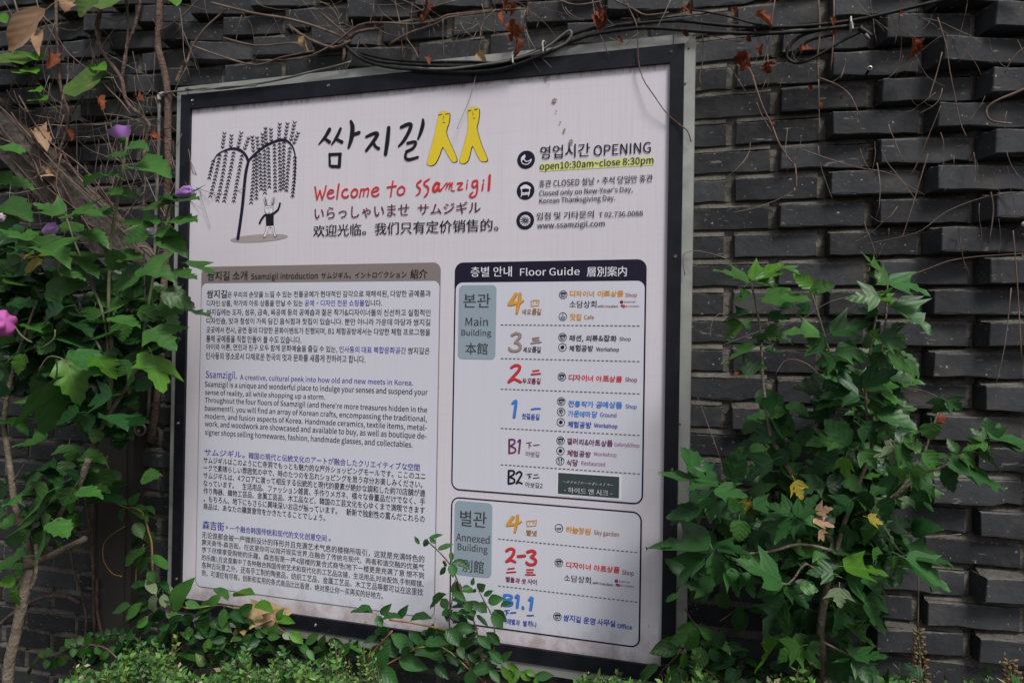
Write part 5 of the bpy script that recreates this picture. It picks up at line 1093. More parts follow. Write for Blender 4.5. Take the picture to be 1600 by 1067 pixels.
for (a, b, c, d, p, q, r, s_, cx_, cy_, t0, t1, t2, t3, sx_, sy_, u0, u1, u2, u3) in (
        (890, 470, 481, 932.2, 934.2, 476.4, 481.4, 966, 971.4, 471.7, 975.2, 470.4, 473.4, 993.3, 973.4, 478.4, 978, 477.2, 480.2, 999),
        (881.4, 896.2, 906.8, 923.6, 926.3, 907, 912.4, 958, 963.3, 906.5, 967.4, 905.9, 908.9, 984.7, 965.5, 913.3, 970, 912.2, 915.4, 991)):
    T('소담상회', a, b, c, d, I_black)
    T('with insa place', p, q, r, s_, I_black, bold=0.02, runs=[(5, 7, I_red)])
    T('중소벤처기업부', t0, t1, t2, t3, I_gry)
    T('중소기업유통센터', u0, u1, u2, u3, I_redblk, bold=0.01)
    brush([(2.0, (cx_ - 1.6, cy_ + .8), (cx_, cy_ + 1.6), (cx_ + 1.6, cy_ + .8))], I_navy, name='small_emblem')
    brush([(1.8, (cx_ - 1.5, cy_ - .9), (cx_, cy_ - 1.7), (cx_ + 1.5, cy_ - .9))], I_red, name='small_emblem')
    brush([(3.4, (sx_ - 1.6, sy_ - .8), (sx_ - .6, sy_ - .4))], I_blue, name='small_emblem', y=-0.0017)
    brush([(4.0, (sx_ + .6, sy_), (sx_ + 1.8, sy_ + .3))], I_red, name='small_emblem')
T('ㅡㅎㅏㅇㅣㄷㅡㅇㅐㄴㅅㅣㅋㅡ', 879.6, 749.2, 754.2, 959, I_wdim, y=-0.0032, bold=0.004, shear=0.5)
T('- 하이드 앤 시크 -', 881.6, 760, 769, 957, I_wdim, y=-0.0032, bold=0.006)
SB = 0.03
for s, a, b, c, d, m, bo in (('네오름길', 816.6, 482.2, 492.2, 845.8, I_ordk, SB), ('세오름길', 817.2, 541, 550.8, 845.4, I_gry, SB), ('두오름길', 816.6, 590, 599.6, 845, I_redblk, SB),
                             ('첫걸음길', 815.6, 644.6, 655, 843.4, I_skydk, SB), ('아랫길', 821.4, 704, 713, 843, I_plum, 0.0), ('아랫길2', 821, 752, 761, 848, I_black, 0.004),
                             ('별넷', 822.4, 826.4, 836.2, 839, I_ordk, SB), ('별둘과 셋 사이', 790.4, 898.6, 908.4, 839, I_redblk, SB), ('아래별과', 786.2, 963.4, 973.6, 812.8, I_skydk, SB), ('별하나', 817.5, 967.2, 977.6, 839, I_skydk, SB)):
    T(s, a, b, c, d, m, bold=bo, shear=0.05, name='brush_lettering', jit=0.07)
# the big floor numbers: a dark edge below the coloured stroke
def number(strokes, col, edge=I_gry, g_=1.1):
    if edge: brush(strokes, edge, y=-0.0016, grow=g_ * .55, shift=(0.35, 0.35), name='floor_number')
    brush(strokes, col, y=-0.0022, grow=0, name='floor_number')
k = lambda w, *p: K(785, 445, 17.79, w, *p)
number([k(4.6, (375, 262), (300, 385), (195, 535)), k(4.4, (195, 545), (330, 520), (480, 495), (575, 445, 2.6)), k(4.6, (490, 240, 3.4), (478, 400), (445, 560), (402, 790, 2.6))], I_or, I_ordk)
number([k(1.1, (805, 450), (815, 585)), k(1.1, (810, 455), (900, 425), (1040, 430)), k(1.1, (1035, 430), (1020, 560)), k(1.1, (815, 590), (1020, 570)), k(.9, (890, 450), (870, 520)), k(.9, (950, 450), (960, 505), (990, 490))], I_or, None)
k = lambda w, *p: K(785, 505, 10.16, w, *p)
number([k(3.6, (155, 190), (215, 158), (272, 172), (278, 212), (235, 270), (205, 308)), k(3.6, (215, 305), (265, 328), (285, 378), (255, 428), (180, 440), (122, 418), (106, 385, 2))], I_tan, I_gry)
number([k(1.8, (483, 238), (575, 226)), k(1.7, (490, 270), (575, 265)), k(1.8, (460, 315), (610, 298))], I_tan, I_gry, .8)
number([k(3.6, (142, 703, 3), (200, 668), (262, 672), (275, 712), (240, 772), (170, 850), (102, 930)), k(3.4, (110, 922), (180, 884), (240, 902), (288, 928))], I_red, I_redblk)
number([k(1.8, (487, 757), (575, 745)), k(2.0, (465, 808), (600, 796))], I_red, I_redblk, .8)
k = lambda w, *p: K(785, 615, 6.886, w, *p)
number([k(3.4, (108, 104, 2.6), (146, 72), (140, 150), (126, 250))], I_sky, I_skydk)
number([k(2.2, (315, 166), (360, 158), (405, 158))], I_sky, I_skydk, .8)
brush([k(2.7, (76, 492), (76, 638)), k(2.5, (76, 492), (128, 494), (132, 532), (85, 562)), k(2.5, (85, 562), (140, 588), (134, 626), (76, 640)), k(2.7, (172, 514), (195, 492), (188, 560), (180, 636)),
       k(1.2, (262, 528), (315, 522)), k(1.2, (290, 525), (290, 582)), k(1.1, (297, 546), (309, 560)), k(1.3, (335, 554), (400, 547))], I_plum, name='floor_number')
brush([k(2.9, (70, 828), (68, 962)), k(2.7, (70, 826), (122, 828), (126, 862), (80, 894)), k(2.7, (80, 894), (130, 918), (124, 955), (68, 966)), k(2.7, (152, 858), (184, 836), (210, 858), (190, 902), (152, 962)), k(2.5, (152, 962), (180, 950), (213, 964)),
       k(1.2, (265, 866), (318, 860)), k(1.2, (290, 863), (290, 912)), k(1.1, (297, 884), (309, 896)), k(1.2, (345, 871), (385, 867)), k(1.2, (334, 906), (398, 900))], I_black, name='floor_number')
k = lambda w, *p: K(780, 790, 5.335, w, *p)
number([k(4.2, (116, 92), (95, 120), (70, 156)), k(3.8, (70, 158), (130, 150), (182, 130, 2.4)), k(4.0, (154, 78, 3), (150, 130), (130, 218, 2.2))], I_or, I_ordk)
number([k(1.1, (232, 124), (236, 164)), k(1.1, (234, 124), (315, 118)), k(1.1, (314, 118), (308, 160)), k(1.1, (236, 166), (308, 162)), k(.9, (262, 128), (256, 146)), k(.9, (284, 126), (288, 142), (296, 140))], I_or, None)
number([k(3.6, (62, 372), (92, 354), (124, 366), (110, 412), (62, 460)), k(3.4, (66, 458), (98, 448), (132, 464)), k(3.8, (158, 418), (212, 413)), k(3.8, (236, 382), (275, 371), (300, 388), (268, 422)), k(3.8, (268, 422), (304, 450), (292, 482), (250, 486), (230, 470))], I_red, I_redblk)
number([k(1.9, (76, 522), (124, 516)), k(1.9, (66, 552), (136, 546)), k(1.8, (232, 528), (284, 528)), k(1.7, (232, 550), (280, 550)), k(1.9, (222, 570), (298, 570))], I_red, I_redblk, .7)
number([k(3.2, (44, 738), (40, 822)), k(3.0, (44, 738), (98, 744), (100, 768), (56, 780)), k(3.0, (56, 780), (106, 796), (100, 824), (42, 828)), k(3.4, (138, 758), (160, 742), (150, 842)), k(3.2, (197, 840), (200, 852)), k(3.4, (252, 780), (276, 760), (262, 862))], I_sky, I_skydk)
brush([k(1.6, (44, 871), (86, 868)), k(1.6, (62, 870), (62, 906)), k(1.5, (68, 882), (78, 894)), k(2.0, (96, 889), (140, 886)), k(2.0, (236, 911), (286, 911))], I_skydk, name='floor_number')
# small round pictograms
def disc(px, py, r, mat, y, hole=0.0, n=28, name='pictogram'):
    c = at(px, py); s = pxm(c)
    if hole == 0:
        return poly_part(name, [Vector((c.x + r*s*math.cos(2*math.pi*i/n), 0, c.z + r*s*math.sin(2*math.pi*i/n))) for i in range(n)], y, mat)
    g = G(); vs = []
    for i in range(n):
        a = 2*math.pi*i/n
        vs += [(c.x + r*s*math.cos(a), y, c.z + r*s*math.sin(a)), (c.x + hole*s*math.cos(a), y, c.z + hole*s*math.sin(a))]
    g.add(vs, [(2*i, (2*i+2) % (2*n), (2*i+3) % (2*n), 2*i+1) for i in range(n)])
    return g.build(name, mat, sign)
for i, (px, py) in enumerate(((880.2, 460.6), (879.7, 494.8), (879.2, 526.9), (879, 542.6), (878.2, 588.5), (877.2, 626.9), (877, 643.2), (876.5, 659.4), (876.2, 688), (876, 704), (875.5, 719.7), (873.7, 824.4), (873.4, 878.4), (871.2, 962.4))):
    disc(px, py, 6.6, I_navy, L3, 5.6)
    kind = {1: 'cup', 3: 'dot', 7: 'dot', 9: 'dot', 6: 'tree', 10: 'fork', 11: 'cloud'}.get(i, 'stall')
    q = lambda w, *p: (w,) + tuple((px + a, py + b) for a, b in p)
    if kind == 'dot': disc(px, py, 3.0, I_navy, L3)
    elif kind == 'stall': brush([q(2.2, (-3.3, -1.8), (0, -2.6), (3.3, -1.8)), q(.8, (-2.8, -.5), (-2.6, 2.8), (2.6, 2.8), (2.8, -.5)), q(.7, (-1.4, 0), (-1.2, 2.4)), q(.7, (1, 0), (0, 2.4))], I_navy, name='pictogram')
    elif kind == 'cup': brush([q(.9, (-2.8, .4), (-2, 3.4), (2, 3.4), (2.8, .4)), q(.8, (-2.8, .8), (2.8, .8)), q(.6, (-1, -3.4), (-.4, -1.6)), q(.6, (1, -3.4), (.6, -1.6))], I_navy, name='pictogram')
    elif kind == 'tree': brush([q(1.2, (-3, -1), (-1, -3.4), (2.6, -2)), q(1.0, (0, -3), (.4, 4.2)), q(.8, (-2.4, 0), (-1.6, 2.4)), q(.8, (2.2, -.6), (2.8, 1.6)), q(.8, (-1, -1), (-.6, 1))], I_navy, name='pictogram')
    elif kind == 'fork': brush([q(.9, (-1.6, -4), (-1.4, 4)), q(.7, (-2.8, -3.6), (-2.6, -1), (-1.4, 0)), q(.9, (1.8, 4), (1.6, -3.8), (2.9, -2), (2, .4))], I_navy, name='pictogram')
    else: brush([q(.8, (-4, -.6), (-2, .8), (0, -.4), (2, .8), (4, -.8)), q(.8, (-3.4, 1.4), (0, 2.4), (3.4, 1.2))], I_navy, name='pictogram')
for i, (px, py) in enumerate(((822.1, 250.0), (821.3, 298.2), (820.7, 344.8))):
    disc(px, py, 14.4, I_navy, L1)
    q = lambda w, *p: (w,) + tuple((px + a, py + b) for a, b in p)
    if i == 0: brush([(1.2, (px-1.8, py-7.4), (px-5.2, py-2.2, 4.2), (px-7, py+2.6), (px-4.6, py+6.4), (px+1.8, py+7.6), (px+6.4, py+4), (px+8.4, py-.4)), q(1.3, (-3.6, -1.4), (-.6, 2.6), (3.6, 2.6), (8, -.2)), q(3.0, (-2.4, -5), (-4.2, -1.2))], I_white, name='pictogram')
    elif i == 1: brush([q(3.4, (-6, -4.4), (0, -7.4), (6, -4.4)), q(2.6, (-6.8, -3.4), (0, -4.6), (7, -3.6)), q(1.3, (-6.4, -2.4), (-5.4, 6)), q(1.3, (6.6, -2.4), (5.6, 6)), q(1.6, (-6, 4.4), (6, 3.4)), q(1.4, (-6, 6.8), (6, 5.6)), q(1, (-6.2, 7), (-7, 10)), q(1, (5, 6), (4.6, 9))], I_white, name='pictogram')
    else:
        disc(px, py, 8.6, I_white, L2)
        brush([q(.9, (1.5*math.cos(a)+.8, 1.5*math.sin(a)), (7.2*math.cos(a+.25), 7.2*math.sin(a+.25))) for a in [x*.52 for x in range(12)]], I_navy, name='pictogram', y=-0.0018)
# shop name, brushed
k = lambda w, *p: K(480, 150, 5.333, w, *p)
brush([k(5, (188, 282, 5.6), (152, 342, 4.6), (100, 404, 2)), k(4.6, (146, 356, 3.6), (188, 386, 5)), k(5, (280, 275, 4), (248, 345, 4.8), (206, 408, 2)), k(4.6, (246, 362, 3.8), (292, 386, 4.8)),
       k(6.4, (366, 214, 4), (380, 262, 6.6), (372, 350, 6.6), (348, 430, 4)), k(4.6, (384, 326), (434, 308, 5)), k(3.8, (188, 484, 3), (191, 580)), k(4, (188, 490), (282, 486)), k(5, (276, 488), (270, 588)), k(4.2, (204, 588), (266, 590)),
       k(5, (494, 342, 3.6), (560, 314, 5), (588, 322, 5.4), (556, 376, 5), (494, 458, 4)), k(4.4, (552, 388), (572, 424, 4), (598, 440, 4.6)), k(6.2, (681, 268, 5.4), (672, 370, 6.2), (655, 486, 5.4)),
       k(5, (786, 262, 4.6), (840, 238), (868, 248, 5.6), (842, 315, 5.2), (804, 378, 4.6), (766, 420, 3)), k(5, (966, 198, 3), (966, 240, 5.6), (950, 300, 5.2), (926, 360, 3)),
       k(4.2, (838, 396, 4), (896, 384), (906, 402), (880, 440), (828, 466, 4)), k(4, (828, 470), (820, 512), (848, 532, 4.4), (924, 512, 3.4))], I_black, y=-0.0014, label='shop name brushed in thick black strokes')
FIG1 = [(1098,160),(1110,137),(1145,128),(1180,138),(1188,165),(1180,230),(1158,300),(1185,380),(1218,450),(1245,520),(1245,545),(1225,552),(1205,545),(1165,480),(1130,425),(1105,490),(1070,560),(1035,583),(1008,575),(1000,555),(1025,460),(1050,370),(1070,290),(1085,210)]
FIG2 = [(1340,135),(1350,105),(1385,93),(1425,100),(1435,135),(1425,220),(1413,275),(1450,400),(1475,460),(1497,515),(1500,540),(1475,548),(1445,540),(1410,480),(1378,415),(1360,470),(1340,540),(1305,565),(1280,560),(1270,535),(1300,430),(1335,300),(1342,250)]
for F_, fx, fy in ((FIG1, 0, 0), (FIG2, 0, 0)):
    P = [Vector((480 + a/5.333, 150 + b/5.333, 0)) for a, b in F_]
    P = smooth_path(P + [P[0]], 2)[:-1]
    poly_part('logo_shadow', [at(p.x + 1.3, p.y + 0.9) for p in P], L1, I_black)
    poly_part('logo_outline', [at(800 + (p.x-800)*1.0 - .25, p.y - .1) for p in P], -0.0009, I_ordk)
    poly_part('logo_figure', [at(p.x + .15, p.y + .15) for p in P], L2, I_yel, label='yellow two-legged brush mark of the shop name')
brush([k(1.0, (1096, 164), (1126, 156)), k(1.0, (1155, 156), (1182, 150)), k(.6, (1139, 168), (1134, 202)), k(.6, (1131, 224), (1152, 224)), k(1.0, (1342, 130), (1368, 122)), k(1.0, (1396, 120), (1420, 112)), k(.6, (1382, 134), (1384, 168)), k(.6, (1384, 188), (1400, 188))], I_black, y=-0.0016, name='logo_face')
# welcome, brushed in red
k = lambda w, *p: K(485, 265, 10.667, w, *p)
k2 = lambda w, *p: K(630, 265, 10.667, w, *p)
brush([k(2.4, (84, 290), (100, 400), (116, 500)), k(2.2, (118, 500), (162, 350)), k(2.2, (166, 350), (200, 500)), k(2.4, (200, 500), (240, 385), (266, 278)),
       k(2.2, (292, 408), (386, 378), (376, 345), (330, 346), (288, 410), (306, 468), (352, 478), (400, 452)), k(2.7, (480, 245), (462, 370), (448, 482)),
       k(2.6, (622, 336), (582, 332), (534, 390), (548, 452), (600, 466), (636, 440)), k(2.5, (740, 326), (690, 380), (694, 442), (735, 460), (782, 418), (786, 350), (742, 326)),
       k(2.3, (850, 330), (838, 400), (825, 458)), k(2.3, (848, 352), (900, 328), (888, 440)), k(2.3, (904, 346), (956, 316), (976, 342), (955, 450)),
       k(2.4, (1030, 385), (1128, 346), (1134, 312), (1090, 300), (1032, 360), (1040, 428), (1092, 445), (1145, 410)), k(2.4, (1380, 196), (1360, 330), (1342, 448)), k(2.4, (1288, 298), (1434, 276)),
       k(2.4, (1520, 285), (1466, 330), (1460, 398), (1500, 425), (1560, 390), (1574, 320), (1528, 282)),
       k2(2.6, (300, 186, 3), (236, 240), (242, 282), (286, 330, 3), (268, 398), (214, 436, 1)), k2(2.6, (440, 160, 2), (360, 215), (362, 260), (418, 300, 3), (418, 370, 2.6), (386, 430), (346, 466, 1)),
       k2(3.8, (600, 238), (556, 228), (512, 290), (508, 345), (540, 362), (588, 300)), k2(3.4, (606, 236), (592, 320), (618, 352), (662, 308, 1.4)),
       k2(1.6, (662, 308), (738, 216), (716, 330)), k2(1.6, (724, 300), (788, 212), (766, 330)), k2(1.6, (772, 310), (832, 210), (806, 318), (818, 356), (860, 354)),
       k2(2.4, (908, 236), (994, 226), (912, 335), (998, 326, 1.6)), k2(1.8, (1070, 236), (1060, 324)), k2(2.0, (1077, 184), (1078, 188)),
       k2(2.6, (1230, 184), (1170, 202), (1155, 258), (1180, 298), (1232, 256)), k2(2.6, (1240, 200), (1240, 330), (1214, 430), (1150, 462), (1112, 430), (1164, 380, 2)), k2(2.4, (1338, 236), (1322, 345)), k2(2.6, (1344, 180), (1345, 184)), k2(3.6, (1446, 102), (1440, 220), (1430, 340))],
      I_red, y=-0.0014, label='welcome words in loose red brush writing')
# the willow and the waving hare
k = lambda w, *p: K(310, 180, 5.081, w, *p)
c0 = at(310 + 480/5.081, 180 + 978/5.081); s0 = pxm(c0)
poly_part('willow_ground', [Vector((c0.x + 52.5*s0*math.cos(a) , 0, c0.z + 6.0*s0*math.sin(a) + 0.05*52*s0*math.cos(a)*0.6)) for a in [2*math.pi*i/32 for i in range(32)]], L1, I_shadow)
brush([k(4.8, (315, 980), (332, 870), (352, 720), (366, 570), (380, 450), (400, 365, 4)), k(4, (400, 370), (372, 312, 3.6), (322, 274), (262, 268, 3), (202, 285, 2), (150, 318, 1.8), (122, 370, 1.4), (95, 450, 1)),
       k(3.6, (402, 362), (450, 312), (530, 248), (622, 206), (690, 200), (742, 240, 2.4), (768, 310, 2), (772, 420, 1.6), (762, 560, 1.4), (746, 660, 1))], I_navy, y=-0.0012, name='willow_branch')
fr = []
def frond(pts, up):
    P = smooth_path([Vector((310 + a/5.081, 180 + b/5.081, 0)) for a, b in pts], 4)
    fr.append((0.8,) + tuple((p.x, p.y) for p in P))
    L = 0; acc = 1.5
    for a, b in zip(P[:-1], P[1:]):
        d = b - a; l = d.length; t = d.normalized()
        while acc < l:
            c = a + t * acc; n = Vector((-t.y, t.x, 0))
            for sgn in (1, -1):
                e = c + t * 3.6 + n * sgn * 2.9
                m = c + t * 1.4 + n * sgn * 1.7
                fr.append((0.8, (c.x, c.y), (m.x, m.y, 1.45), (e.x, e.y, 0.8)))
            acc += 5.5
        acc -= l
for a in (((192,270),(208,150)),((258,262),(265,158)),((315,265),(340,148)),((365,280),(405,168)),((440,300),(430,168)),((478,280),(468,168)),((510,250),(512,150)),((540,235),(535,92)),((580,215),(578,98)),((640,200),(648,68)),((690,195),(710,62)),((735,210),(765,62)),((755,235),(795,140))): frond(a, 1)
for a in (((125,350),(85,515)),((175,305),(140,480),(100,640)),((225,280),(195,480),(155,680)),((285,285),(250,480),(205,690)),((350,310),(315,500),(280,700)),((445,320),(436,520),(420,700)),((465,310),(462,680)),((490,295),(500,595)),((525,270),(530,615)),((555,250),(565,580)),((605,225),(612,615)),((645,215),(652,612)),((680,205),(675,590)),((730,250),(712,440),(700,612)),((768,320),(764,480),(748,655))): frond(a, 0)
brush(fr, I_navy, y=-0.0010, name='willow_fronds', sub=1, caps=False)
for q_ in (((532,715),(594,715),(594,765),(572,788),(546,785),(530,760)), ((540,884),(600,880),(622,966),(602,962),(572,890),(540,962),(516,968)), ((522,672),(532,656),(545,690),(548,718),(532,716)), ((588,670),(604,654),(608,680),(594,716),(582,716))):
    poly_part('drawn_hare', [at(310 + a/5.081, 180 + b/5.081) for a, b in q_], -0.0009, I_white)
poly_part('drawn_hare', [at(310 + a/5.081, 180 + b/5.081) for a, b in ((536,784),(600,780),(600,878),(540,882))], L2, I_black)
brush([k(3.0, (650, 702), (636, 748), (600, 780), (568, 800), (534, 792), (504, 826), (488, 858))], I_black, y=L2, name='drawn_hare')
brush([k(.55, (532, 715), (530, 760), (546, 785), (572, 788), (592, 765), (594, 715)), k(.55, (532, 718), (560, 722), (594, 716)), k(.6, (532, 716), (522, 672), (532, 654), (545, 690), (548, 718)), k(.6, (582, 716), (588, 670), (604, 652), (608, 680), (594, 716)),
       k(1.4, (534, 672), (540, 712)), k(1.4, (600, 670), (590, 708)), k(.5, (540, 740), (554, 738)), k(.5, (572, 736), (588, 734)), k(.5, (562, 735), (562, 768)), k(.5, (556, 776), (572, 774)),
       k(.6, (540, 884), (534, 920), (516, 962), (524, 972), (540, 962), (556, 905), (572, 890), (592, 905), (602, 962), (622, 966), (612, 940), (600, 880))], I_black, y=L2, name='drawn_hare')
# marks left by a leaf and by insects
M_stain = mk('dried_stain', (0.22, 0.16, 0.12), 0.9, (0.40, 0.33, 0.30), 200)
for px, py, r in ((853.4, 123, 4.6), (867, 157.6, 4.6), (869.3, 174.4, 2.2), (876, 192, 2.2), (881.6, 204.6, 3.4), (892.5, 222.5, 5), (857.8, 133, 1.4), (564, 934.6, 1.5), (572, 971, 3), (1014, 977, 1.2)):
    c = at(px, py); s = pxm(c); rg = random.Random(int(px))
    poly_part('stain', [Vector((c.x + r*s*rg.uniform(.25, 1.05)*math.cos(a), 0, c.z + r*s*rg.uniform(.4, 1.3)*math.sin(a))) for a in [2*math.pi*i/13 for i in range(13)]], -0.0028, M_stain)
# ================================================================== post, brace, wires
M_post = mk('painted_steel', (0.040, 0.035, 0.031), 0.65, (0.060, 0.052, 0.045), 7, 6, bump=0.15, bscale=40, spec=0.3)
add_layer(M_post, (0.11, 0.10, 0.09), 30, 0.66, 0.8, 6, amount=0.5)
M_timber = mk('weathered_timber', (0.065, 0.056, 0.048), 0.9, (0.125, 0.108, 0.092), 22, 8, 0.3, 0.7, bump=1.0, bscale=45, stretch=(1, 1, 1), spec=0.2)
add_layer(M_timber, (0.03, 0.026, 0.022), 20, 0.5, 0.68, 8, stretch=(1, 1, 1), amount=0.7)
pa, pb, pc = at(150, 760, 0.008), at(207, 760, 0.008), at(150, 432, 0.008)
post = thing('steel_post', 'dark brown upright steel post fixed to the brick wall left of the sign', 'post', (pa.x, 0.03, 0))
g = G(); g.box(pa.x, pb.x, 0.008, WY + 0.02, 0.0, pc.z); g.build('post_body', M_post, post)
g = G(); g.box(pa.x + 0.012, pb.x - 0.02, 0.0035, 0.0078, 0.0, pc.z - 0.02); g.build('cover_plate', M_post, post)
M_bright = mk('galvanised', (0.16, 0.16, 0.155), 0.45, (0.2, 0.2, 0.19), 30, metal=0.7)
e0 = at(219, 671, 0.0); g = G(); rr = 0.016
g.tube([(e0.x + rr*math.cos(a)*1.2, 0.0, e0.z + rr*math.sin(a)) for a in [2*math.pi*i/14 for i in range(15)]], 0.0035, 6); g.build('cable_eye', M_bright, post)
screw(e0.x - 0.004, e0.z - 0.004, -0.002, 0.006, post)
def slab(px_poly, y0, y1, name, mat, parent):
    g = G(); P = [at(px, py, y0) for px, py in px_poly]; g.prism([(p.x, p.z) for p in P], y0, y1); return g.build(name, mat, parent)
bc = at(80, 290, 0)
brace = thing('timber_brace', 'weathered grey timber brace running up to the left, wrapped in dry creeper', 'beam', (bc.x, 0.0, bc.z))
slab([(-70, 142), (-70, 176), (185, 437), (222, 437)], -0.004, WY - 0.001, 'beam', M_timber, brace)
slab([(-70, 104), (-70, 139), (224, 436), (252, 428)], -0.024, WY - 0.004, 'plank', M_timber, brace)

M_blackcab = mk('black_rubber', (0.006, 0.006, 0.007), 0.55, (0.018, 0.018, 0.018), 40, spec=0.25)
M_greycab = mk('grey_plastic', (0.16, 0.16, 0.148), 0.6, (0.085, 0.082, 0.072), 14, 6, 0.4, 0.7)
M_white = mk('white_plastic', (0.55, 0.55, 0.52), 0.5, (0.35, 0.34, 0.31), 20)
def stem(parent, pts, r, Y, name, mat, sub=3, sides=6, wob=0.08, dY=None, taper=None):
    """pts in photograph pixels on the plane y=Y (or per-point Y); r in pixels"""
    P = []
    for i, p in enumerate(pts):
        yy = p[2] if len(p) > 2 else Y + (random.uniform(-dY, dY) if dY else 0)
        P.append(at(p[0], p[1], yy))
    P = smooth_path(P, sub); n = len(P)
    s = pxm(P[n // 2])
    if taper is None: rad = [r * s] * n
    else: rad = [s * (r + (taper - r) * i / (n - 1)) for i in range(n)]
    g = G(); g.tube(P, rad, sides, wob=wob)
    return g.build(name, mat, parent, True)
cb = at(760, 100, 0)
bundle = thing('cable_bundle', 'bundle of black and grey cables drooping over the top edge of the sign', 'cables', (cb.x, 0, cb.z))
stem(bundle, [(537,70),(556,84),(590,96),(640,101),(700,104),(760,101),(820,88),(880,60),(930,44),(1000,37),(1060,33),(1130,40),(1200,43),(1260,41),(1330,33),(1400,18),(1500,-6),(1620,-30)], 2.8, -0.014, 'cable', M_blackcab, wob=0)
stem(bundle, [(535,66),(560,90),(600,104),(660,110),(720,113),(785,108),(850,85),(890,66),(940,52),(1010,44),(1100,50),(1180,53),(1250,50),(1335,40)], 2.8, -0.018, 'cable', M_blackcab, wob=0)
stem(bundle, [(545,78),(600,92),(660,97),(730,97),(790,98),(850,84),(880,70),(905,62)], 2.2, -0.008, 'cable', M_blackcab, wob=0)
stem(bundle, [(650,107),(700,108),(760,101),(800,94),(850,77),(886,50),(893,54),(884,68),(862,78)], 2.1, -0.022, 'cable', M_greycab, wob=0)
stem(bundle, [(1000,18),(1060,14),(1130,24),(1190,40),(1260,44),(1330,46)], 1.6, -0.01, 'cable', M_blackcab, wob=0)
for px, py in ((803, 91), (850, 74), (1329, 38)):
    g = G(); c = at(px, py, -0.016); r0 = 0.0125
    g.tube([(c.x + 0.1*r0*math.cos(a), c.y + 0.9*r0*math.cos(a), c.z + r0*1.15*math.sin(a)) for a in [2*math.pi*i/12 for i in range(13)]], 0.0022, 5)
    g.tube([(c.x, c.y - r0, c.z), (c.x + .002, c.y - r0 - 0.004, c.z - 0.018)], 0.0016, 5); g.build('cable_tie', M_white, bundle)
lc = at(1250, 90, 0)
loop = thing('cable_loop', 'loose black cable looped and taped below the drooping bundle right of the sign', 'cable', (lc.x, 0, lc.z))
stem(loop, [(1330,42),(1290,46),(1255,55),(1235,70),(1229,88),(1240,98),(1260,96),(1290,80),(1320,62),(1350,48)], 2.6, -0.012, 'cable', M_blackcab, wob=0)
stem(loop, [(1300,56),(1270,62),(1248,76),(1240,92),(1250,99)], 2.0, -0.006, 'cable', M_blackcab, wob=0)
stem(loop, [(1342,44),(1352,50),(1362,58)], 4.2, -0.014, 'connector', M_blackcab, wob=0)
stem(loop, [(1352,54),(1358,62)], 3.0, -0.018, 'tape', M_greycab, wob=0)
w0 = at(400, 130, 0)
wire = thing('grey_wire', 'thin grey wire lying along the upper left edge of the sign', 'wire', (w0.x, 0, w0.z))
stem(wire, [(254,147),(268,144),(290,142),(320,138),(345,139),(375,135),(410,130),(450,122),(485,113),(520,105),(548,97)], 1.7, -0.016, 'wire_run', M_greycab, wob=0)
stem(wire, [(290,139),(320,141),(350,136),(400,134)], 1.2, -0.019, 'wire_run', M_greycab, wob=0)
w0 = at(245, 400, 0)
pipe = thing('grey_conduit', 'thin grey upright conduit with a white elbow between post and sign', 'pipe', (w0.x, 0, w0.z))
stem(pipe, [(249,158),(247.5,250),(244,330),(242,400),(239,480),(236,560),(232,652)], 2.6, 0.004, 'tube', M_greycab, wob=0)
stem(pipe, [(249,157),(249.5,150),(254,147),(262,146)], 3.6, 0.0, 'elbow', M_white, wob=0)
sc = at(1596, 352, 0.02)
sn = thing('wall_peg', 'small round whitish peg sticking out of the bricks at the far right', 'peg', (sc.x, sc.y, sc.z))
g = G(); g.tube([(sc.x, 0.05, sc.z), (sc.x, 0.012, sc.z)], 0.003, 8); g.build('shank', M_bright, sn)
g = G(); g.tube([(sc.x, 0.012, sc.z), (sc.x, 0.010, sc.z), (sc.x, 0.006, sc.z), (sc.x, 0.004, sc.z)], [0.003, 0.0052, 0.005, 0.002], 10); g.build('knob', M_white, sn)
sc = at(1359, 107, 0.01)
sn = thing('wall_plug', 'small ring-shaped plug set in the proud brick right of the hanging cables', 'plug', (sc.x, sc.y, sc.z))
g = G(); g.tube([(sc.x + .004*math.cos(a), sc.y, sc.z + .004*math.sin(a)) for a in [2*math.pi*i/12 for i in range(13)]], 0.0014, 5); g.build('ring', M_screw, sn)
g = G(); g.tube([(sc.x, sc.y, sc.z), (sc.x, sc.y + 0.04, sc.z)], 0.003, 6); g.build('socket', M_blackcab, sn)
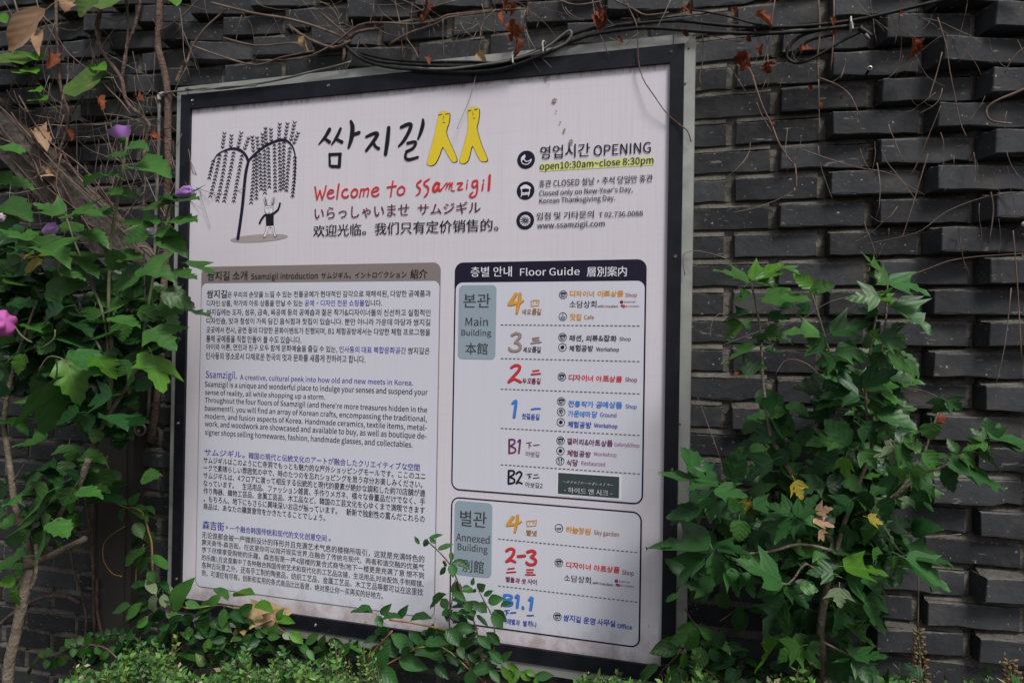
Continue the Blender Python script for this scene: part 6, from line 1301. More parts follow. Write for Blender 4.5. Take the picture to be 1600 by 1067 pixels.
# ================================================================== plants
def leaf_mat(name, c1, c2, vein, rnd=0.32, trans=0.22, rough=0.42, spots=None):
    m = mk(name, c1, rough, c2, 3.0, 4, 0.3, 0.7, rnd=rnd, offset_random=True, spec=0.36)
    t, N, L = nodes_of(m)
    b = N['Principled BSDF']; out = N['Material Output']
    inp = b.inputs['Base Color']; src = inp.links[0].from_socket
    tc = N.new('ShaderNodeTexCoord'); sp = N.new('ShaderNodeSeparateXYZ'); L.new(tc.outputs['Object'], sp.inputs[0])
    def math_(op, a, b_=None, c=None):
        n = N.new('ShaderNodeMath'); n.operation = op
        for i, v in enumerate((a, b_, c)):
            if v is None: continue
            if isinstance(v, (int, float)): n.inputs[i].default_value = v
            else: L.new(v, n.inputs[i])
        return n.outputs[0]
    ax = math_('ABSOLUTE', sp.outputs['X'])
    mid = math_('LESS_THAN', ax, 0.012)
    ph = math_('SUBTRACT', sp.outputs['Y'], math_('MULTIPLY', ax, 1.1))
    fr = math_('FRACT', math_('MULTIPLY', ph, 4.5))
    lat = math_('MULTIPLY', math_('LESS_THAN', fr, 0.09), 0.5)
    v = math_('MAXIMUM', mid, lat)
    mx = N.new('ShaderNodeMix'); mx.data_type = 'RGBA'; L.new(math_('MULTIPLY', v, 0.42), mx.inputs[0]); L.new(src, mx.inputs[6]); mx.inputs[7].default_value = (*vein, 1)
    L.new(mx.outputs[2], inp)
    last = mx.outputs[2]
    if spots:
        add_layer(m, spots, 3.2, 0.60, 0.66, 5); last = inp.links[0].from_socket
    bp = N.new('ShaderNodeBump'); bp.inputs['Strength'].default_value = 0.12; bp.inputs['Distance'].default_value = 0.012
    hgt = math_('SUBTRACT', math_('PINGPONG', math_('MULTIPLY', ph, 4.5), 0.5), math_('MULTIPLY', v, 0.6))
    L.new(hgt, bp.inputs['Height']); L.new(bp.outputs[0], b.inputs['Normal'])
    tr = N.new('ShaderNodeBsdfTranslucent'); L.new(last, tr.inputs[0])
    ms = N.new('ShaderNodeMixShader'); ms.inputs[0].default_value = trans
    L.new(b.outputs[0], ms.inputs[1]); L.new(tr.outputs[0], ms.inputs[2]); L.new(ms.outputs[0], out.inputs[0])
    return m
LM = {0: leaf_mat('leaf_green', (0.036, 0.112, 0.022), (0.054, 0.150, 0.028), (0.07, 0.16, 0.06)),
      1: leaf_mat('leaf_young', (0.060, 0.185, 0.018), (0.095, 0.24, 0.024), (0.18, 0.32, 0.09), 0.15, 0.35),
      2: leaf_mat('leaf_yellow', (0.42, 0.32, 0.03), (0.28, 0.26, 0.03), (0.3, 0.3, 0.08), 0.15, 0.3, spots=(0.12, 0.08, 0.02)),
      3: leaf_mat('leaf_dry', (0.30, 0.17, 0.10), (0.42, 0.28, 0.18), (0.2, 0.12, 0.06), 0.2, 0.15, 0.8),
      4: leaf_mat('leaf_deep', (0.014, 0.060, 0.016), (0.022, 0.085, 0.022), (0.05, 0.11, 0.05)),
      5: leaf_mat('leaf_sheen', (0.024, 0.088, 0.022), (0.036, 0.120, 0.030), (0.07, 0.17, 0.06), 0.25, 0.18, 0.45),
      6: leaf_mat('leaf_underside', (0.20, 0.29, 0.15), (0.26, 0.34, 0.19), (0.33, 0.40, 0.25), 0.12, 0.3),
      7: leaf_mat('leaf_rust', (0.25, 0.062, 0.022), (0.10, 0.026, 0.012), (0.1, 0.03, 0.01), 0.35, 0.2, 0.8),
      8: leaf_mat('leaf_vine', (0.075, 0.16, 0.035), (0.11, 0.20, 0.045), (0.16, 0.25, 0.08), 0.2, 0.3, spots=(0.25, 0.17, 0.09)),
      9: leaf_mat('leaf_tan', (0.38, 0.27, 0.13), (0.48, 0.36, 0.19), (0.25, 0.16, 0.08), 0.12, 0.2, 0.85)}
def leaf_mesh(kind, seed):
    rg = random.Random(seed)
    ns = 11 if kind in ('lobed', 'toothed') else 8
    if kind == 'lobed':   prof = [(0, .06, 0), (.02, .34, -.01), (.12, .62, .0), (.26, .84, .12), (.33, 1.08, .26), (.38, .60, .10), (.47, .34, .02), (.60, .44, .06), (.70, .27, .02), (.84, .20, .04), (.93, .08, .02), (1, .0, 0)]
    elif kind == 'toothed': prof = [(0, .08, 0), (.06, .42, -.02), (.16, .66, .02), (.28, .84, .06), (.36, .72, .01), (.46, .80, .06), (.55, .60, .01), (.66, .58, .05), (.76, .36, .01), (.86, .27, .04), (.94, .09, .01), (1, 0, 0)]
    elif kind == 'oval':  prof = [(0, .06, 0), (.08, .50, 0), (.22, .84, 0), (.40, 1.0, 0), (.58, .92, 0), (.75, .64, 0), (.90, .26, 0), (1, 0, 0)]
    elif kind == 'round': prof = [(0, .3, -.04), (.08, .75, -.03), (.25, .98, 0), (.5, 1.0, 0), (.75, .74, 0), (.9, .42, 0), (1, .05, 0)]
    else:                 prof = [(0, .1, 0), (.12, .5, .05), (.25, .9, -.03), (.42, .7, .04), (.55, 1.0, 0), (.7, .5, .05), (.85, .6, 0), (1, .1, 0)]   # crumpled
    V, Fs = [], []
    curl = rg.uniform(-.12, .34); fold = rg.uniform(.12, .50); twist = rg.uniform(-.6, .6); side = rg.uniform(-.09, .09)
    if kind == 'dry': curl = rg.uniform(.2, .6); fold = rg.uniform(.6, 1.3); twist = rg.uniform(-1.2, 1.2)
    al, ar = rg.uniform(.86, 1.1), rg.uniform(.86, 1.1)
    for t, w, sh in prof:
        w *= 0.5; x0 = side * math.sin(t * math.pi) ; z0 = -curl * t * t
        wl, wr = w * al * rg.uniform(.92, 1.06), w * ar * rg.uniform(.92, 1.06)
        wav = rg.uniform(-.04, .05) + (rg.uniform(-.15, .15) if kind == 'dry' else 0)
        tw = twist * (t - .3) * .5
        V += [(x0 - wl, t + sh, z0 + fold * wl + wav - wl * tw), (x0, t, z0), (x0 + wr, t + sh, z0 + fold * wr - wav + wr * tw)]
    n = len(prof)
    for i in range(n - 1):
        a = i * 3; Fs += [(a, a+1, a+4, a+3), (a+1, a+2, a+5, a+4)]
    k = len(V)    # stalk
    V += [(-.012, 0.02, 0), (.012, 0.02, 0), (-.010, -.14, -.03), (.010, -.14, -.03), (-.012, -.26, -.09), (.012, -.26, -.09)]
    Fs += [(k, k+1, k+3, k+2), (k+2, k+3, k+5, k+4)]
    me = bpy.data.meshes.new('leaf'); me.from_pydata(V, [], Fs)
    me.polygons.foreach_set('use_smooth', [True] * len(me.polygons))
    return me
_LM = {}
def get_leaf(kind, var, c):
    if (kind, var, c) not in _LM:
        me = leaf_mesh(kind, hash_(kind) * 10 + var); me.materials.append(LM[c]); _LM[(kind, var, c)] = me
    return _LM[(kind, var, c)]
def hash_(s): return sum(ord(q) for q in s)
rl = random.Random(5)
def leaf(parent, b, t, w, Y, c=0, kind='toothed', dy=0.0, name='leaf', up=0.5):
    """a leaf from pixel b (stalk end) to pixel t (tip), w pixels broad as seen; it really is broader and turned"""
    B = at(b[0], b[1], Y); Tp = at(t[0], t[1], Y + dy)
    d = Tp - B; ln = d.length
    if ln < 1e-5: return
    d.normalize()
    tocam = (CAM - B).normalized()
    n0 = tocam - d * tocam.dot(d); n0.normalize()
    full = {'lobed': .84, 'toothed': .72, 'oval': .46, 'round': .85, 'dry': .6}[kind] * ln
    seen = w * pxm(B)
    full = max(full, seen)
    cosr = min(1, seen / full); ang = math.acos(cosr)
    side = d.cross(n0)
    if side.z < 0: s = 1
    else: s = -1
    # turn the blade so that its upper face leans back to the sky
    n1 = (n0 * math.cos(ang) + Vector((0, 0, 1)).lerp(n0, 0.0) * 0) 
    axis = d; rot = Matrix.Rotation(ang * (1 if (Matrix.Rotation(0.3, 3, axis) @ n0).z > n0.z else -1), 3, axis)
    n1 = rot @ n0
    if n1.z < -0.2: n1 = rot.inverted() @ n0
    x = d.cross(n1).normalized()
    o = link(bpy.data.objects.new(name, get_leaf(kind, rl.randrange(7), c)))
    o.parent = parent
    wx = full / .75 if kind != 'oval' else full
    M = Matrix((( x.x * wx, d.x * ln, n1.x * ln), (x.y * wx, d.y * ln, n1.y * ln), (x.z * wx, d.z * ln, n1.z * ln)))
    loc = B - parent_off(parent)
    o.matrix_local = Matrix.Translation(loc) @ M.to_4x4()
    return o
M_bark = mk('bark', (0.20, 0.165, 0.125), 0.9, (0.11, 0.085, 0.062), 30, 8, 0.35, 0.65, bump=0.7, bscale=120)
M_bark2 = mk('green_stem', (0.085, 0.10, 0.045), 0.7, (0.14, 0.13, 0.07), 30, bump=0.2)
M_vine = mk('vine_bark', (0.085, 0.050, 0.038), 0.9, (0.16, 0.11, 0.085), 40, 8, 0.35, 0.7, bump=0.8, bscale=160)
M_twig = mk('dry_twig', (0.095, 0.055, 0.042), 0.9, (0.17, 0.12, 0.095), 20, rnd=0.3)
M_twig2 = mk('pale_twig', (0.24, 0.20, 0.165), 0.9, (0.15, 0.11, 0.09), 20, rnd=0.3)
M_yst = mk('honeysuckle_stem', (0.25, 0.24, 0.08), 0.7, (0.30, 0.13, 0.05), 12)

def add_leaves(parent, rows, Y, jit, kinds, cdef=0, grow=0.20, wide=1.45):
    for r in rows:
        r = (r[0], r[1], r[2] + (r[2] - r[0]) * grow, r[3] + (r[3] - r[1]) * grow) + tuple(r[4:])
        w = r[4] * (wide if r[4] < 30 else 1.1)
        c = r[5] if len(r) > 5 else cdef
        ln = math.hypot(r[2] - r[0], r[3] - r[1])
        leaf(parent, (r[0], r[1]), (r[2], r[3]), w, Y + rl.uniform(-jit, jit), c, kinds[rl.randrange(len(kinds))], dy=rl.uniform(-.4, .35) * ln * pxm(at(r[0], r[1], Y)))
def fill(parent, blobs, Y, jit, kinds, size, cs=(0, 0, 4), name='leaf', dens=1.5):
    """further leaves inside the crown: blobs (px, py, rx, ry, count)"""
    for (cx, cy, rx, ry, n) in blobs:
        for _ in range(int(n * dens)):
            a = rl.uniform(0, 2*math.pi); q = math.sqrt(rl.random())
            bx, by = cx + rx*q*math.cos(a), cy + ry*q*math.sin(a)
            ln = rl.uniform(*size); th = rl.choice((rl.uniform(-.3, .9), math.pi - rl.uniform(-.3, .9)))
            leaf(parent, (bx, by), (bx + ln*math.cos(th), by + ln*math.sin(th)), ln * rl.uniform(.3, .7), Y + rl.uniform(-jit, jit), cs[rl.randrange(len(cs))], kinds[rl.randrange(len(kinds))], dy=rl.uniform(-.03, .03), name=name)

# ---------------- shrub on the left
lb = at(12, 1067, -0.30)
shl = thing('flowering_shrub', 'tall leafy rose of Sharon shrub with purple buds at the left edge', 'shrub', (lb.x, -0.30, 0.05))
YL = -0.26
stem(shl, [(0,1760,-.32),(10,1300,-.32),(12,1067,-.31),(25,990,-.30),(36,935,-.29),(44,890,-.28)], 8.2, YL, 'trunk', M_bark, sides=10, taper=7.6)
stem(shl, [(44,890),(44,860),(38,830),(28,800),(22,780),(18,745),(12,705),(7,670),(8,640),(16,600),(26,560),(40,520),(58,470)], 6.5, YL, 'branch', M_bark, sides=8, taper=1.8)
stem(shl, [(44,885),(70,872),(100,858),(133,841)], 5.6, YL, 'branch', M_bark, sides=8, taper=4.6)
stem(shl, [(22,912),(38,924),(52,912),(57,885),(56,850)], 4.2, YL-.02, 'branch', M_bark, sides=8, taper=2.4)
stem(shl, [(60,880),(78,830),(98,795),(112,772),(130,745),(140,712),(150,688),(168,650),(195,610),(213,572),(226,525),(226,460),(225,395)], 4.6, YL+.03, 'branch', M_bark, sides=8, taper=1.2)
stem(shl, [(112,775),(122,760),(131,738),(139,716)], 4.6, YL-.02, 'branch', M_bark, sides=8, taper=4.8)
stem(shl, [(170,640),(176,560),(170,480),(172,400),(179,340),(188,290),(196,240),(199,215)], 3.0, YL, 'branch', M_bark2, taper=1.9)
stem(shl, [(222,540),(238,440),(246,390),(258,345),(268,312)], 2.4, YL, 'branch', M_bark2, taper=1.6)
stem(shl, [(172,600),(168,530),(158,480),(140,440),(125,400),(112,365),(103,336)], 2.6, YL, 'branch', M_bark2, taper=1.3)
stem(shl, [(165,560),(140,515),(118,480),(102,450),(90,420),(80,398)], 2.2, YL, 'branch', M_bark2, taper=1.2)
stem(shl, [(64,545),(84,530),(86,515)], 1.4, YL-.08, 'branch', M_bark2)
stem(shl, [(60,580),(75,558),(96,560),(110,572)], 1.2, YL-.1, 'branch', M_bark2)
stem(shl, [(22,508),(34,525),(50,535)], 1.4, YL-.1, 'branch', M_bark2)
stem(shl, [(20,752),(32,735),(38,725)], 1.4, YL, 'branch', M_bark)
LL = [(-5,232,36,237,7),(-5,285,16,270,16),(0,290,45,286,9),(-5,325,40,330,20),(-5,345,24,345,22,5),(100,334,56,321,22),(112,334,150,326,10),(130,334,172,335,10),
(90,352,140,362,12),(130,362,165,372,12),(28,381,105,372,19),(50,375,4,365,14),(199,246,164,240,7),(180,275,132,270,9),(190,303,165,298,10),(200,229,226,228,10),(207,263,256,261,15),
(186,306,214,307,14),(266,318,228,313,16),(268,316,308,314,8),(268,345,305,350,14),(243,350,194,352,17),(246,352,228,340,10),(170,337,148,330,10),(232,370,194,374,17),(248,368,285,386,26),(245,362,276,362,12),
(190,393,168,424,34),(105,397,150,416,22),(60,388,100,392,14),(66,412,34,423,14,2),(78,402,42,397,9,2),(-6,412,35,432,28),(35,445,90,448,20),(70,457,126,440,24),(95,420,130,432,16),
(18,500,52,497,15),(48,508,76,518,14),(88,517,120,506,19,5),(90,522,139,532,18,5),(84,533,62,552,18),(50,543,8,556,16,5),(15,520,0,540,20),(130,530,166,545,24,4),(148,480,142,500,20),
(118,548,157,583,26,5),(103,560,121,619,50,1),(150,558,178,591,24,1),(88,590,66,665,66,0),(38,553,26,582,14,1),(11,655,42,668,16),(72,686,25,698,15),(108,694,106,719,26),(125,715,160,716,16),
(175,618,143,633,20,4),(148,650,121,666,24,4),(155,672,146,690,18),(122,645,88,660,14,4),(222,420,264,424,30),(258,428,301,427,8),(288,411,334,429,8),(222,430,178,448,22),(183,400,217,398,14),
(256,455,300,475,24),(248,478,288,483,24),(285,482,325,498,7),(208,468,170,486,18),(216,485,248,496,22),(180,495,215,506,15),(195,503,192,531,22),(186,515,166,519,12),(238,513,272,546,42),(238,525,206,532,12),
(238,554,248,613,48,1),(234,590,212,609,18,4),(206,568,184,586,18),(176,544,172,566,14,5),(214,548,204,569,16,5),(166,650,196,672,20,4),(192,656,227,657,20,4),(182,687,201,687,5),
(82,730,36,733,17,4),(70,733,96,756,16,4),(106,720,100,741,18),(64,753,28,771,18),(76,768,44,796,24),(100,753,71,779,26),(126,743,103,766,20,4),(116,761,99,787,22),(120,768,156,771,14),
(72,800,38,820,20),(78,818,50,847,26),(84,813,104,840,26),(30,785,4,778,20),(70,788,86,812,20,4),(142,712,151,737,20),(38,869,3,885,16),(36,880,22,903,16),(24,903,2,912,16,1),(27,918,20,949,15,1),(46,828,31,849,14),
(35,800,33,806,8,1),(96,846,86,852,10,1),(8,600,-14,620,24,4),(10,760,-12,775,24,4),(224,742,248,741,18),(20,470,52,482,18,4),(40,476,0,492,22,4),(100,480,60,500,22,4),(108,500,140,512,18,4)]
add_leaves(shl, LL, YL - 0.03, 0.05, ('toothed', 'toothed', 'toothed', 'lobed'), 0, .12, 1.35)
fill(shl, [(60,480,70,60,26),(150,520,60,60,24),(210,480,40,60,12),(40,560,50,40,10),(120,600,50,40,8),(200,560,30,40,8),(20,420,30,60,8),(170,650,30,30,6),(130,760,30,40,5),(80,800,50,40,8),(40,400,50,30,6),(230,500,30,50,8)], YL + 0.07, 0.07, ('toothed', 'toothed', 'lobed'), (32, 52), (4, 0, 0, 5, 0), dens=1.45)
M_pet = mk('petal', (0.28, 0.10, 0.42), 0.6, (0.44, 0.24, 0.58), 5, 4, 0.35, 0.65, rnd=0.15, spec=0.2)
M_petp = mk('petal_pink', (0.42, 0.08, 0.32), 0.6, (0.52, 0.17, 0.42), 5, 4, spec=0.2)
M_petw = mk('petal_pale', (0.55, 0.45, 0.58), 0.6, (0.42, 0.34, 0.4), 8, spec=0.2)
def bloom(parent, b, t, r, Y, mat, openness, name='flower'):
    """furled bloom from calyx b to mouth t; r px = mouth radius"""
    B = at(b[0], b[1], Y); Tp = at(t[0], t[1], Y - 0.004); d = (Tp - B); ln = d.length; d.normalize()
    s = pxm(B); u = d.cross(Vector((0, 1, 0.2))).normalized(); v = d.cross(u)
    prof = [(0, .22), (.15, .42), (.35, .62), (.6, .85), (.82, 1.0), (1.0, openness)]
    g = G(); N_ = 25; vs = []
    for i, (tt, rr) in enumerate(prof):
        for k in range(N_):
            a = 2*math.pi*k/N_
            q = rr * r * s * (1 + (.09 * math.sin(5*a + tt*2.2) + .06*math.sin(3*a + 1)) * tt)
            l = tt * ln + (0.07 * ln * math.sin(5*a + 1) * tt * tt)
            vs.append(B + d*l + (u*math.cos(a + tt*.9) + v*math.sin(a + tt*.9))*q)
    fs = [(i*N_+k, i*N_+(k+1) % N_, (i+1)*N_+(k+1) % N_, (i+1)*N_+k) for i in range(len(prof)-1) for k in range(N_)]
    if openness < .9:
        vs.append(B + d*ln*.97); fs += [((len(prof)-1)*N_+k, (len(prof)-1)*N_+(k+1) % N_, len(vs)-1) for k in range(N_)]
    g.add(vs, fs); f = g.build(name, mat, parent, True)
    g = G(); vs = []
    for i, (tt, rr) in enumerate(((-.12, .10), (0, .34), (.18, .50), (.34, .52))):
        for k in range(10):
            a = 2*math.pi*k/10; vs.append(B + d*ln*(tt + (.1 if (i == 3 and k % 2) else 0)) + (u*math.cos(a) + v*math.sin(a))*rr*r*s*1.05)
    g.add([p - parent_off(f) + parent_off(f) for p in vs], [(i*10+k, i*10+(k+1) % 10, (i+1)*10+(k+1) % 10, (i+1)*10+k) for i in range(3) for k in range(10)])
    g.build('calyx', LM[0], f, True)
bloom(shl, (194, 222), (187, 203), 15, YL, M_pet, 1.15)
bloom(shl, (270, 308), (299, 297), 9.5, YL, M_pet, .55)
bloom(shl, (64, 366), (87, 353), 9, YL - .05, M_pet, .5)
bloom(shl, (236, 370), (235, 357), 6, YL, M_petw, .5)
bloom(shl, (-22, 520), (10, 500), 21, YL - .12, M_petp, .7)
bloom(shl, (-10, 345), (4, 338), 7, YL - .12, M_petw, .6)

# ---------------- shrub on the right
rb_ = at(1305, 1067, -0.22)
shr = thing('lobed_leaf_shrub', 'dense green lobed-leaf shrub against the bricks right of the sign', 'shrub', (rb_.x, -0.20, 0.05))
YR = -0.17
stem(shr, [(1296,1640),(1300,1400),(1292,1150),(1288,1060),(1284,1020),(1282,975),(1292,920),(1308,872),(1302,850),(1286,822),(1266,790),(1244,755),(1232,732),(1218,706),(1206,686),(1199,650),(1192,600),(1190,555),(1188,520),(1182,480),(1174,444)], 7.6, YR + .06, 'trunk', M_bark, sides=8, taper=1.4)
stem(shr, [(1306,865),(1318,820),(1340,760),(1362,700),(1366,660),(1352,620),(1344,604)], 4.0, YR + .04, 'branch', M_bark, taper=1.6)
stem(shr, [(1344,612),(1320,600),(1302,568),(1290,530),(1275,480),(1266,452)], 2.0, YR, 'branch', M_bark2, taper=1.3)
stem(shr, [(1362,700),(1352,620),(1358,560),(1368,500),(1374,468)], 2.2, YR + .03, 'branch', M_bark, taper=1.3)
stem(shr, [(1366,650),(1376,560),(1384,500),(1387,440)], 2.0, YR + .04, 'branch', M_bark, taper=1.2)
stem(shr, [(1340,800),(1390,780),(1425,742),(1442,712),(1456,672),(1466,640)], 3.0, YR + .03, 'branch', M_bark, taper=1.4)
stem(shr, [(1392,782),(1440,742),(1476,728),(1500,712),(1530,700),(1546,686)], 2.2, YR, 'branch', M_bark, taper=1.2)
stem(shr, [(1300,860),(1250,850),(1200,862),(1150,865),(1110,862)], 2.6, YR - .02, 'branch', M_bark, taper=1.6)
stem(shr, [(1290,910),(1260,880),(1232,912),(1200,900),(1150,880)], 2.0, YR - .03, 'branch', M_bark, taper=1.3)
stem(shr, [(1282,1000),(1310,1015),(1332,1024)], 2.0, YR, 'branch', M_bark)
stem(shr, [(1380,820),(1400,855),(1418,868),(1430,866)], 1.6, YR + .02, 'branch', M_bark)
RL_ = [(1170,440,1121,425,14),(1175,438,1220,416,19,1),(1222,420,1252,433,7),(1180,436,1214,445,14),(1172,462,1143,467,13),(1192,465,1256,461,18),(1238,470,1222,481,13,4),(1168,490,1135,492,10,4),(1200,492,1231,500,12,4),
(1160,505,1136,531,16,1),(1160,503,1175,514,10),(1193,520,1235,526,17),(1188,520,1185,538,16,4),(1180,542,1134,566,13),(1194,546,1215,550,9,4),(1172,586,1162,556,20,4),(1180,570,1196,575,10,1),(1268,448,1245,431,17,1),
(1268,450,1301,446,15),(1268,452,1276,461,10),(1264,476,1242,489,11,4),(1280,525,1232,511,16),(1288,545,1264,530,24,5),(1285,543,1259,552,10),(1375,426,1346,400,7),(1386,440,1362,424,16),(1388,438,1449,451,20,5),
(1372,462,1332,460,24),(1368,468,1409,474,8,1),(1370,465,1394,453,5),(1403,470,1444,491,20,4),(1390,480,1452,508,20,5),(1372,490,1340,485,15,4),(1394,513,1419,502,7),(1298,520,1356,507,24,5),(1358,522,1383,530,10,1),
(1375,525,1411,541,24,5),(1306,545,1357,558,22,5),(1310,552,1346,563,12),(1358,555,1388,573,22,5),(1385,552,1427,578,16),(1304,560,1276,568,22,5),(1304,567,1326,583,14,5),(1286,580,1313,598,13),
(1350,604,1398,582,34,5),(1342,612,1316,582,26,5),(1330,608,1286,581,14,5),(1342,618,1290,611,32,4),(1356,612,1396,620,18,5),(1375,610,1410,627,12),(1365,615,1393,639,24,5),(1370,645,1428,657,20,5),(1358,628,1380,654,12,1),
(1376,655,1396,683,20),(1392,694,1395,724,21,6),(1345,665,1372,693,26,4),(1324,697,1293,661,28,5),(1307,690,1266,690,20),(1322,715,1321,746,17,1),(1400,695,1421,729,22),(1345,705,1367,729,22),(1312,715,1270,730,26,4),
(1410,690,1439,701,14),(1470,622,1459,644,20,5),(1478,625,1503,641,20,5),(1455,660,1456,685,22),(1440,700,1420,694,14),(1495,706,1483,687,12),(1538,690,1509,696,14),(1537,688,1520,670,12),(1545,686,1541,656,28,5),
(1547,684,1602,694,14,5),(1562,690,1593,705,9,5),(1544,686,1541,703,8,5),(1500,712,1531,731,12),(1530,708,1570,729,15),(1480,712,1462,717,9),(1496,712,1484,716,8),(1482,726,1556,764,15,5),(1472,732,1497,766,22,5),
(1440,708,1467,729,20),(1425,730,1440,763,18),(1122,753,1040,748,28,5),(1096,740,1065,705,22,5),(1105,737,1100,719,18,4),(1142,750,1160,703,32,5),(1120,762,1163,779,22,5),(1118,780,1111,813,22,5),(1140,775,1143,801,14),
(1095,795,1048,811,20,4),(1155,812,1155,843,24),(1176,788,1219,795,18,5),(1190,795,1164,808,14),(1172,781,1165,796,14,2),(1110,858,1023,860,25,5),(1100,870,1056,909,30,5),(1115,864,1126,911,34,5),(1126,870,1155,893,14,5),
(1120,856,1169,857,16,4),(1220,906,1167,868,26,5),(1135,890,1157,926,20,5),(1160,895,1176,931,18,5),(1180,830,1164,853,18,4),(1196,830,1185,856,18,4),(1244,806,1278,779,22,5),(1245,808,1288,816,18,5),(1243,811,1215,846,30,5),
(1237,800,1200,785,22,5),(1258,820,1271,836,9),(1275,800,1299,795,14,3),(1270,815,1301,823,9,3),(1280,828,1286,843,9,3),(1242,751,1251,777,18,2),(1356,808,1376,818,12,2),(1318,884,1381,889,30,1),(1302,896,1266,893,22,5),
(1370,820,1352,848,15),(1394,778,1384,813,18,5),(1275,860,1284,886,14),(1326,822,1320,851,12,4),(1365,856,1372,881,10),(1222,914,1183,927,20,5),(1226,914,1258,949,18,5),(1222,929,1206,969,24,5),(1226,940,1184,981,18,5),
(1232,955,1225,989,16),(1250,915,1276,920,14),(1312,918,1313,946,23,6),(1318,930,1333,963,16,5),(1322,905,1361,931,24,5),(1344,907,1385,937,15,5),(1350,940,1385,983,15,5),(1318,975,1358,1005,15),(1305,955,1307,994,18,4),
(1250,1010,1215,1029,22),(1214,1004,1185,1046,11,1),(1332,1026,1294,1019,20,5),(1335,1022,1383,1030,18,5),(1335,1030,1361,1063,24,5),(1330,1030,1315,1063,20,5),(1266,1003,1281,1021,12),(1333,1022,1330,1004,10),
(1424,866,1488,871,24,5),(1415,872,1473,919,24,5),(1398,868,1401,899,10),(1440,1060,1420,1035,12,4),(1384,1080,1392,1048,8,4),(1100,735,1090,760,16,4),(1330,780,1300,800,22,4),(1360,770,1340,795,22,4),(1400,745,1384,775,16,4)]
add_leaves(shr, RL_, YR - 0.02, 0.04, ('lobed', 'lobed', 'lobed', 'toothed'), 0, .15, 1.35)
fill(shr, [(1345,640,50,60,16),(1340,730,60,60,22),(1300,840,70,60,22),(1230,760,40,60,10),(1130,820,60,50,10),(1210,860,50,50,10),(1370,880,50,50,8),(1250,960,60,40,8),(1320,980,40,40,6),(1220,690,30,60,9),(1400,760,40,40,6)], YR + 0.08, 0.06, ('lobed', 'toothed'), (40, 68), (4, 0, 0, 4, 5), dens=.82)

# ---------------- honeysuckle in front of the lower edge
hb = at(720, 1067, -0.12)
hon = thing('honeysuckle', 'twining honeysuckle with oval leaves climbing over the lower middle of the sign', 'climber', (hb.x, -0.12, 0.05), 'honeysuckle plants along the foot of the sign')
YH = -0.09
for p, r, t in (([(664,842),(684,860),(702,880),(712,900),(722,925),(732,950),(742,975),(750,1010),(756,1060),(760,1200),(750,1640)], 1.0, 1.8), ([(748,922),(757,940),(768,960),(773,990),(770,1030)], .9, 1.3),
                ([(712,905),(706,940),(702,975),(710,1003),(728,1030),(736,1047)], 1.0, 1.3), ([(555,1072),(592,1045),(622,1028),(648,1013)], 1.5, 1.1), ([(573,1030),(592,1008),(613,985)], 1.5, 1.2),
                ([(608,968),(640,972),(680,980),(706,985)], 1.6, 1.8), ([(648,1013),(690,1010),(735,1047),(770,1075)], 1.1, 1.1), ([(757,1045),(800,1050),(836,1056)], 1.0, .8)):
    stem(hon, p, r, YH, 'stem', M_yst if r > 1.05 and p[0][0] < 720 else M_vine, taper=t)
HL = [(582,957,549,953,10),(596,960,611,944,11),(588,962,598,978,13),(598,966,628,967,11),(625,963,637,946,11),(642,969,673,966,11),(600,978,597,994,12),(646,1012,611,989,18),(648,1013,692,1026,18),(623,1028,668,1044,22),
(591,1042,606,1009,22),(620,1026,602,998,21),(592,1046,622,1072,26),(697,928,671,948,11),(712,907,714,931,17),(722,918,736,918,8),(738,914,740,902,6),(748,922,758,914,14),(706,928,728,939,10),(702,951,690,961,9),(706,957,717,969,10),
(714,957,741,963,10),(698,983,717,1008,20),(706,985,746,982,17),(737,1048,776,1040,17),(736,1046,735,1072,19),(715,1010,724,1029,12),(664,1005,698,1003,14),(678,974,668,996,14,4),(745,994,763,1013,12),(763,941,786,935,15),(783,948,800,942,7),
(770,955,781,970,12),(772,952,790,971,12),(768,960,785,981,15),(760,987,781,1007,13),(747,994,766,1013,14),(787,1038,764,1016,13),(786,1031,800,1017,10),(811,1048,792,1037,10,1),(798,1061,785,1042,12,1),(795,1066,812,1050,14,1),
(766,1047,781,1066,12),(813,1050,829,1062,14,1),(822,1047,836,1055,10,1),(836,1057,864,1055,13),(836,1059,840,1070,8,1),(668,842,662,854,9),(670,841,691,835,7),(672,842,681,849,7),(684,858,707,850,9),(704,862,706,877,7),(706,880,708,901,14),
(706,880,734,888,10),(696,885,687,899,8),(745,944,760,956,14),(756,930,770,922,8),(726,940,736,955,14),(700,1020,716,1040,14,4),(640,985,655,1005,14,4),(680,1040,700,1060,14,4),(655,850,648,838,6),(690,935,700,950,14),(640,1010,628,1022,12,4)]
add_leaves(hon, HL, YH - .02, .03, ('oval',), 5, .06, 1.15)
fill(hon, [(690,1000,50,25,14),(750,1020,35,30,8),(730,945,25,30,8),(600,1000,30,25,6)], YH + .03, .02, ('oval',), (18, 28), (4, 0, 4))
M_berry = mk('black_berry', (0.012, 0.012, 0.014), 0.25)
for px, py in ((694, 878), (696, 882), (742, 922), (547, 1000)):
    g = G(); c = at(px, py, YH - .02); r = .0042
    g.tube([c + Vector((0, 0, r*math.cos(a))) for a in (0.01, .6, 1.2, 1.8, 2.4, 3.1)], [r*math.sin(a) for a in (.1, .6, 1.2, 1.8, 2.4, 3.05)], 8); g.build('berry', M_berry, hon, True)
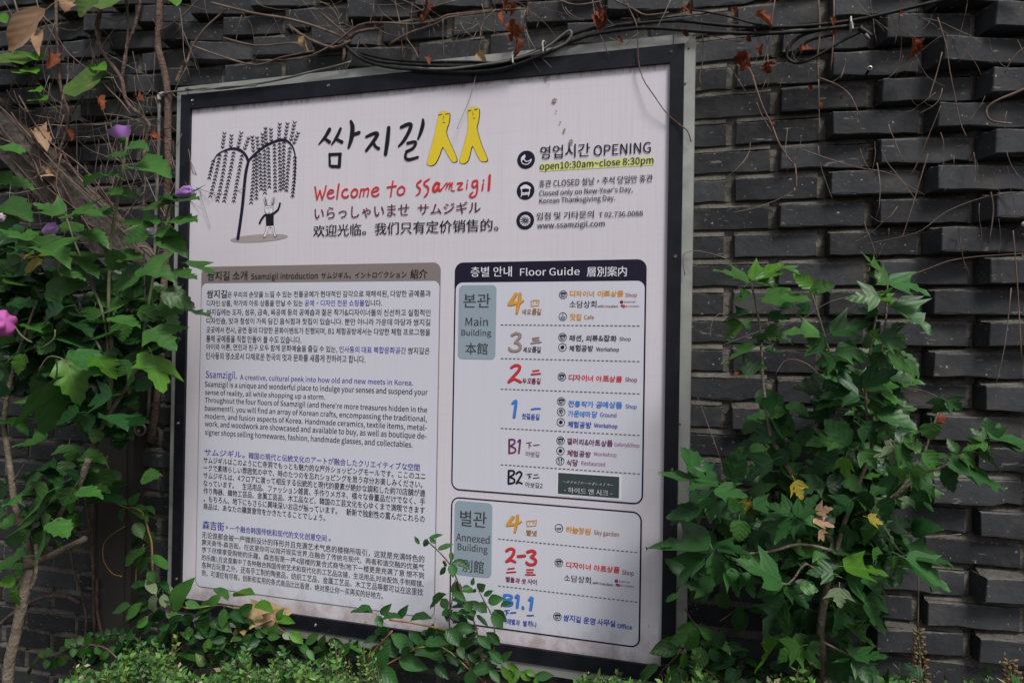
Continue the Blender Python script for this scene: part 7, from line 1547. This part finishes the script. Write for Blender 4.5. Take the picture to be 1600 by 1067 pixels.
# second one, left of the frame
hb = at(240, 1067, -0.12)
ho2 = thing('honeysuckle', 'honeysuckle with pale undersides showing, between the steel post and the sign corner', 'climber', (hb.x, -0.12, 0.05), 'honeysuckle plants along the foot of the sign')
for p, r, t in (([(168,712),(166,722),(174,738),(184,745),(184,752)], 1.2, 1.0), ([(180,770),(181,782),(190,790),(203,794)], 1.2, 1.0), ([(203,792),(222,800),(232,830),(237,850),(238,880),(240,910),(243,930)], 1.4, 1.8), ([(240,920),(262,930),(280,945),(300,950),(345,945),(380,955)], 1.4, 1.2),
                ([(268,950),(270,1000),(268,1060),(266,1200),(262,1600)], 1.4, 2.2), ([(225,850),(214,880),(212,920)], 1.0, 1.0), ([(195,822),(175,835),(162,850),(162,875),(175,895),(190,900)], .8, .7), ([(214,1032),(250,1034),(280,1038),(310,1047)], 1.2, 1.0), ([(432,966),(435,980),(450,990)], 1.2, .9)):
    stem(ho2, p, r, YH, 'stem', M_yst, taper=t)
H2 = [(225,862,199,883,12),(236,870,214,896,16),(238,867,262,889,15),(232,892,241,909,14),(243,928,229,901,14,6),(244,929,230,961,14,6),(255,928,258,948,13,6),(262,945,271,971,15,6),(253,924,272,927,8,6),(274,953,295,907,19),(228,906,212,930,14,4),
(224,941,196,967,13),(204,945,177,957,11),(232,962,213,980,12),(290,940,313,948,12),(342,946,304,961,14),(325,958,309,991,18),(345,930,320,946,14),(356,938,334,921,10),(350,950,347,981,14),(296,978,292,998,12),(327,997,321,1018,12,1),(273,1031,308,1031,9),
(355,985,362,1003,10,4),(173,735,187,749,14),(192,751,174,764,12),(203,790,218,771,12),(203,795,230,807,12),(197,795,179,817,12),(211,817,223,841,17),(233,829,236,854,14),(218,838,206,856,12,4),(228,856,201,881,15),(224,793,242,799,5),
(366,932,397,929,7,1),(398,946,425,951,11,1),(432,967,460,973,13,1),(432,966,441,954,10,1),(453,988,472,1004,13,1),(395,944,373,958,15),(382,964,366,993,12),(395,990,378,1011,14),(414,994,397,983,12),(422,992,433,976,12),(412,996,394,1004,9),
(418,995,438,994,10),(442,990,457,998,10,6),(498,991,477,1006,13),(509,992,498,1021,12),(480,1014,491,1031,9),(493,1032,508,1037,9),(547,1004,533,1026,12),(560,1000,556,1022,8,4),(322,1045,307,1020,12,8),(338,1045,330,1018,12,8),
(362,955,380,972,14,4),(330,965,345,985,14,4),(260,985,246,1005,14),(284,960,268,985,14,4),(250,950,240,975,14,4)]
add_leaves(ho2, H2, YH - .02, .03, ('oval',), 0, .06, 1.15)
fill(ho2, [(300,975,50,18,12),(380,985,40,20,10),(235,940,25,35,8),(150,1020,60,20,8),(330,1015,60,22,16),(430,1015,50,18,14),(520,1025,30,25,8),(180,1000,50,25,8),(290,1050,50,14,9),(440,1052,60,12,10),(240,1000,40,30,10)], YH - .01, .02, ('oval',), (18, 28), (4, 0, 4))
for b, t, w, c in (((384,985),(426,948),28,9), ((418,985),(432,954),18,3), ((382,1010),(370,980),20,9)):
    leaf(ho2, b, t, w, YH + .01, c, 'dry', name='dead_leaf')
# third, short at the right foot of the frame
hb = at(1110, 1067, -0.10)
ho3 = thing('honeysuckle', 'shaded short honeysuckle below the right foot of the sign frame', 'climber', (hb.x, -0.10, 0.05), 'honeysuckle plants along the foot of the sign')
for p, r in (([(1024,1068),(1034,1048),(1050,1032),(1080,1000),(1092,978)], 1.1), ([(1072,1030),(1100,1045),(1120,1062),(1140,1120),(1150,1560)], 1.2), ([(1125,970),(1142,958),(1156,946)], 1.1), ([(1070,950),(1082,970),(1092,978)], 1.0)): stem(ho3, p, r, -.06, 'stem', M_vine)
H3 = [(1092,977,1062,984,13),(1092,978,1114,998,12),(1091,982,1076,1010,16),(1062,1005,1022,1018,20),(1075,993,1048,1000,11),(1030,1040,996,1056,12),(1095,1010,1090,1042,20),(1156,945,1154,981,18,4),(1110,1012,1120,1032,14,4),(1150,1028,1112,1040,16,4),
(1128,985,1118,1010,14,4),(1062,930,1040,934,7),(1070,1020,1066,1042,8,1),(1068,1046,1072,1066,8,1),(1045,1046,1058,1062,14),(1085,1055,1110,1075,22),(1040,995,1052,1004,8),(1115,1000,1122,1030,16,4),(1150,1045,1136,1060,14,4),(1060,1050,1040,1075,16),(1130,1060,1155,1070,16)]
add_leaves(ho3, H3, -.07, .02, ('oval',), 0)
fill(ho3, [(1110,1030,60,35,22),(1180,1050,50,20,12)], -.04, .02, ('oval', 'toothed'), (18, 30), (4, 4, 0))

# ---------------- feather-leaved sapling, lower left
fb = at(130, 1067, -0.14)
fe = thing('feather_leaf_sapling', 'short sapling with two feather-shaped leaves beside the shrub trunk', 'plant', (fb.x, -0.14, 0.05))
stem(fe, [(62,1030),(85,1022),(110,1012),(130,1008),(152,1008),(175,1020),(195,1060),(205,1200),(200,1640)], 1.0, -.14, 'leaf_stalk', M_vine, taper=1.6)
stem(fe, [(150,1000),(165,992),(190,990),(215,1000),(225,1060)], .8, -.11, 'leaf_stalk', M_vine, taper=1.4)
FL = [(65,1028,34,1044,12),(68,1027,60,1017,9),(79,1025,74,1011,11),(72,1030,70,1045,11),(105,1014,82,1026,13),(86,1026,80,1046,12),(98,1022,93,1042,12),(112,1011,102,997,13),(118,1009,112,996,12),(128,1007,124,991,12),(140,1007,139,989,12),
(153,1006,159,991,12),(115,1011,113,1027,12),(128,1009,125,1028,12),(139,1009,139,1026,12),(150,1009,156,1023,12),(170,992,166,980,9,4),(180,991,178,979,9,4),(190,991,192,979,9,4),(168,993,165,1005,9,4),(178,992,178,1004,9,4),(190,992,190,1004,9,4),(200,995,206,983,9,4)]
add_leaves(fe, FL, -.14, .004, ('oval',), 0, 0.0, 1.0)

# ---------------- small-leaved bushes along the foot
M_tiny = mk('small_leaf', (0.075, 0.20, 0.035), 0.5, (0.17, 0.29, 0.06), 26, 3, 0.45, 0.65, spec=0.3)
M_tinyd = mk('small_leaf_deep', (0.045, 0.13, 0.035), 0.55, (0.08, 0.19, 0.05), 26, 3, spec=0.3)
M_tinyp = mk('pale_tip', (0.33, 0.34, 0.16), 0.6, (0.50, 0.42, 0.28), 30, 3, spec=0.3)
def bush(name, label, outline, Y, n, seed, sizes=(.010, .021), depth=.10, group='small-leaved bushes along the foot of the wall'):
    """outline: (px, top py) pairs; sprays of tiny paired leaves, each spray rising from inside"""
    rg = random.Random(seed)
    xs = [o[0] for o in outline]; c = at(sum(xs)/len(xs), 1067, Y)
    th = thing(name, label, 'bush', (c.x, Y, 0.05), group)
    GS = [G(), G(), G()]; ST = G()
    def top(x):
        for (a, ya), (b, yb) in zip(outline[:-1], outline[1:]):
            if a <= x <= b: return ya + (yb - ya) * (x - a) / (b - a)
        return 1100
    for i in range(n):
        x = rg.uniform(xs[0], xs[-1]); ty = top(x) + abs(rg.gauss(0, 1)) * 26 - (rg.random() < .15) * rg.uniform(0, 34)
        yy = Y + rg.uniform(-depth, depth*.6)
        P0 = at(x + rg.uniform(-14, 14), ty + rg.uniform(30, 60), yy); P1 = at(x, ty, yy)
        P1 = P1 + Vector((0, rg.uniform(-.02, .02), 0))
        ax = (P1 - P0); L = ax.length; ax.normalize()
        ST.tube([P0, P0.lerp(P1, .5) + Vector((rg.uniform(-.004, .004), 0, 0)), P1], [.0012, .0009, .0005], 3, cap=False)
        k = int(L / .008)
        s1 = ax.cross(Vector((rg.uniform(-1, 1), rg.uniform(-1, 1), rg.uniform(-.3, .3)))).normalized(); s2 = ax.cross(s1)
        gi = 0 if rg.random() < .42 else 1
        for j in range(k):
            q = P0 + ax * (j * .008)
            for sg in (1, -1):
                dr = ((s1 if j % 2 else s2) * sg + ax * rg.uniform(.3, .9) + Vector((rg.uniform(-.4, .4), rg.uniform(-.4, .4), rg.uniform(-.2, .4)))).normalized()
                l = rg.uniform(*sizes); wv = dr.cross(Vector((rg.uniform(-1, 1), rg.uniform(-1, 1), rg.uniform(-1, 1)))).normalized() * l * .27
                g_ = GS[2] if (j >= k - 1 and rg.random() < .08) else GS[gi]
                g_.add([q, q + dr*l*.45 + wv, q + dr*l, q + dr*l*.45 - wv], [(0, 1, 2, 3)])
    for i in range(max(3, int((xs[-1] - xs[0]) / 28))):      # woody stems down to the soil
        x = rg.uniform(xs[0] + 12, xs[-1] - 12); a = at(x, top(x) + 45, Y); b_ = Vector((a.x + rg.uniform(-.04, .04), Y + rg.uniform(-.03, .03), 0.04))
        m_ = a.lerp(b_, .5) + Vector((rg.uniform(-.03, .03), rg.uniform(-.02, .02), 0))
        ST.tube(smooth_path([a, m_, b_], 4), .0032, 5)
        for k in range(16):                                  # sparser leaves on the lower wood
            q0 = a.lerp(b_, rg.uniform(.05, .75)); dr0 = Vector((rg.uniform(-1, 1), rg.uniform(-1, .4), rg.uniform(0, .8))).normalized()
            ST.tube([q0, q0 + dr0 * .06], .0008, 3, cap=False)
            for j in range(8):
                q = q0 + dr0 * .0075 * (j + 1); dr = Vector((rg.uniform(-1, 1), rg.uniform(-1, 1), rg.uniform(-.3, .8))).normalized(); l = rg.uniform(*sizes)
                wv = dr.cross(dr0).normalized() * l * .27
                GS[1].add([q, q + dr*l*.45 + wv, q + dr*l, q + dr*l*.45 - wv], [(0, 1, 2, 3)])
    GS[0].build('foliage', M_tiny, th, kind='stuff'); GS[1].build('foliage', M_tinyd, th, kind='stuff')
    if GS[2].f: GS[2].build('shoot_tips', M_tinyp, th, kind='stuff')
    ST.build('twigs', M_twig, th, kind='stuff')
    return th
bush('small_leaf_bush', 'short bush of tiny bright green leaves in front of the lower left of the sign', [(60,1090),(90,1072),(120,1044),(160,1046),(195,1014),(225,1000),(262,1016),(290,1052),(325,1060),(350,1030),(380,1018),(410,1046),(440,1030),(480,1028),(520,1046),(560,1070)], -.17, 430, 3, (.010, .023), .13)
bush('small_leaf_bush', 'thin yellow-green bush sprig below the middle of the sign between honeysuckles', [(495,1060),(510,1020),(525,1002),(545,1018),(560,1010),(578,1000),(590,1050)], -.15, 46, 4, (.008, .014), .03)
bush('small_leaf_bush', 'short tuft of bright small leaves under the lower right corner of the sign', [(880,1072),(905,1052),(930,1046),(955,1050),(985,1058),(1010,1066),(1060,1068),(1090,1040),(1120,1066)], -.16, 110, 5)
bush('small_leaf_bush', 'dark short bush at the foot of the wall right of the lobed-leaf shrub', [(1180,1066),(1215,1045),(1250,1052),(1300,1060),(1350,1062),(1400,1050),(1440,1066),(1480,1058),(1540,1062),(1600,1050)], -.12, 150, 6)
# white flower heads
M_wfl = mk('white_petal', (0.62, 0.62, 0.54), 0.6, (0.5, 0.5, 0.4), 30)
wf = at(262, 1062, -0.24)
fl = thing('white_flower_head', 'cluster of tiny white star flowers at the bottom edge below the bush', 'flower', (wf.x, wf.y, wf.z - .04))
for k in range(22):
    g = G(); c = at(262 + rl.uniform(-26, 26), 1064 + rl.uniform(-5, 12), -.24 + rl.uniform(-.02, .02))
    for a in range(5):
        an = a*1.257 + k; u = Vector((math.cos(an), -.4, math.sin(an))); v = Vector((-math.sin(an), 0, math.cos(an)))
        g.add([c, c + u*.004 + v*.0018, c + u*.008, c + u*.004 - v*.0018], [(0, 1, 2, 3)])
    g.build('floret', M_wfl, fl)
g = G(); c = at(262, 1075, -.24); g.tube([c, c - Vector((0, 0, .2)), Vector((c.x, c.y, .05))], .002, 5); g.build('stem', M_bark2, fl)

# ---------------- two seed spikes
M_seed = mk('seed_husk', (0.13, 0.12, 0.035), 0.8, (0.20, 0.10, 0.06), 18, 3, 0.4, 0.6)
def spike(label, px, top, bottom, wpx, Y, n, seed):
    rg = random.Random(seed); a = at(px, top, Y); b = at(px + 8, bottom, Y)
    th = thing('seed_spike', label, 'plant', (b.x, Y, 0.05), 'seed spikes before the wall')
    g = G(); g.tube([a, a.lerp(b, .5), b, Vector((b.x + .01, Y, .05))], [.0012, .0018, .002, .0025], 6); g.build('stem', M_bark2, th)
    s = pxm(a)
    for i in range(n):
        t = (i + rg.random()) / n; ang = i * 2.4
        p = a.lerp(b, t); r = wpx * s * (.35 + .65 * min(1, t * 3)) * .5
        u = Vector((math.cos(ang), math.sin(ang), .55)).normalized(); q = p + Vector((math.cos(ang), math.sin(ang), 0)) * r * .5
        g = G(); l = .011 * rg.uniform(.7, 1.2)
        g.tube([q, q + u*l*.35, q + u*l*.7, q + u*l], [.0008, .0030, .0026, .0005], 5); g.build('seed', M_seed, th, True)
spike('upright brown-green seed spike in front of the bricks, left one of two', 1434, 985, 1090, 18, -.12, 62, 1)
spike('short broad seed spike at the bottom right corner of the picture', 1577, 1032, 1095, 26, -.14, 46, 2)

# ---------------- creepers on the wall
def creeper(label, base, loc):
    c = at(loc[0], loc[1], 0.0); return thing('bare_creeper', label, 'creeper', (c.x, 0.0, c.z), 'bare creepers on the brick wall')
def twigs(parent, n, box, lens, Y, seed, down=True, mats=(0, 1), r=(.35, .8)):
    rg = random.Random(seed)
    for i in range(n):
        x = rg.uniform(box[0], box[2]); y = rg.uniform(box[1], box[3]); L = rg.uniform(*lens)
        th = rg.gauss(1.57, .28) if down else rg.choice((rg.gauss(.1, .35), rg.gauss(3.0, .35)))
        P = [(x, y)]; a = th; bend = rg.gauss(0, .16)
        for k in range(5):
            a += bend + rg.gauss(0, .14); x += L/5*math.cos(a); y += L/5*math.sin(a); P.append((x, y))
        rad = rg.uniform(*r)
        stem(parent, P, rad, Y, 'twig', (M_twig, M_twig2)[mats[rg.randrange(len(mats))]], sub=2, sides=4, dY=.012, taper=rad*.45)
        if rg.random() < .5:
            q = P[rg.randrange(1, 4)]; b = a + rg.choice((-.8, .8))
            stem(parent, [q, (q[0] + L*.14*math.cos(b), q[1] + L*.14*math.sin(b)), (q[0] + L*.3*math.cos(b+.2), q[1] + L*.3*math.sin(b+.2))], rad*.6, Y, 'twig', M_twig, sub=2, sides=4, dY=.01, taper=.3)
cl = creeper('thick bare creeper stems tangled over the bricks at the upper left', 0, (240, 690))
YC = -0.004
for p, r, t in (([(250,-20),(249,40),(247,75),(256,110),(262,150),(262,200),(263,260),(261,310),(261,380),(256,450),(253,520),(250,580),(243,640),(236,690)], 5.2, 5.6),
                ([(160,-10),(154,30),(151,45),(158,75),(172,98),(190,124),(195,150),(205,168),(225,185),(234,198),(228,220),(224,250)], 3.6, 2.6), ([(222,-10),(215,25),(208,50),(199,72),(194,100),(191,125)], 2.8, 2.6), ([(196,-10),(200,30),(199,60),(196,80)], 2.0, 1.6),
                ([(88,-10),(88,40),(91,80),(93,120),(98,150),(108,178),(104,205),(95,232),(86,262),(83,300),(82,345)], 2.6, 2.2), ([(72,175),(80,205),(88,218),(100,180)], 1.2, 1.0), ([(112,178),(122,160),(130,150)], 1.2, 1.0),
                ([(91,60),(104,80),(120,95),(140,110)], 1.2, 1.0), ([(160,130),(175,145),(190,160),(205,180)], 1.6, 1.4), ([(0,195),(20,215),(36,232),(60,255),(85,280),(110,300),(140,318),(150,326)], 2.2, 1.8), ([(95,232),(112,262),(130,285),(150,305),(175,335)], 2.0, 1.4),
                ([(5,215),(12,240),(30,262),(55,290),(80,320)], 1.4, 1.2), ([(20,232),(45,255),(62,275)], 1.6, 1.0), ([(282,190),(290,215),(293,240),(302,272)], .9, .7), ([(292,100),(300,75),(320,45),(345,22),(356,12)], 1.8, 1.2), ([(275,130),(285,105),(290,95)], 3.0, 2.2),
                ([(250,48),(280,30),(305,5),(320,-8)], 1.4, 1.2), ([(190,392),(215,386),(232,388),(240,400)], 2.4, 1.8), ([(188,350),(205,325),(225,300)], 1.6, 1.0), ([(62,25),(80,50),(92,72)], 1.0, .9), ([(120,300),(100,290),(85,296)], .9, .7), ([(22,0),(30,30),(26,60),(22,90)], 1.6, 1.2)):
    stem(cl, p, r, YC, 'creeper_stem', M_vine if r > 2.4 else M_twig, sides=7 if r > 3 else 5, dY=.006, taper=t, wob=.14)
twigs(cl, 105, (5, -20, 300, 300), (50, 150), YC, 21)
twigs(cl, 22, (0, 150, 200, 400), (50, 120), -.032, 22, False)
for p in ([(-10,158),(40,205),(90,262),(150,315),(205,352)], [(18,176),(60,238),(98,250),(150,300),(214,384)], [(-10,212),(46,240),(70,290),(122,330),(150,380)], [(30,150),(70,215),(130,262),(176,320),(236,420)], [(-10,180),(22,224),(80,262),(130,345),(182,392)], [(60,228),(66,270),(88,300),(92,340)], [(96,240),(88,290),(104,330),(100,372)]):
    stem(cl, p, rl.uniform(.8, 1.9), -.032, 'creeper_stem', (M_vine, M_twig)[rl.randrange(2)], sides=5, dY=.008, taper=.8, wob=.12)
twigs(cl, 10, (150, 180, 260, 300), (60, 140), YC, 24, True, (1,))
stem(cl, [(145,760),(144,840),(146,900),(148,990)], 2.4, YC, 'creeper_stem', M_vine, dY=.004); stem(cl, [(152,905),(152,950),(158,985),(164,1000)], 2.2, YC, 'creeper_stem', M_vine); stem(cl, [(110,855),(116,895),(128,930),(135,968),(132,1000)], 1.8, YC, 'creeper_stem', M_vine)
stem(cl, [(132,770),(138,805),(145,850)], 2.0, YC, 'creeper_stem', M_vine); stem(cl, [(-10,985),(15,962),(45,942),(75,931),(105,932),(125,942)], 3.4, -.02, 'creeper_stem', M_vine, taper=2.6)
for b, t, w, c, k in (((72,15),(18,84),30,3,'oval'), ((68,46),(62,90),14,3,'oval'), ((-4,86),(38,100),24,8,'round'), ((158,122),(103,141),24,8,'round'), ((150,-8),(116,21),24,8,'round'), ((205,-8),(146,6),20,8,'round'), ((102,-5),(100,14),22,3,'dry'), ((150,107),(138,109),11,1,'round'), ((152,104),(163,106),11,1,'round'), ((26,42),(26,29),9,1,'round'),
                      ((46,86),(58,90),9,1,'round'), ((42,110),(57,113),9,1,'round'), ((53,141),(64,142),8,1,'round'), ((54,155),(69,157),9,1,'round'), ((-4,28),(6,30),10,1,'round'), ((28,110),(40,112),9,8,'round'), ((76,82),(84,98),9,7,'dry'), ((155,152),(162,162),9,7,'dry'), ((212,152),(222,154),5,7,'dry'), ((52,206),(76,222),14,3,'dry'), ((104,205),(112,214),8,7,'dry'), ((70,275),(84,268),9,3,'dry'),
                      ((238,210),(246,212),6,7,'dry'), ((262,-4),(276,2),8,1,'round'), ((66,92),(60,84),10,1,'round')):
    leaf(cl, b, t, w, -.03, c, k, dy=-.01)
ct = creeper('bare reddish creeper twigs and a few dry leaves above the top of the sign', 0, (620, 40))
for p, r, t in (([(330,5),(370,15),(400,22),(440,28),(480,38),(520,52),(545,62)], 1.8, 2.2), ([(400,95),(470,92),(520,70),(560,40),(600,36),(640,38),(680,33),(700,24),(760,18),(820,14)], 1.5, 1.4), ([(608,70),(640,52),(680,38),(700,28),(740,22),(775,18)], 2.0, 1.4), ([(640,22),(680,10),(710,2)], 1.6, 1.0), ([(300,72),(350,90),(400,102),(440,90),(490,80)], 1.6, 1.2),
                ([(350,60),(400,72),(450,68),(470,70)], 1.8, 1.0), ([(450,40),(480,60),(520,75),(548,64)], 2.4, 2.8), ([(500,20),(530,45),(545,60)], 1.8, 1.6), ([(545,62),(560,50),(600,44)], 3.2, 2.2), ([(540,66),(538,85),(536,96)], 3.4, 2.0), ([(834,-5),(870,0),(900,8),(940,2)], 1.6, 1.0), ([(960,0),(990,15),(1010,24),(1045,20)], 1.5, 1.2),
                ([(925,-5),(932,40),(940,60),(952,88)], 1.0, .7), ([(975,0),(990,28),(996,50),(997,90),(1004,122),(1022,150),(1042,178),(1062,195),(1074,205),(1080,222)], 1.0, .9), ([(1048,0),(1035,28),(1018,60)], .7, .6), ([(744,118),(738,140),(732,160),(724,178),(714,202)], .5, .4), ([(616,-5),(622,25),(632,55),(648,78),(654,92)], 1.0, .8), ([(540,110),(556,80),(562,58)], .9, .7), ([(692,30),(692,60),(694,92)], 1.0, .8), ([(775,15),(755,35),(750,60)], .9, .7)):
    stem(ct, p, r, YC - .012, 'creeper_stem', M_vine if r > 2 else M_twig if r > .95 else M_twig2, sides=5, dY=.005, taper=t, wob=.12)
twigs(ct, 44, (310, -20, 1040, 50), (30, 80), YC - .01, 31)
twigs(ct, 26, (310, -5, 1000, 45), (50, 130), YC - .006, 32, False)
for b, t, w, c in (((475,57),(474,77),8,9), ((664,2),(668,22),8,7), ((660,22),(662,32),8,7), ((786,0),(794,16),9,7), ((798,4),(802,24),10,7), ((797,32),(803,52),16,7), ((812,40),(806,58),14,7), ((794,54),(800,64),10,7), ((806,60),(812,82),9,7), ((745,84),(756,92),12,9), ((666,90),(671,98),8,7), ((935,16),(940,30),12,7), ((930,24),(936,40),12,7), ((946,18),(944,40),10,7), ((1070,10),(1080,20),10,7), ((965,58),(972,64),6,7), ((1070,44),(1074,58),7,7), ((1060,18),(1072,14),8,7), ((778,22),(786,30),6,7)):
    leaf(ct, b, t, w, YC - .02, c, 'dry', dy=rl.uniform(-.01, .01))
cr = creeper('thin dry creeper with rust-red leaves hanging on the proud bricks right of the sign', 0, (1240, 260))
for p, r, t in (([(1160,100),(1172,110),(1182,140),(1192,168),(1206,196),(1216,222),(1232,248),(1243,262),(1244,298)], 1.6, 1.2), ([(1182,160),(1190,180),(1205,205)], .9, .7), ([(1278,-5),(1281,50),(1277,90),(1279,124)], 1.8, 1.5), ([(1279,124),(1280,180),(1281,200)], .8, .5), ([(1280,122),(1310,134),(1330,152),(1345,186)], 1.1, .8), ([(1303,0),(1302,60),(1298,110)], 1.5, 1.0),
                ([(1212,-8),(1198,80),(1186,112)], .9, .6), ([(1096,30),(1098,60),(1099,90),(1093,120),(1096,134)], .9, .8), ([(1180,122),(1208,104),(1222,98)], .8, .6), ([(1244,296),(1220,310),(1180,325),(1145,332)], .8, .6), ([(1408,-5),(1405,30),(1398,70)], .9, .6), ([(1465,28),(1478,70),(1484,110),(1492,150),(1500,190),(1510,214)], .9, .7), ([(1620,130),(1585,146),(1560,156),(1543,168),(1542,180),(1552,190),(1580,193)], 2.2, 1.4),
                ([(1470,165),(1452,210),(1430,262),(1420,274)], .9, .6), ([(1472,82),(1462,120),(1450,158)], .8, .6), ([(1640,55),(1600,75),(1580,95),(1570,115)], 1.3, .7), ([(1450,240),(1432,300),(1420,340),(1408,376)], 1.0, .7), ([(1600,300),(1540,308),(1480,330),(1440,360),(1400,372),(1345,383)], .9, .6), ([(1255,235),(1300,250),(1340,262),(1400,275),(1435,320)], .9, .5), ([(1400,440),(1450,420),(1500,404),(1600,396)], 1.2, .6),
                ([(1070,430),(1068,400),(1082,392),(1110,396),(1135,404)], .8, .6), ([(1128,722),(1105,660),(1090,620)], .6, .5), ([(1110,530),(1112,505),(1125,490),(1140,500)], .6, .5), ([(1583,360),(1590,450),(1596,560)], 1.0, .8), ([(1128,540),(1180,520),(1250,500),(1300,470),(1380,455)], .8, .6), ([(1212,585),(1225,565),(1245,562),(1270,575),(1290,600)], .7, .6), ([(1280,600),(1282,640),(1270,680),(1262,700)], .8, .7), ([(1410,605),(1440,610),(1465,620)], .9, .7),
                ([(1580,450),(1570,540),(1556,600)], .8, .5), ([(1435,880),(1435,920),(1434,985)], 1.1, 1.0), ([(1548,300),(1552,330),(1545,380)], 1.2, 1.0), ([(1390,830),(1450,838),(1502,834)], .8, .5)):
    stem(cr, p, r, YC - .006, 'creeper_stem', M_twig if r > .85 else M_twig2, sides=5, dY=.006, taper=t, wob=.12)
twigs(cr, 30, (1090, -20, 1600, 240), (30, 90), YC - .004, 41)
twigs(cr, 16, (1060, 20, 1500, 70), (40, 110), YC - .004, 42, False)
twigs(cr, 16, (1340, 180, 1600, 420), (50, 120), YC - .004, 43)
for b, t, w, c in (((1174,88),(1140,98),24,7), ((1170,96),(1156,110),16,7), ((1168,54),(1172,68),9,7), ((1180,24),(1212,38),10,7), ((1192,60),(1196,88),10,7), ((1198,96),(1202,118),14,7), ((1190,70),(1186,84),10,7), ((1200,100),(1212,100),8,7), ((1144,12),(1152,24),8,7), ((1300,4),(1305,16),8,7), ((1298,28),(1304,40),9,7), ((1300,48),(1302,64),7,7), ((1425,60),(1432,92),12,7), ((1432,70),(1440,82),10,7), ((1384,30),(1396,42),12,7),
                   ((1404,24),(1414,20),10,7), ((1250,80),(1272,74),10,7), ((1116,42),(1128,54),8,7), ((1206,190),(1208,198),5,7), ((1280,160),(1282,170),6,7), ((1312,155),(1318,146),6,7), ((1282,236),(1284,242),3,7), ((1150,590),(1158,578),9,7), ((1474,650),(1464,662),20,7), ((1268,140),(1262,134),8,7)):
    if rl.random() < .8 or w > 15: leaf(cr, b, (b[0] + (t[0]-b[0])*.9, b[1] + (t[1]-b[1])*.9), w * .8, YC - .016, c, 'dry', dy=rl.uniform(-.01, .01))

# the inner leaves past the ones that stand as parts
def inner(parent, blobs, Y, jit, kinds, size, mats, seed):
    rg = random.Random(seed)
    src = [leaf_mesh(k, 900 + i) for k in kinds for i in range(3)]
    pts = [([v.co.copy() for v in m.vertices], [tuple(p.vertices) for p in m.polygons]) for m in src]
    for m in src: bpy.data.meshes.remove(m)
    V, Fs, MI = [], [], []; off = parent_off(parent)
    for (cx, cy, rx, ry, n) in blobs:
        for _ in range(n):
            a = rg.uniform(0, 2*math.pi); q = math.sqrt(rg.random())
            B = at(cx + rx*q*math.cos(a), cy + ry*q*math.sin(a), Y + rg.uniform(-jit, jit)); ln = rg.uniform(*size) * pxm(B)
            d = Vector((rg.uniform(-1, 1), rg.uniform(-.6, .3), rg.uniform(-.8, .35))).normalized()
            n1 = Vector((rg.uniform(-.6, .6), -.8, rg.uniform(.1, 1.1))); n1 = (n1 - d * n1.dot(d)).normalized(); x = d.cross(n1)
            vs0, fs0 = pts[rg.randrange(len(pts))]; k = len(V); mi = rg.randrange(len(mats))
            for v in vs0: V.append(tuple(B + (x * v.x + d * v.y + n1 * v.z) * ln - off))
            for q_ in fs0: Fs.append(tuple(j + k for j in q_)); MI.append(mi)
    me = bpy.data.meshes.new('inner_leaves'); me.from_pydata(V, [], Fs)
    for c in mats: me.materials.append(LM[c])
    me.polygons.foreach_set('material_index', MI); me.polygons.foreach_set('use_smooth', [True] * len(me.polygons))
    o = link(bpy.data.objects.new('inner_leaves', me)); o.parent = parent; o['kind'] = 'stuff'
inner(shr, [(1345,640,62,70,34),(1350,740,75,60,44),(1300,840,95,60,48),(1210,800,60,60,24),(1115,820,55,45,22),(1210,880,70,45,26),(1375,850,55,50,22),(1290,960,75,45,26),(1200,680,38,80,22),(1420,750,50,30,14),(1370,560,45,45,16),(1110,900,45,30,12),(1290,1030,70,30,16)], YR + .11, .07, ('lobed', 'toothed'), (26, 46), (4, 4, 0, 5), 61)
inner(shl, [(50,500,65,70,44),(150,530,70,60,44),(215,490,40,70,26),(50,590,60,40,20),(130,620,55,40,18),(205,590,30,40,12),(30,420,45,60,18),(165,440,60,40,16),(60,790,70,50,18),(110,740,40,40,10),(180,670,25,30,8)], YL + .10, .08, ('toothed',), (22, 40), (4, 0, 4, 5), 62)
